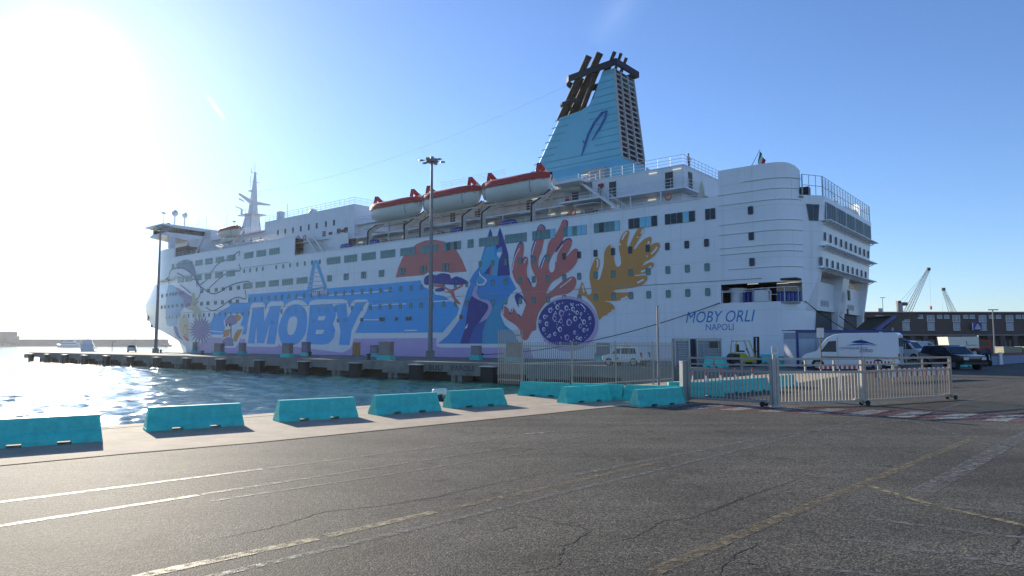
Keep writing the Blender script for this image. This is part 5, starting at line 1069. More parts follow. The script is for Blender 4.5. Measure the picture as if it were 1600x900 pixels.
# ------------------------------------------------------------ people
def person(label, loc, rz, top, legs, stride=0.0, arm=0.2, hair=(0.03, 0.02, 0.015), lean=0.0):
    t = thing('person', label, 'person', loc, rz)
    V = {}; pts = []; ed = []; rad = []
    def n_(name, p, r, par=None):
        V[name] = len(pts); pts.append((p[0]+lean*max(0, p[2]-0.9), p[1], p[2])); rad.append(r)
        if par: ed.append((V[par], V[name]))
    n_('pel', (0, 0, .95), (.15, .12)); n_('wst', (0, 0, 1.12), (.13, .105), 'pel'); n_('chs', (0, 0, 1.34), (.165, .12), 'wst'); n_('nek', (0, 0, 1.50), (.06, .06), 'chs'); n_('hd0', (.015, 0, 1.60), (.075, .08), 'nek'); n_('hd1', (.02, 0, 1.69), (.085, .095), 'hd0'); n_('hd2', (.01, 0, 1.76), (.05, .055), 'hd1')
    for sd, nm in ((1, 'l'), (-1, 'r')):
        f = stride*sd
        n_('hip'+nm, (0, .095*sd, .88), (.095, .095), 'pel'); n_('kne'+nm, (f*.6+.03, .10*sd, .49), (.065, .065), 'hip'+nm); n_('ank'+nm, (f, .10*sd, .09), (.045, .045), 'kne'+nm); n_('toe'+nm, (f+.16, .115*sd, .04), (.035, .045), 'ank'+nm)
        n_('sho'+nm, (0, .19*sd, 1.42), (.07, .07), 'chs'); n_('elb'+nm, (-.03-f*.4, .25*sd, 1.14), (.048, .048), 'sho'+nm); n_('wri'+nm, (arm-f*.5, .22*sd, .96 if arm < .25 else 1.08), (.033, .033), 'elb'+nm); n_('hnd'+nm, (arm+.05-f*.5, .21*sd, .88 if arm < .25 else 1.08), (.035, .025), 'wri'+nm)
    me = bpy.data.meshes.new('body'); me.from_pydata(pts, ed, []); o = bpy.data.objects.new('tmp', me); COL.objects.link(o)
    md = o.modifiers.new('s', 'SKIN'); sk = me.skin_vertices[0].data
    for i, r in enumerate(rad): sk[i].radius = r
    sk[0].use_root = True; o.modifiers.new('u', 'SUBSURF').levels = 1
    dg = bpy.context.evaluated_depsgraph_get(); nm = bpy.data.meshes.new_from_object(o.evaluated_get(dg)); bpy.data.objects.remove(o)
    nm.materials.clear()
    for m in (mat('skin', (0.42, 0.25, 0.18), 0.6), top, legs, M_BLACK): nm.materials.append(m)
    for p in nm.polygons:
        z = p.center.z; y = abs(p.center.y); p.use_smooth = True
        p.material_index = 0 if z > 1.49 or (y > .15 and z < .97 and z > .8) else 1 if z > .93 else 2 if z > .1 else 3
    nm.name = 'body'; obj('body', nm, t)
    hm = MB(); hm.ball((lean*.8-.005, 0, 1.70), .105, 10, 6); hh = hm.build('hair', mat('hair%.2f' % hair[0], hair, 0.7), t, smooth=True); hh.scale = (1, .9, .85); hh.location.z = 0.27
    return t
D_JKT = mat('dark_jacket', (0.015, 0.016, 0.02), 0.8); D_TRS = mat('dark_trousers', (0.02, 0.02, 0.028), 0.8); L_TOP = mat('pale_shirt', (0.5, 0.4, 0.38), 0.8)

# ------------------------------------------------------------ tall lamp masts on the pier
def lampmast(px, py, H, label):
    g = G(px, py); t = thing('lamp_mast', label, 'lamp post', g, 0.3, 'tall lamp masts on the pier')
    MB().lathe([(0.001, 0), (0.42, 0), (0.42, 0.1), (0.33, 0.12), (0.16, H), (0.001, H)], n=14).build('pole', M_POLE, t, smooth=True)
    m = MB(); m.lathe([(0.3, H-0.35), (0.85, H-0.3), (0.85, H-0.15), (0.3, H-0.1)], n=14); m.build('crown_ring', M_POLE, t)
    for k in range(6):
        a = k*math.pi/3; c, s_ = math.cos(a), math.sin(a); m = MB(); m.beam((0, 0, H-.2), (1.25*c, 1.25*s_, H-.1), 0.06, 0.06); m.box((1.45*c, 1.45*s_, H-.16), (.62, .4, .16), a); m.build('floodlight', M_FRAME, t)
    for k in (0, 2, 4):
        a = k*math.pi/3+.4; m = MB(); m.box((.55*math.cos(a), .55*math.sin(a), H+.12), (.5, .45, .34), a); m.build('spotlight', M_POLE, t)
    MB().box((0, 0, .45), (1.0, 1.0, .9)).build('base_block', M_CONC, t)
    return t
lampmast(672, 558.5, dep(673, 250, G(672, 558.5).y).z, 'tall grey lamp mast in front of the painted red sun')
lampmast(243, 551.5, dep(248, 358, G(243, 551.5).y).z, 'tall grey lamp mast by the bow of the ferry')

# ------------------------------------------------------------ concrete barriers
def barrier_mesh():
    L_, H = 1.93, 0.48; m = MB()
    def sec(x, zs): return [(x*(1-0.055*(z/H)), y, z) for y, z in zs]
    prof = [(-.235, .055), (-.22, .11), (-.14, .23), (-.098, H-.025), (-.08, H), (.08, H), (.098, H-.025), (.14, .23), (.22, .11), (.235, .055)]
    m.loft([sec(x, prof) for x in (-L_/2, -L_/2+.025, -.3, .3, L_/2-.025, L_/2)])
    foot = [(-.24, .0), (-.235, .0551), (.235, .0551), (.24, 0)]
    for a, b in ((-L_/2, -.48), (-.26, .26), (.48, L_/2)): m.loft([[(x, y, z) for y, z in foot] for x in (a, b)])
    return m.mesh('jersey_barrier', M_TEAL)
BM = barrier_mesh()
def barrier(a, b, label, off=0.22, group='teal concrete barriers'):
    """a, b: ground points of the edge that faces the viewer"""
    c = (a+b)/2; d = (b-a).normalized(); n = Vector((-d.y, d.x, 0)); 
    if n.y < 0: n = -n
    c = c+n*off; o = obj('jersey_barrier', BM, None, (c.x, c.y, 0.003+random.random()*.002), (0, 0, math.atan2(d.y, d.x)+random.uniform(-.01, .01)))
    o.scale = (1, 1, random.uniform(.985, 1.015)); return tag(o, label, 'barrier', group)
V2 = lambda x, y: Vector((x, y, 0))
bd = V2(.82, .57)
barrier(V2(-7.55, 12.93)-bd*1.93, V2(-7.55, 12.93), 'teal concrete barrier cut by the left edge of the picture, nearest the glare')
barrier(V2(-7.49, 14.32), V2(-5.90, 15.43), 'teal concrete barrier standing alone, second from the left along the quay')
barrier(V2(-5.36, 16.05), V2(-3.77, 17.16), 'teal concrete barrier third from the left along the quay, between two gaps')
barrier(V2(-3.39, 17.61), V2(-1.93, 18.78), 'teal concrete barrier just left of the white topped bollard')
barrier(V2(-1.67, 19.42), V2(-0.17, 20.53), 'teal concrete barrier just right of the white topped bollard')
barrier(V2(0.20, 24.3), V2(1.83, 23.3), 'teal concrete barrier at the left foot of the picket fence')
barrier(V2(1.88, 23.27), V2(3.50, 22.28), 'teal concrete barrier behind the slanting one under the picket fence')
barrier(V2(3.55, 22.25), V2(5.17, 21.3), 'teal concrete barrier mostly hidden behind the one by the gate post')
barrier(V2(1.63, 21.0), V2(3.2, 22.2), 'teal concrete barrier slanting across the front of the picket fence')
barrier(V2(3.67, 19.91), V2(5.17, 20.96), 'teal concrete barrier beside the grey gate post')
for (p, q), lb in zip((((1074, 620), (1103, 620)), ((1117, 616.5), (1161, 613.5)), ((1163, 613.3), (1205, 610)), ((1217, 606.5), (1249, 603))),
                      ('teal concrete barrier seen through the gate nearest the grey gate post', 'teal concrete barrier through the gate, left one of the touching pair', 'teal concrete barrier through the gate, right one of the touching pair', 'teal concrete barrier through the gate just right of the tall hinge post')):
    barrier(G(*p), G(*q), lb)
for p, q, lb in (((1100, 573.5), (1131, 574.5), 'small teal barrier on the pier in front of the slatted cabinets'), ((1187, 567.5), (1212, 567.5), 'small teal barrier on the pier right of the forklift'), ((1218, 573), (1254, 573), 'teal barrier on the pier left of the white van'), ((1264, 576), (1281, 576), 'teal barrier below the front of the white van'),
                 ((1504, 573), (1530, 573), 'teal barrier beside the people in dark clothes'), ((930, 563), (953, 563), 'teal barrier on the pier left of the small white car'), ((788, 563), (812, 563), 'teal barrier on the pier at the left end of the picket fence')):
    o = barrier(G(*p), G(*q), lb); L_ = (G(*p)-G(*q)).length; o.scale = (L_/1.93, 1.6, 1.7)

# bollard at the quay edge
g = G(687, 627); t = thing('mooring_bollard', 'black mooring bollard with a white painted top at the quay edge between two teal barriers', 'bollard', g, 0.62)
MB().lathe([(.17, 0), (.15, .03), (.1, .12), (.085, .22)], n=14).build('stem', M_BLACK, t, smooth=True); MB().tube([(-.26, 0, .29), (-.22, 0, .29), (.22, 0, .29), (.26, 0, .29)], [.05, .1, .1, .05], 12).build('head', mat('bollard_white', (0.7, 0.7, 0.68), .45, var=.15), t, smooth=True)

# ------------------------------------------------------------ picket fence along the basin edge
M_PICK = mat('picket_grey', (0.36, 0.34, 0.30), 0.55, 0.2, var=.15, vscale=4)
f0, f1 = V2(0.36, 24.62), V2(7.3, 31.6); fd = (f1-f0).normalized()
t = thing('picket_fence', 'tall grey picket fence at the basin edge, fanning over the water at its left end', 'fence', f0)
pk = MB().box((0, 0, .9), (.018, .018, 1.8)).mesh('picket', M_PICK); pk2 = MB().box((0, 0, 1.33), (.02, .02, 1.95)).mesh('picket', M_PICK)
n = 88
for i in range(n): p = fd*((f1-f0).length*i/n); obj('picket', pk, t, (p.x, p.y, .06), (0, 0, .78))
fo = V2(-.86, .84)
for i in range(13): p = fo*(i/12); obj('picket', pk2, t, (p.x, p.y, 0.0), (0, 0, 2.3))
m = MB(); L_ = (f1-f0).length
for z in (.22, 1.1, 1.72): m.beam(V2(0, 0)+Vector((0, 0, z)), fd*L_+Vector((0, 0, z)), .03, .05)
for z in (.5, 1.2, 2.1): m.beam((0, 0, z), fo*1.02+Vector((0, 0, z)), .03, .05)
m.build('rail', M_PICK, t)
for k in (0, .28, .56, .84, 1): m = MB(); p = fd*(L_*k); m.box((p.x, p.y, .95), (.045, .045, 1.9), .8); m.build('post', M_PICK, t)

# ------------------------------------------------------------ the sliding gate: post and three leaves
def leaf(a, b, label, hp=0.98, nbar=18, mt=M_FENCE, post=True, wheels=(1,), ht=1.36):
    d = b-a; L_ = d.length; t = thing('gate_leaf', label, 'gate', a, math.atan2(d.y, d.x), 'steel gate leaves across the quay road')
    bm_ = MB().box((0, 0, (hp-.12)/2), (.028, .028, hp-.12)).mesh('bar', mt)
    for i in range(nbar): obj('bar', bm_, t, ((i+.5)*L_/nbar, 0, .14), (0, random.gauss(0, .006), 0))
    for z, nm, w in ((.13, 'bottom_rail', .06), (hp, 'panel_rail', .06), (hp+.2, 'upper_rail', .045), (ht, 'top_rail', .06)): m = MB(); m.beam((0, 0, z), (L_, 0, z), w, w); m.build(nm, mt, t)
    for x in (0.03, L_-.03): m = MB(); m.box((x, 0, ht/2+.03), (.08, .08, ht-.06)); m.build('end_post', mt, t)
    m = MB()
    for x in [L_*k for k in (.33, .66)]: m.box((x, 0, (hp+ht)/2), (.045, .045, ht-hp)); 
    for k, x in enumerate([L_*k for k in (.33, .66)]): mm = MB(); mm.box((x, 0, (hp+ht)/2), (.045, .045, ht-hp-.05)); mm.build('strut', mt, t)
    for x in wheels:
        X = L_*x; m = MB(); m.box((X-.1*(1 if x > .5 else -1), 0, .17), (.42, .1, .06)); br_ = m.build('castor_bracket', mt, t)
        for y in (-.13, .13):
            m = MB(); m.tube([(X+.06, y-.025, .075), (X+.06, y+.025, .075)], .072, 12); m.build('castor_wheel', M_RUBBER, br_, smooth=True)
            m = MB(); m.beam((X-.05, y*.4, .16), (X+.06, y, .08), .04, .04); m.build('castor_fork', mt, br_)
    return t
M_GGREY = mat('gate_grey', (0.30, 0.30, 0.29), 0.5, .2, var=.15, vscale=6)
leaf(V2(5.48, 21.62), V2(7.42, 19.86), 'grey gate leaf between the square gate post and the tall hinge post', nbar=22, mt=M_GGREY, wheels=(.88,))
leaf(V2(7.52, 19.80), V2(10.33, 20.5), 'cream gate leaf in the middle, next to the tall hinge post with the notice', nbar=26, wheels=(.99,))
leaf(V2(10.36, 20.52), V2(14.26, 22.63), 'rust streaked cream gate leaf at the right end of the gate', nbar=30, mt=M_RUST, wheels=(.985,))
t = thing('gate_post', 'thick grey square gate post at the left end of the gate', 'post', V2(5.36, 21.7), .3); MB().box((0, 0, .62), (.2, .2, 1.24)).build('post_tube', M_GGREY, t); MB().box((0, 0, 1.25), (.22, .22, .03)).build('post_cap', M_GGREY, t); MB().box((.13, 0, .75), (.04, .12, .5)).build('lock_box', M_STEEL, t)
t = thing('hinge_post', 'tall grey hinge post carrying a small white notice between two gate leaves', 'post', V2(7.47, 19.8)); MB().tube([(0, 0, 0), (0, 0, 1.5)], .055, 10).build('post_tube', M_STEEL, t); MB().box((0, -.07, 1.62), (.19, .012, .22)).build('notice_plate', M_WPLAST, t); MB().box((0, 0, .02), (.22, .22, .04)).build('foot_plate', M_STEEL, t)
for z in (1.68, 1.64, 1.60, 1.57): MB().box((0, -.0775, z), (.12, .002, .012)).build('notice_print', M_FRAME, t)
# sign posts
g = G(1029.5, 609); t = thing('sign_post', 'thin pole with a narrow white sign seen edge-on beside the gate post', 'sign', g, R(72)); MB().tube([(0, 0, 0), (0, 0, 3.3)], .045, 8).build('pole', M_POLE, t); MB().box((0, -.06, 2.85), (.42, .012, .78)).build('sign_plate', M_WPLAST, t); MB().box((0, -.068, 2.85), (.34, .003, .66)).build('sign_face', mat('sign_face', (.6, .5, .52), .5), t)
p = dep(1284.5, 600, 25.5); t = thing('sign_post', 'thin brown pole with a blank white sign in front of the white van', 'sign', (p.x, p.y, 0), -.2); MB().tube([(0, 0, 0), (0, 0, 2.2)], .022, 8).build('pole', mat('brown_pole', (.16, .09, .06), .6), t); MB().box((0, -.03, 2.2), (.24, .012, .36)).build('sign_plate', M_WPLAST, t)

# red and white barrier boards, seen through the gate
def rwboard(p, q, z0, h, label, nseg):
    a, b = p, q; d = b-a; L_ = d.length; t = thing('road_works_barrier', label, 'barrier', a, math.atan2(d.y, d.x), 'red and white plastic barriers')
    for i in range(nseg): MB().box(((i+.5)*L_/nseg, 0, z0+h/2), (L_/nseg-.004, .05, h)).build('red_stripe' if i % 2 == 0 else 'white_stripe', M_REDW if i % 2 == 0 else M_WPLAST, t)
    for x in (.04*L_, .5*L_, .96*L_): MB().box((x, 0, z0/2), (.03, .04, max(z0, .1))).build('foot', M_FRAME, t)
    return t
rwboard(dep(1281, 600, 27).xy.to_3d(), dep(1345, 600, 27).xy.to_3d(), .82, .16, 'red and white barrier board under the white van', 17)
rwboard(dep(1349, 600, 31).xy.to_3d(), dep(1397, 600, 31).xy.to_3d(), .86, .16, 'red and white barrier board right of the white van by the beige hut', 17)
rwboard(G(1366, 598), G(1486, 592), .22, .4, 'long red and white barrier behind the right gate leaf', 31)
for k, (px, py) in enumerate(((1083, 592), (1103, 592), (1126, 591), (1149, 590), (1176, 589), (1204, 588))):
    g = G(px, py+3); t = thing('delineator_post', 'red and white plastic post behind the gate, %s from the left' % 'first second third fourth fifth sixth'.split()[k], 'post', g, 0, 'red and white posts along the basin edge')
    MB().lathe([(.05, .25), (.05, .55), (.001, .56)], n=8).build('red_band', M_REDW, t); MB().lathe([(.12, 0), (.12, .04), (.05, .05), (.05, .25)], n=8).build('white_base', M_WPLAST, t)

# ------------------------------------------------------------ grey cabinets standing on the pier
M_CAB = mat('cabinet_grey', (.26, .25, .25), .6, var=.2, streak=.3); M_CABB = mat('cabinet_brown', (.30, .24, .2), .7, var=.25); M_CABV = mat('cabinet_violet', (.2, .17, .26), .6, var=.15)
for (x0, x1, yt, yb, m_, lb) in ((300, 306, 535, 551, M_CAB, 'narrow grey cabinet below the purple sea urchin painting'), (333, 346, 537, 555, M_CABB, 'brownish cabinet below the parasol painting'), (372, 380, 536, 553.5, M_CAB, 'grey cabinet with a pale panel left of the big letters'), (439, 453, 537, 558.5, M_CABB, 'brown grey cabinet under the second big letter'),
    (470, 481, 535, 556, M_CABV, 'violet grey cabinet under the third big letter'), (577, 590, 540, 557.5, M_CABV, 'violet cabinet on the pier left of a larger beige one'), (590, 611, 535, 562.5, M_CABB, 'large beige cabinet on the pier left of the lamp mast'), (735, 749, 541, 562.5, M_CAB, 'grey cabinet at the foot of the painted mountain'), (790, 813, 536, 566, M_CABB, 'beige cabinet behind the left end of the picket fence'), (932, 951, 537, 564, M_CAB, 'grey slatted cabinet left of the small white car')):
    g = G((x0+x1)/2, yb); w = (G(x1, yb)-G(x0, yb)).length; h = (yb-yt)/1083*g.y
    t = thing('shore_cabinet', lb, 'cabinet', g, ROTZ*.5, 'cabinets along the pier'); MB().box((0, .4, h/2+.25), (w*.95, .9, h-.5)).build('cabinet_body', m_, t); MB().box((0, -.06, h*.62), (w*.5, .03, h*.3)).build('door_panel', M_CAB, t)
    MB().box((0, .4, .25), (w*1.15, 1.2, .5)).build('plinth', M_TEAL, t); MB().box((0, .4, h+.03), (w, 1.0, .06)).build('cabinet_roof', m_, t)
g = G(557, 556); t = thing('orange_panel', 'orange brown steel panel standing against the ferry below the last big letter', 'panel', g, ROTZ); MB().box((-.5, 0, 1.0), (.8, .12, 2.0)).build('panel_half', M_GOLDP if False else mat('orange_brown', (.42, .2, .05), .6, var=.3), t); MB().box((.42, 0, 1.0), (.8, .12, 2.0)).build('panel_half', MATS['orange_brown'], t); MB().box((0, .1, .06), (1.9, .5, .12)).build('panel_foot', M_CONC, t)
for txt, s0_, w_, h_ in (('BULI', 50.6, 1.9, .5), ('PAROLS', 47.4, 3.0, .5)):
    p = SW(s0_, PE-.075, -.82); obj('graffiti', text_mesh(txt, mat('graffiti_black', (.04, .045, .05), .8, var=.4), w_, h_), pier, p, (math.pi/2, 0, ROTZ))
# small iron bollards on the pier edge
blm = MB().lathe([(.001, 0), (.3, 0), (.3, .05), (.18, .1), (.17, .45), (.3, .5), (.3, .62), (.12, .7), (.001, .7)], n=12).mesh('pier_bollard', M_BLACK)
for (px, py), lb in (((752, 561), 'black iron bollard holding a mooring rope at the foot of the painted mountain'), ((576, 562), 'black iron bollard with a white band left of the beige cabinet'), ((484, 557), 'black iron bollard below the third big letter'), ((316, 554.5), 'black iron bollard below the purple urchin painting'), ((251, 551.5), 'black iron bollard at the foot of the left lamp mast')):
    o = obj('pier_bollard', blm, None, G(px, py)); tag(o, lb, 'bollard', 'iron bollards on the pier')
# mooring ropes
def rope(name, a, b, sag, label, r=.045):
    a, b = Vector(a), Vector(b); m = MB(); m.tube([a.lerp(b, k/16)-Vector((0, 0, 4*sag*(k/16)*(1-k/16))) for k in range(17)], r, 5); o = m.build(name, M_ROPE); return tag(o, label, 'rope', 'mooring ropes of the ferry')
g = G(752, 561); rope('mooring_rope', g+Vector((0, 0, .5)), Wd(28.3, -.05, 5.95), 1.1, 'long mooring rope from the bollard by the mountain up to the stern opening')
rope('mooring_rope', Wd(22.2, .35, 5.9), G(1252, 560), .15, 'steep mooring rope dropping from the blue rollers to behind the cabin')
rope('mooring_rope', Wd(20.6, 2.1, 5.95), Wd(17.2, 22, 1.6), .8, 'mooring rope crossing the left vehicle door of the stern'); rope('mooring_rope', Wd(20.4, 12.9, 5.0), Wd(17.0, 27, 1.2), .6, 'mooring rope crossing the right vehicle door of the stern')
g = G(205, 546); rope('mooring_rope', g+Vector((0, 0, .4)), Wd(190, 11.4, 10.5), .6, 'thin rope rising from the pier end to the bow')
mb = MB()
for (s, z) in ((174, 6.1), (176.5, 8.3), (182, 8.0)):
    b = hullb(s, z); mb.box(S(s, b, z), (1.3, .5, .8), math.atan2(-.35, 1))
mb.build('hawse_opening', M_BLACK, ferry)

# ------------------------------------------------------------ vehicles
M_TYRE = mat('tyre', (.018, .018, .018), .85, var=.2); M_RIM = mat('rim', (.3, .3, .31), .4, .7, var=.1); M_VWHITE = mat('van_white', (.72, .73, .75), .3, var=.04, coat=.3); M_CARBLK = mat('car_black', (.012, .012, .014), .25, var=.1, coat=.6)
M_LAMP = mat('lamp_glass', (.6, .6, .58), .15, var=0); M_TAIL = mat('tail_lamp', (.4, .02, .02), .25, var=0); M_TRIM = mat('black_trim', (.025, .025, .027), .6, var=.1)
def scale2(poly, k, ky=None):
    cx = sum(p[0] for p in poly)/len(poly); cy = sum(p[1] for p in poly)/len(poly); return [(cx+(x-cx)*k, cy+(y-cy)*(ky or k)) for x, y in poly]
def slab_body(m, prof, w, ins=.06, taper=0.0):
    """side profile (x, z) swept across the width, edges eased, upper part drawn in"""
    zt = max(z for x, z in prof); zb = min(z for x, z in prof); rings = []
    for y, k in ((-w/2, .965), (-w/2+ins, 1), (0, 1), (w/2-ins, 1), (w/2, .965)):
        q = scale2(prof, k) if k != 1 else prof; rings.append([(x, y*(1-taper*max(0, (z-zb)/(zt-zb)-.45)), z) for x, z in q])
    n = len(prof); vs = [p for r in rings for p in r]; fs = []
    for i in range(4):
        for j in range(n): fs.append((i*n+j, i*n+(j+1) % n, (i+1)*n+(j+1) % n, (i+1)*n+j))
    for i in (0, 4):
        for t in geometry.tessellate_polygon([[Vector((x, 0, z)) for x, y, z in rings[i]]]): fs.append(tuple(i*n+k for k in t))
    return m.add(vs, fs)
def wheels(t, xs, w, r):
    for x in xs:
        for y in (-1, 1):
            m = MB(); Y = y*(w/2-.1); m.tube([(x, Y-.1, r), (x, Y-.08, r), (x, Y+.08, r), (x, Y+.1, r)], [r*.9, r, r, r*.9], 16); wh = m.build('wheel', M_TYRE, t, smooth=True)
            m = MB(); m.tube([(x, Y+y*.095, r), (x, Y+y*.108, r)], r*.62, 12); m.build('rim', M_RIM, wh)
def vehicle(nm, label, cat, loc, rz, prof, w, paint_, glass, wx, wr, taper=.12, lamps=True, extra=None, group=None):
    t = thing(nm, label, cat, loc, rz, group); L0 = min(x for x, z in prof); L1 = max(x for x, z in prof); zb = min(z for x, z in prof); zt = max(z for x, z in prof)
    body = MB(); slab_body(body, prof, w, taper=taper); body.build('body', paint_, t, smooth=True)
    for pts in glass:                       # side windows, both sides
        for y in (-1, 1):
            m = MB(); q = [(x, y*(w/2*(1-taper*max(0, (z-zb)/(zt-zb)-.45))-.012), z) for x, z in pts]; m.prism(q, (0, y*.022, 0)); m.build('side_window', M_DARKGLASS, t)
    for x in wx:
        for y in (-1, 1): m = MB(); m.tube([(x, y*(w/2-.16), wr), (x, y*(w/2+.004), wr)], wr*1.17, 16); m.build('wheel_arch', M_TRIM, t)
    wheels(t, wx, w+.06, wr)
    if lamps:
        for y in (-1, 1): MB().box((L1-.10, y*(w/2-.24), zb+.42), (.26, .34, .18)).build('headlight', M_LAMP, t); MB().box((L0+.05, y*(w/2-.14), zb+.6), (.14, .18, .4)).build('tail_light', M_TAIL, t)
    MB().box(((L0+L1)/2, 0, zb+.1), (L1-L0+.06, w*.98, .16)).build('bumper', M_TRIM, t)
    return t
def windscreen(t, a, b, w, nm='windscreen', m_=None):  # a, b: lower and upper (x, z)
    m = MB(); d = Vector((b[0]-a[0], 0, b[1]-a[1])); nrm = Vector((d.z, 0, -d.x)).normalized()
    if abs(a[0]) and nrm.x*a[0] < 0: nrm = -nrm
    m.prism([Vector((a[0], -w/2, a[1])), Vector((a[0], w/2, a[1])), Vector((b[0], w/2*.88, b[1])), Vector((b[0], -w/2*.88, b[1]))], nrm*.02); return m.build(nm, m_ or M_DARKGLASS, t)
VAN = [(-2.95, .35), (2.75, .35), (2.95, .6), (2.93, .95), (2.7, 1.12), (2.05, 1.3), (1.35, 2.2), (.9, 2.42), (.3, 2.5), (-2.8, 2.52), (-2.95, 2.35)]
van = vehicle('delivery_van', 'white high roofed van with a blue boat emblem parked before the pale cabin', 'van', V2(23.0, 47.0), R(143), VAN, 2.0, M_VWHITE, [[(.75, 1.25), (1.75, 1.25), (1.22, 1.95), (.75, 2.0)]], (-1.75, 1.95), .36, .08)
windscreen(van, (2.02, 1.34), (1.38, 2.16), 1.75)
MB().box((-.6, 1.0, .9), (4.6, .02, .07)).build('side_moulding', M_TRIM, van)
for x in (.65, -.8): MB().box((x, 1.0, 1.4), (.02, .012, 1.7)).build('panel_seam', M_FRAME, van)
MB().box((-2.96, 0, 1.4), (.02, .02, 2.0)).build('rear_door_seam', M_FRAME, van)
for y in (.5, -.5): MB().box((-2.965, y, 1.9), (.02, .7, .55)).build('rear_window', M_DARKGLASS, van)
def van_print(pts, col): MB().prism([(x, 1.006, z) for x, z in pts], (0, .006, 0)).build('boat_emblem', col, van)
van_print([(-.15, 1.88), (-.45, 2.0), (-.8, 2.05), (-1.05, 1.98), (-1.7, 1.72), (-1.2, 1.82), (-.5, 1.84)], mat('emblem_navy', (.01, .03, .2), .5)); van_print([(.15, 1.68), (-.3, 1.78), (-.9, 1.80), (-1.8, 1.68), (-1.0, 1.72)], mat('emblem_mid', (.03, .16, .45), .5))
for txt, x0, z, w_, h in (('CONTEAKARTICO', .55, 1.42, 1.7, .17), ('2000', -.65, 1.24, .8, .2)):
    obj('lettering', text_mesh(txt, mat('van_print', (.12, .15, .28), .5), w_, h), van, (x0, 1.012, z), (math.pi/2, 0, math.pi))
PANDA = [(-1.75, .3), (1.7, .3), (1.8, .5), (1.75, .82), (1.0, .98), (.45, 1.45), (.1, 1.52), (-1.45, 1.54), (-1.7, 1.1), (-1.8, .8)]
g = G(978, 571.5); pz = vehicle('small_car', 'small white service car with roof lamps parked on the pier behind the picket fence', 'car', g, ROTZ+math.pi, PANDA, 1.6, M_VWHITE, [[(.05, .98), (.85, .98), (.42, 1.4), (.05, 1.43)], [(-.72, .98), (-.03, .98), (-.03, 1.43), (-.72, 1.44)], [(-1.42, 1.0), (-.8, .98), (-.8, 1.44), (-1.3, 1.42)]], (-1.15, 1.15), .3)
windscreen(pz, (1.0, 1.0), (.46, 1.43), 1.35); m = MB(); m.box((-.1, 0, 1.6), (.12, 1.0, .08)); m.build('roof_bar', M_TRIM, pz)
for y in (-.35, 0, .35): MB().ball((-.1, y, 1.69), .07, 8, 5).build('beacon', M_ORANGE, pz)
MB().prism([(.3, -.79, .72), (.42, -.79, .6), (.3, -.79, .5), (.18, -.79, .6)], (0, -.01, 0)).build('door_badge', mat('badge_blue', (.02, .08, .25), .5), pz); MB().prism([(.3, .79, .72), (.42, .79, .6), (.3, .79, .5), (.18, .79, .6)], (0, .01, 0)).build('door_badge', MATS['badge_blue'], pz)
SUV = [(-2.2, .35), (2.15, .35), (2.25, .6), (2.2, .95), (1.2, 1.08), (.5, 1.6), (.1, 1.68), (-1.7, 1.66), (-2.1, 1.15), (-2.22, .9)]
sv = vehicle('black_car', 'black estate car with a pale roof parked by the right end of the gate', 'car', V2(31.6, 50.0), R(-84), SUV, 1.8, M_CARBLK, [[(.05, 1.08), (1.0, 1.08), (.48, 1.52), (.05, 1.57)], [(-.9, 1.08), (-.03, 1.08), (-.03, 1.57), (-.9, 1.57)], [(-1.8, 1.1), (-.98, 1.08), (-.98, 1.57), (-1.62, 1.55)]], (-1.4, 1.4), .34)
windscreen(sv, (1.22, 1.1), (.52, 1.58), 1.5); MB().box((-.8, 0, 1.69), (1.9, 1.3, .02)).build('roof_panel', mat('roof_blue_grey', (.2, .26, .34), .25, var=.05), sv)
def bigvan(label, loc, rz, col): 
    t = vehicle('parked_van', label, 'van', loc, rz, [(-2.6, .35), (2.4, .35), (2.6, .6), (2.55, 1.0), (1.8, 1.25), (1.2, 2.0), (.8, 2.15), (-2.5, 2.2), (-2.6, 2.0)], 1.9, col, [[(.7, 1.2), (1.6, 1.2), (1.12, 1.85), (.7, 1.9)]], (-1.6, 1.7), .34, .08); windscreen(t, (1.8, 1.28), (1.22, 1.97), 1.6); return t
p = dep(1411, 545, 78); bigvan('white van facing the viewer beside the beige hut', (p.x, p.y, 0), R(-60), M_VWHITE)
p = dep(1437, 540, 96); bigvan('pale blue van seen from the side before the brick building', (p.x, p.y, 0), R(-12), mat('van_pale_blue', (.38, .45, .62), .35))
p = dep(206, 550, 148); sc_ = vehicle('hatchback', 'white hatchback parked far out on the pier near the bow', 'car', (p.x, p.y, 0), R(116), PANDA, 1.6, M_VWHITE, [[(.05, .98), (.85, .98), (.42, 1.4), (.05, 1.43)], [(-1.4, .98), (-.03, .98), (-.03, 1.43), (-1.3, 1.44)]], (-1.15, 1.15), .3); windscreen(sc_, (-1.72, 1.02), (-1.5, 1.45), 1.35, 'rear_window')
# white skip trailer and a red tractor beside it
t = thing('tipper_trailer', 'white tipper trailer standing in front of the brick building', 'trailer', dep(1499, 550, 98).xy.to_3d())
MB().prism([(-2.3, -1.2, 2.75), (-2.1, -1.2, 1.25), (2.0, -1.2, 1.2), (2.0, -1.2, 2.8)], (0, 2.4, 0)).build('body', mat('trailer_cream', (.7, .68, .6), .5, var=.08), t); MB().box((1.0, -1.22, 1.6), (1.5, .03, .06)).build('side_frame', M_TRIM, t); MB().box((.3, -1.22, 1.9), (.06, .03, .6)).build('side_frame', M_TRIM, t); MB().box((0, 0, 1.05), (4.2, 1.0, .2)).build('chassis', M_TRIM, t); wheels(t, (-1.2, -.2, 1.4), 2.3, .48); MB().box((2.1, -1.0, 2.0), (.1, .1, 1.9)).build('corner_post', M_STEEL, t)
t = thing('tractor_unit', 'red and dark tractor unit right of the white trailer', 'truck', dep(1532, 550, 98).xy.to_3d(), R(-20))
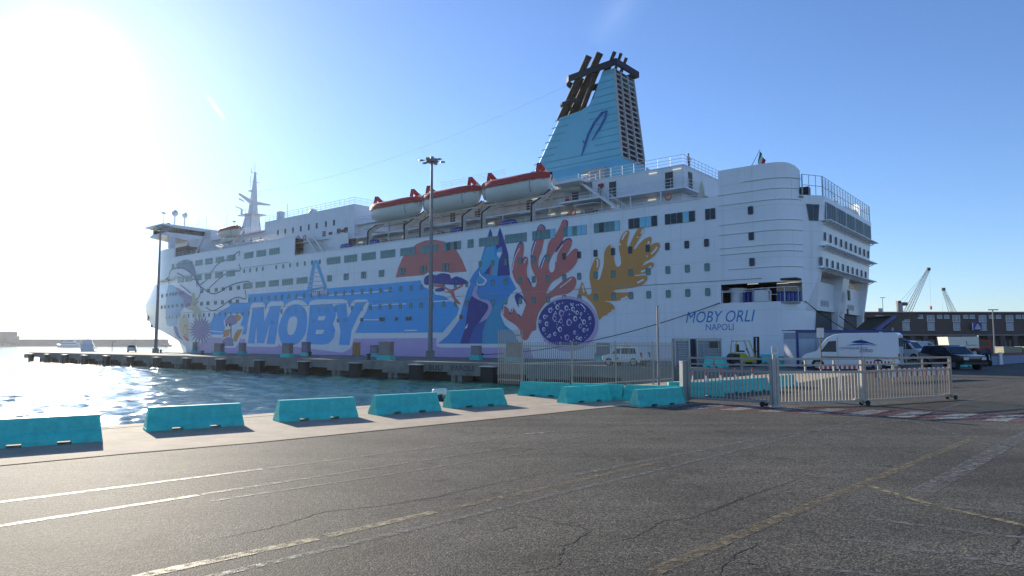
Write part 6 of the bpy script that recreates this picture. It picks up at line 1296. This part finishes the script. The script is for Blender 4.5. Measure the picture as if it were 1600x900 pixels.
MB().prism([(-1, -1.1, .6), (1, -1.1, .6), (1.1, -1.1, 1.3), (.9, -1.1, 2.3), (-.8, -1.1, 2.4)], (0, 2.2, 0)).build('cab', mat('truck_red', (.3, .02, .02), .4), t); MB().box((.2, -1.12, 1.8), (1.1, .03, .6)).build('side_window', M_DARKGLASS, t); MB().box((-1.8, 0, .8), (2.2, 1.0, .3)).build('chassis', M_TRIM, t); wheels(t, (.4, -2.2), 2.2, .48)
# forklift
t = thing('forklift', 'yellow forklift truck with a tall black mast parked in front of the ferry', 'forklift', dep(1164, 569, 55).xy.to_3d()+Vector((0, 0, 0)), R(4))
slab_body(MB(), [(-1.15, .35), (.75, .35), (.75, .75), (.1, .8), (-.2, 1.05), (-.95, 1.1), (-1.2, .9)], 1.1).build('body', M_YELLOW, t); slab_body(MB(), [(-1.25, .3), (-.6, .3), (-.6, .98), (-1.1, 1.02), (-1.28, .8)], 1.12).build('counterweight', M_TRIM, t)
m = MB()
for y in (-.5, .5): m.tube([(-.95, y, 1.05), (-.85, y, 2.0), (.2, y, 2.02), (.62, y, .8)], .05, 6)
for x in (-.85, -.5, -.15, .2): m.beam((x, -.5, 2.02), (x, .5, 2.02), .05, .04)
m.build('overhead_guard', M_YELLOW, t)
m = MB()
for y in (-.32, .32): m.beam((.95, y, .1), (.98, y, 2.35), .12, .16)
for z in (.4, 1.2, 2.3): m.beam((.96, -.34, z), (.96, .34, z), .1, .08)
m.build('lift_mast', M_BLACK, t); m = MB(); m.box((1.15, 0, .5), (.08, .9, .5)); m.build('fork_carriage', M_BLACK, t)
for y in (-.3, .3): MB().box((1.7, y, .1), (1.05, .12, .05)).build('fork', M_STEEL, t)
MB().box((-.35, 0, 1.2), (.5, .5, .12)).build('seat', M_BLACK, t); MB().box((-.6, 0, 1.5), (.12, .48, .5)).build('seat_back', M_BLACK, t); MB().tube([(.35, 0, 1.0), (.1, 0, 1.45)], .03).build('steering_column', M_BLACK, t); wheels(t, (-.8, .55), 1.05, .32)
# motor scooters
def scooter(label, loc, rz, col):
    t = thing('motor_scooter', label, 'scooter', loc, rz, 'scooters parked at the low wall'); m = MB(); slab_body(m, [(-.75, .42), (-.1, .3), (.35, .28), (.5, .5), (.55, 1.0), (.42, 1.02), (.3, .5), (-.05, .45), (-.15, .78), (-.8, .8)], .36); m.build('body', col, t, smooth=True)
    MB().box((-.42, 0, .84), (.75, .3, .12)).build('seat', M_BLACK, t); m = MB(); m.tube([(.38, -.35, 1.08), (.42, 0, 1.05), (.38, .35, 1.08)], .025, 6); m.build('handlebar', M_BLACK, t); m = MB(); m.prism([(.55, -.2, 1.0), (.55, .2, 1.0), (.35, .17, 1.42), (.35, -.17, 1.42)], (.02, 0, .01)); m.build('windshield', M_DARKGLASS, t)
    MB().box((-.85, 0, 1.05), (.38, .4, .34)).build('top_box', M_BLACK, t); 
    for x in (-.62, .66): m = MB(); m.tube([(x, -.06, .24), (x, .06, .24)], .24, 14); m.build('wheel', M_TYRE, t, smooth=True)
    m = MB(); m.tube([(.5, 0, .95), (.66, 0, .24)], .05, 6); m.build('fork', M_STEEL, t); return t
scooter('black motor scooter nearer to the black car', G(1529, 572), R(-75), M_CARBLK); scooter('black motor scooter nearer to the low blue wall', G(1541, 571.5), R(-100), M_CARBLK)

# ------------------------------------------------------------ huts, cabin and slatted cabinets in the yard
t = thing('site_cabin', 'long pale site cabin with dark blue edges behind the white van', 'cabin', V2(24.0, 51.4), R(2)); W_, H_ = 6.9, 2.72
MB().span((-W_/2+.05, -1.2, .12), (W_/2-.05, 1.2, 2.15)).build('wall', mat('cabin_pale', (.46, .50, .56), .5, var=.08), t); MB().span((-W_/2+.05, -1.2, 2.15), (W_/2-.05, 1.2, 2.62)).build('fascia', mat('cabin_grey', (.26, .30, .36), .5, var=.08), t)
M_CBL = mat('cabin_blue', (.02, .035, .2), .45, var=.1)
for x in (-W_/2, W_/2): MB().box((x, -1.22, 1.36), (.14, .14, 2.72)).build('corner_post', M_CBL, t)
for z in (.08, 2.68): MB().box((0, -1.24, z), (W_, .12, .14)).build('edge_beam', M_CBL, t)
for i in range(1, 5): MB().box((-W_/2+i*W_/5, -1.212, 1.15), (.05, .03, 2.0)).build('panel_joint', M_FRAME, t)
MB().span((-W_/2-.05, -1.28, 2.75), (W_/2+.05, 1.28, 2.8)).build('roof', M_CBL, t)
m = MB(); m.box((0, 0, 0), (.2, .14, .24)); o = m.build('floodlight', M_WPLAST); o.location = dep(1376, 521, 49.7); o.rotation_euler = (0, 0, .5); tag(o, 'small white floodlight on the roof edge of the pale cabin', 'lamp')
t = thing('steel_container', 'violet corrugated steel container standing behind the rear of the white van', 'container', V2(28.15, 52.5), R(2)); m = MB(); P_ = []
for i in range(25): x = -.75+i*1.5/24; P_.append((x, -.03 if (i//2) % 2 else .03))
m.loft([[(x, -1.25+y, .1), (x, -1.25+y, 2.7)] for x, y in P_], False, False); m.build('corrugated_wall', mat('container_violet', (.13, .11, .22), .55, var=.15), t); MB().span((-.74, -1.15, .05), (.74, 1.2, 2.68)).build('container_box', MATS['container_violet'], t); MB().box((0, -1.24, 2.68), (1.56, .14, .14)).build('edge_beam', M_CBL, t)
t = thing('beige_hut', 'narrow beige hut with a brown panel right of the violet container', 'hut', dep(1401, 572, 47.5).xy.to_3d(), R(8)); MB().box((0, .5, 1.05), (.62, 1.0, 2.1)).build('wall', mat('hut_beige', (.36, .32, .23), .7, var=.15), t); MB().box((.06, -.01, 1.35), (.36, .03, .9)).build('brown_panel', mat('hut_brown', (.26, .18, .1), .6, var=.15), t); MB().box((0, .5, 2.13), (.7, 1.1, .07)).build('roof', M_FRAME, t)
t = thing('canopy', 'blue edged canopy roof rising over the yard behind the cabin', 'canopy', dep(1400, 537, 70).xy.to_3d())
def at70(px, py): q = dep(px, py, 70); b0 = dep(1400, 537, 70); return Vector((q.x-b0.x, 0, q.z))
MB().prism([at70(*p) for p in ((1368, 514), (1398, 493), (1402, 495), (1374, 517))], (0, 0.5, 0)).build('edge_girder', mat('girder_violet', (.14, .14, .3), .5), t); MB().prism([at70(*p) for p in ((1398, 493), (1418, 490.5), (1440, 493), (1430, 498), (1414, 499), (1396, 513), (1380, 515), (1402, 495))], (0, 6.0, 0)).build('soffit', mat('soffit_brown', (.12, .10, .07), .8, var=.2), t); MB().tube([at70(1394, 512), Vector((at70(1394, 512).x, 0, 0))], .12).build('support', M_STEEL, t); MB().tube([at70(1373, 515)+Vector((0, 3, 0)), Vector((at70(1373, 515).x, 3, 0))], .12).build('support', M_STEEL, t)
t = thing('tarpaulin_awning', 'bright blue awning sloping down right of the beige hut', 'awning', dep(1402, 537, 58).xy.to_3d()); q0 = dep(1402, 537, 58)
def at58(px, py): q = dep(px, py, 58); return Vector((q.x-q0.x, 0, q.z))
MB().prism([at58(*p) for p in ((1393, 521), (1396, 518.5), (1402, 520), (1408, 527), (1424, 534), (1424, 535.5), (1406, 529))], (0, 1.6, 0)).build('cloth', mat('awning_blue', (.09, .2, .5), .6), t)
for x_ in (1396, 1423): MB().tube([at58(x_, 530)+Vector((0, .8, 0)), Vector((at58(x_, 530).x, .8, 0))], .03).build('support', M_STEEL, t)
def slatted(x0, x1, label, panel=False):
    a, b = dep(x0, 572, 55), dep(x1, 572, 55); w = b.x-a.x; t = thing('slatted_cabinet', label, 'cabinet', ((a.x+b.x)/2, 55, 0), 0, 'slatted cabinets by the ferry'); H_ = 2.26
    MB().box((0, .6, H_/2), (w-.1, 1.0, H_-.1)).build('cabinet_body', mat('cabinet_shade', (.22, .25, .28), .6, var=.1), t)
    for x in (-w/2+.05, w/2-.05): MB().box((x, .04, H_/2), (.1, .12, H_)).build('corner_post', M_STEEL, t)
    MB().box((0, .04, H_-.12), (w-.2, .1, .22)).build('top_rail', M_STEEL, t)
    sm = MB().box((0, 0, 0), (w-.22, .05, .07)).mesh('slat', mat('slat_grey', (.5, .53, .56), .5, var=.08))
    for i in range(14): obj('slat', sm, t, (0, .05, .2+i*.135), (R(35), 0, 0))
    MB().box((-.22*w, -.02, 1.0), (.05, .05, 1.9)).build('upright', M_STEEL, t)
    if panel: MB().box((.2*w, -.01, 1.72), (.72, .06, .5)).build('dark_panel', mat('panel_dark', (.04, .05, .045), .5), t); MB().box((w/2-.28, -.02, 1.0), (.05, .05, 2.0)).build('upright', M_STEEL, t)
slatted(1054.5, 1078, 'narrow slatted steel cabinet, left of the pair before the ferry'); slatted(1089, 1128.5, 'wide slatted steel cabinet with a dark panel, right of the pair before the ferry', True)
MB().box((14.85, 55.9, 1.1), (.95, .2, 2.2)).build('infill', MATS['cabinet_shade'] if False else mat('infill_dark', (.06, .085, .11), .6), None); o = bpy.data.objects['infill']; o.name = 'dark_gap_fill'; tag(o, 'dark sheet standing for the dark gap between the two slatted cabinets', 'filler')  # dark sheet added where only a dark gap shows between the cabinets
# low painted wall, planter boxes
a, b = dep(1546, 560, 58), dep(1660, 560, 78); d = (b-a); t = thing('low_wall', 'low blue grey wall with a red upper band at the right edge', 'wall', (a.x, a.y, 0), math.atan2(d.y, d.x)); L_ = d.xy.length
MB().span((0, 0, 0), (L_, .3, .75)).build('lower_band', mat('wall_blue', (.2, .24, .36), .7, var=.2), t); MB().span((0, -.01, .75), (L_, .31, .98)).build('upper_band', mat('wall_red', (.2, .045, .05), .7, var=.2), t); MB().span((2.8, -.12, 0), (3.7, -.02, 1.05)).build('white_pillar', M_WPLAST, t)
t = thing('storage_crate', 'yellowish storage crate behind the low wall at the right', 'crate', dep(1576, 552, 88).xy.to_3d()); MB().box((0, 0, .9), (2.3, 1.6, .9)).build('crate_body', mat('crate_olive', (.3, .29, .18), .7, var=.25), t); MB().box((0, 0, 1.38), (2.4, 1.7, .08)).build('lid', M_FRAME, t); MB().box((0, 0, .22), (2.2, 1.5, .44)).build('base', M_DARK, t)
t = thing('storage_crate', 'pale storage crate cut by the right edge of the picture', 'crate', dep(1599, 552, 88).xy.to_3d()); MB().box((0, 0, .95), (1.0, 1.6, 1.0)).build('crate_body', mat('crate_pale', (.42, .38, .28), .7, var=.2), t); MB().box((0, 0, .22), (.9, 1.5, .44)).build('base', M_DARK, t)

# ------------------------------------------------------------ brick building, lamp posts, cranes
M_BRICK = mat('dark_brick', (.10, .065, .055), .9, var=.3, vscale=1.5); nt = M_BRICK.node_tree; bk = nt.nodes.new('ShaderNodeTexBrick'); bk.inputs['Scale'].default_value = 4; bk.inputs['Color1'].default_value = (.115, .07, .058, 1); bk.inputs['Color2'].default_value = (.085, .055, .05, 1); bk.inputs['Mortar'].default_value = (.16, .14, .13, 1); tcx = nt.nodes.new('ShaderNodeTexCoord'); sp_ = nt.nodes.new('ShaderNodeSeparateXYZ'); cb_ = nt.nodes.new('ShaderNodeCombineXYZ'); nt.links.new(tcx.outputs['Object'], sp_.inputs[0]); nt.links.new(sp_.outputs[0], cb_.inputs[0]); nt.links.new(sp_.outputs[2], cb_.inputs[1]); nt.links.new(cb_.outputs[0], bk.inputs['Vector']); nt.links.new(bk.outputs[0], nt.nodes['Principled BSDF'].inputs['Base Color'])
BY = 145.0
t = thing('brick_building', 'long dark brick harbour building with pale windows and an arcade along the right background', 'building', (110, BY, 0)); bx = lambda px: dep(px, 500, BY).x-110
bz = lambda py: dep(1500, py, BY).z
x0, x1 = bx(1338), bx(1860)
MB().span((x0, 0, bz(523)), (x1, 14, bz(489.5))).build('wall', M_BRICK, t); MB().span((x0, 2.5, 0), (x1, 14, bz(523))).build('arcade_wall', mat('arcade_grey', (.15, .14, .13), .8, var=.3, vscale=.4), t); MB().span((x0-.4, -.4, bz(489.5)), (x1, 14.4, bz(488))).build('cornice', mat('cornice_red', (.2, .09, .08), .8), t); MB().span((x0-.2, -.2, bz(488)), (x1, 14.2, bz(487))).build('roof', mat('roof_grey', (.4, .4, .4), .8), t); MB().span((x0, -.1, bz(524.5)), (x1, .05, bz(522.5))).build('string_course', mat('course', (.25, .22, .2), .8), t)
pm_ = MB().box((0, .35, bz(523)/2), (.9, .7, bz(523))).mesh('arcade_pier', M_BRICK)
px_ = 1345
while px_ < 1700: obj('arcade_pier', pm_, t, (bx(px_), 0, 0)); px_ += 20
M_WPALE = mat('window_pale', (.30, .33, .36), .4, var=.3, vscale=.8); M_WFR = mat('window_bar_white', (.55, .55, .55), .5)
def bwin(px, w, ya, yb, rows=2, cols=2):
    X = bx(px); Wd_ = w/1083*BY; z0, z1 = bz(yb), bz(ya); o = MB().span((X-Wd_/2, -.03, z0), (X+Wd_/2, .02, z1)).build('window', M_WPALE, t); m = MB()
    for i in range(cols+1): x = X-Wd_/2+Wd_*i/cols; m.span((x-.06, -.09, z0), (x+.06, -.03, z1))
    for j in range(rows+1): z = z0+(z1-z0)*j/rows; m.span((X-Wd_/2, -.085, z-.06), (X+Wd_/2, -.03, z+.06))
    m.build('frame', M_WFR, o); MB().span((X-Wd_/2-.1, -.2, z0-.14), (X+Wd_/2+.1, 0, z0-.06)).build('sill', M_WFR, o)
for px in (1374, 1415, 1454, 1494, 1535, 1577, 1618, 1659): bwin(px, 11, 493, 502.5); bwin(px, 10, 505, 515.5, 3, 3)
for px in (1438, 1468, 1479, 1509, 1519, 1549, 1560, 1591, 1601, 1632): bwin(px, 7, 492.5, 497, 1, 1)
for px in (1414, 1424, 1444, 1466, 1486, 1508, 1530, 1556, 1577, 1594): X = bx(px); MB().span((X-.8, 2.4, .2), (X+.8, 2.48, 2.6)).build('shop_window', M_WPALE if px % 3 else M_DARKGLASS, t)
q = dep(1527, 510, BY-.6); t2 = thing('triangle_sign', 'violet blue square sign with a white triangle emblem on the brick building', 'sign', q); MB().box((0, 0, 0), (1.75, .25, 1.6)).build('sign_plate', mat('sign_violet', (.05, .03, .3), .5), t2); m = MB(); 
for a_, b_ in (((-.55, -.5), (0, .5)), ((0, .5), (.55, -.5)), ((.55, -.5), (-.55, -.5)), ((-.22, -.45), (0, 0)), ((0, 0), (.22, -.45))): m.beam((a_[0], -.15, a_[1]), (b_[0], -.15, b_[1]), .06, .14)
m.build('emblem', M_WPLAST, t2); MB().box((-.98, 0, 0), (.12, .2, 1.6)).build('side_strip', M_WPLAST, t2)
def streetlamp(px, py0, y, top, label, arm=True):
    b = dep(px, py0, y); h = dep(px, top, y).z; t = thing('street_lamp', label, 'lamp post', (b.x, y, 0)); MB().lathe([(.13, 0), (.07, h)], n=8).build('pole', M_POLE, t); m = MB(); m.box((0, 0, h), (1.5, .3, .14)); m.build('lamp_head', M_FRAME, t)
streetlamp(1554.5, 548, 100, 484, 'grey street lamp in front of the brick building at the right'); streetlamp(1382, 540, 190, 465, 'distant lamp post rising above the roof near the stern'); streetlamp(175, 549, 158, 534, 'short lamp post far out on the pier by the white hatchback')
o = bpy.data.objects['street_lamp.002']; o.children[1].scale = (.3, 1, 1)
def lattice(m, a, b, w0, w1, n, r):
    a, b = Vector(a), Vector(b); d = (b-a).normalized(); u = d.cross(Vector((0, 1, 0))).normalized(); v = d.cross(u); L0 = []
    for i in range(n+1): c = a.lerp(b, i/n); w = lerp(w0, w1, i/n)/2; L0.append([c+u*w+v*w, c-u*w+v*w, c-u*w-v*w, c+u*w-v*w])
    for k in range(4): m.tube([L0[0][k], L0[-1][k]], r, 4, False)
    for i in range(n):
        for k in range(4): m.tube([L0[i][k], L0[i+1][(k+1) % 4]], r*.6, 3, False)
CY = 330.0
M_CRN = mat('crane_grey', (.3, .28, .28), .6, var=.1)
t = thing('harbour_crane', 'large lattice boom harbour crane rising above the brick building', 'crane', dep(1408, 537, CY).xy.to_3d()); c0 = t.location.copy(); A_ = lambda px, py, dy=0: dep(px, py, CY)-Vector((c0.x, c0.y-dy, 0))
m = MB(); lattice(m, A_(1417, 490), A_(1450, 422), 2.4, 1.0, 14, .13); m.build('boom', M_CRN, t); MB().lathe([(1.6, 0), (1.4, A_(1408, 474).z)], n=10).build('tower', M_CRN, t); m = MB(); m.box(A_(1409, 475), (4.5, 2, 1.6)); m.box(A_(1404, 474), (1.5, 2, 2.4)); m.build('tower_head', M_BLACK, t); m = MB()
for q in ((1405, 473), (1411, 474)): m.tube([A_(*q), A_(1449, 423)], .06, 3)
m.tube([A_(1452, 424), A_(1454.5, 480)], .06, 3); m.build('cable', M_CRN, t); MB().box(A_(1450.5, 420.5), (1.6, 1, 1.4)).build('boom_head', M_BLACK, t); MB().box(A_(1454.5, 481), (.7, .7, 1.6)).build('hook_block', M_RED, t)
CY = 420.0
t = thing('harbour_crane', 'smaller lattice boom crane right of the large crane, leaning left', 'crane', dep(1490, 537, CY).xy.to_3d()); c0 = t.location.copy()
m = MB(); lattice(m, A_(1490, 492), A_(1474, 452), 3.0, 1.0, 10, .13); m.build('boom', M_CRN, t); MB().box(A_(1474, 452), (2, 1, 1.8)).build('boom_head', M_BLACK, t); m = MB(); m.tube([A_(1474, 452), A_(1494, 490)], .06, 3); m.tube([A_(1473, 453), A_(1473, 488)], .06, 3); m.build('cable', M_CRN, t); MB().lathe([(2.2, 0), (2.0, A_(1490, 490).z)], n=10).build('tower', M_CRN, t)
# things on the building roof
for px, w, h, lb in ((1374, 4, 3, 'small grey roof unit on the brick building near the stern'),):
    q = dep(px, 487, BY+4); o = MB().box((0, 0, .45), (.9, .9, .9)).build('roof_unit', M_FRAME); o.location = (q.x, q.y, bz(487)); tag(o, lb, 'roof unit')

# ------------------------------------------------------------ the far side of the harbour
M_BRK = mat('breakwater_concrete', (.2, .19, .185), .9, var=.2, vscale=.05)
BW = 900.0
t = thing('breakwater', 'long grey concrete breakwater wall across the harbour mouth', 'breakwater', dep(140, 537, BW).xy.to_3d()); bo = t.location.copy(); B_ = lambda px, py: dep(px, py, BW)-Vector((bo.x, bo.y, 0))
a, b = B_(8, 530), B_(256, 530.5); MB().span((a.x, 0, -4), (b.x, 12, a.z)).build('wall', M_BRK, t); MB().span((a.x, -6, -4), (b.x, 0, .6)).build('wall_footing', M_BRK, t); a, b = B_(-40, 520), B_(8.5, 518); MB().span((a.x, -3, -4), (b.x, 22, b.z)).build('head_tower', M_BRK, t)
m = MB(); 
for i in range(46):
    q = B_(random.uniform(-30, 34), 541); r = random.uniform(2, 4); m.ball((q.x, -12+random.uniform(-4, 4), -1.5), r, 6, 4)
for i in range(14): q = B_(random.uniform(252, 268), 541); m.ball((q.x, -2+random.uniform(-4, 6), -1.2+random.random()*2.2*max(0, (266-random.uniform(252, 268))/14)), random.uniform(1.5, 3), 6, 4)
m.build('rock_armour', M_BRK, t, kind='stuff')
q = dep(27, 540, BW-20); t = thing('harbour_light', 'small harbour light on a pole at the breakwater end', 'light', (q.x, q.y, -1)); MB().lathe([(.7, 0), (.6, 8)], n=8).build('pole', M_BRK, t); MB().lathe([(1.0, 8), (2.4, 10.4), (2.4, 11.8), (.6, 12.6)], n=10).build('lantern', M_BRK, t)
def boat(label, loc, rz, L_, B, H, cabs, mast_, hullm, cat='boat'):
    t = thing('harbour_boat', label, cat, loc, rz); rings = []
    for x, k, up in ((-1, .82, 1), (-.6, 1, 1), (.2, 1, 1.02), (.65, .78, 1.12), (.9, .35, 1.3), (1, .04, 1.4)): rings.append([(x*L_/2, -B/2*k, H*up), (x*L_/2*.97, -B/2*k*.8, 0), (x*L_/2*.95, 0, -H*.35), (x*L_/2*.97, B/2*k*.8, 0), (x*L_/2, B/2*k, H*up)])
    MB().loft(rings).build('hull', hullm, t, smooth=False)
    for x0, x1, w, z0, z1 in cabs:
        c = MB(); c.loft([[(x0, -w/2, z0), (x1, -w/2, z0), (x1, w/2, z0), (x0, w/2, z0)], [(x0+.2, -w/2*.9, z1), (x1-(z1-z0)*.3, -w/2*.9, z1), (x1-(z1-z0)*.3, w/2*.9, z1), (x0+.2, w/2*.9, z1)]]); cb = c.build('cabin', M_VWHITE, t)
        z = lerp(z0, z1, .6); MB().span((x0+.15, -w/2*.97, z-(z1-z0)*.16), (x1-(z1-z0)*.12, w/2*.97, z+(z1-z0)*.16)).build('window_band', M_DARKGLASS, cb)
    m = MB()
    for x, z0, z1 in mast_: m.tube([(x, 0, z0), (x, 0, z1)], .07, 5); m.beam((x, -1, lerp(z0, z1, .7)), (x, 1, lerp(z0, z1, .7)), .08, .08)
    m.build('mast', M_FRAME, t); m = MB(); rail_run(m, [(-L_/2*.9, -B/2*.8, H), (L_/2*.3, -B/2*.95, H)], .9, 1.5, .03, (.5, 1.0)); m.build('guard_rail', M_WHITE, t); return t
q = dep(137, 548, 178); boat('grey and white pilot boat moored behind the far pier end', (q.x, q.y, WATER_Z), R(118), 12, 4.0, 1.8, ((-3.0, 2.2, 2.9, 1.8, 3.6), (-1.6, 1.0, 2.1, 3.6, 4.5)), ((-.5, 4.5, 6.9),), mat('boat_hull_grey', (.09, .1, .12), .5))
q = dep(107, 541, 640); boat('pale two decked harbour boat in the glare before the breakwater', (q.x, q.y, WATER_Z), R(178), 22, 6.5, 2.4, ((-9, 6, 5.5, 2.4, 4.8), (-6, 4, 5.0, 4.8, 7.0)), ((0, 7, 9.5),), M_VWHITE)

# ------------------------------------------------------------ people aboard
person('person in a pale shirt standing at the glazed stern rail', Wd(20.3, 13.0, 16.35), ROTZ+.3, L_TOP, D_TRS, 0.05, .3)
person('person in a dark jacket by the stairs below the funnel', Wd(44.1, 2.55, 19.2), ROTZ-1.6, D_JKT, D_TRS, .12, .15)
person('person in a pale shirt looking over the top deck rail by the flag', Wd(33.9, 5.4, 21.88), ROTZ, L_TOP, D_TRS, .0, .3)
for s, b, z, lb in ((20.35, 4.6, 16.9, ''),): MB().box(S(20.6, 3.4, 16.9), (.8, .8, 1.0)).build('terrace_bench', M_BLACK, ferry)

# ------------------------------------------------------------ the air over the harbour
def haze(density=0.00009):
    me = MB().span((-1200, -60, -5.2), (900, 1150, 62)).mesh('haze', [])
    m = bpy.data.materials.new('haze'); m.use_nodes = True; nt = m.node_tree; nt.nodes.clear(); o = nt.nodes.new('ShaderNodeOutputMaterial'); v = nt.nodes.new('ShaderNodeVolumePrincipled')
    v.inputs['Color'].default_value = (0.92, 0.95, 1.0, 1); v.inputs['Density'].default_value = density; v.inputs['Anisotropy'].default_value = 0.6
    nt.links.new(v.outputs[0], o.inputs['Volume']); me.materials.append(m); return obj('haze', me, kind='stuff')
haze()
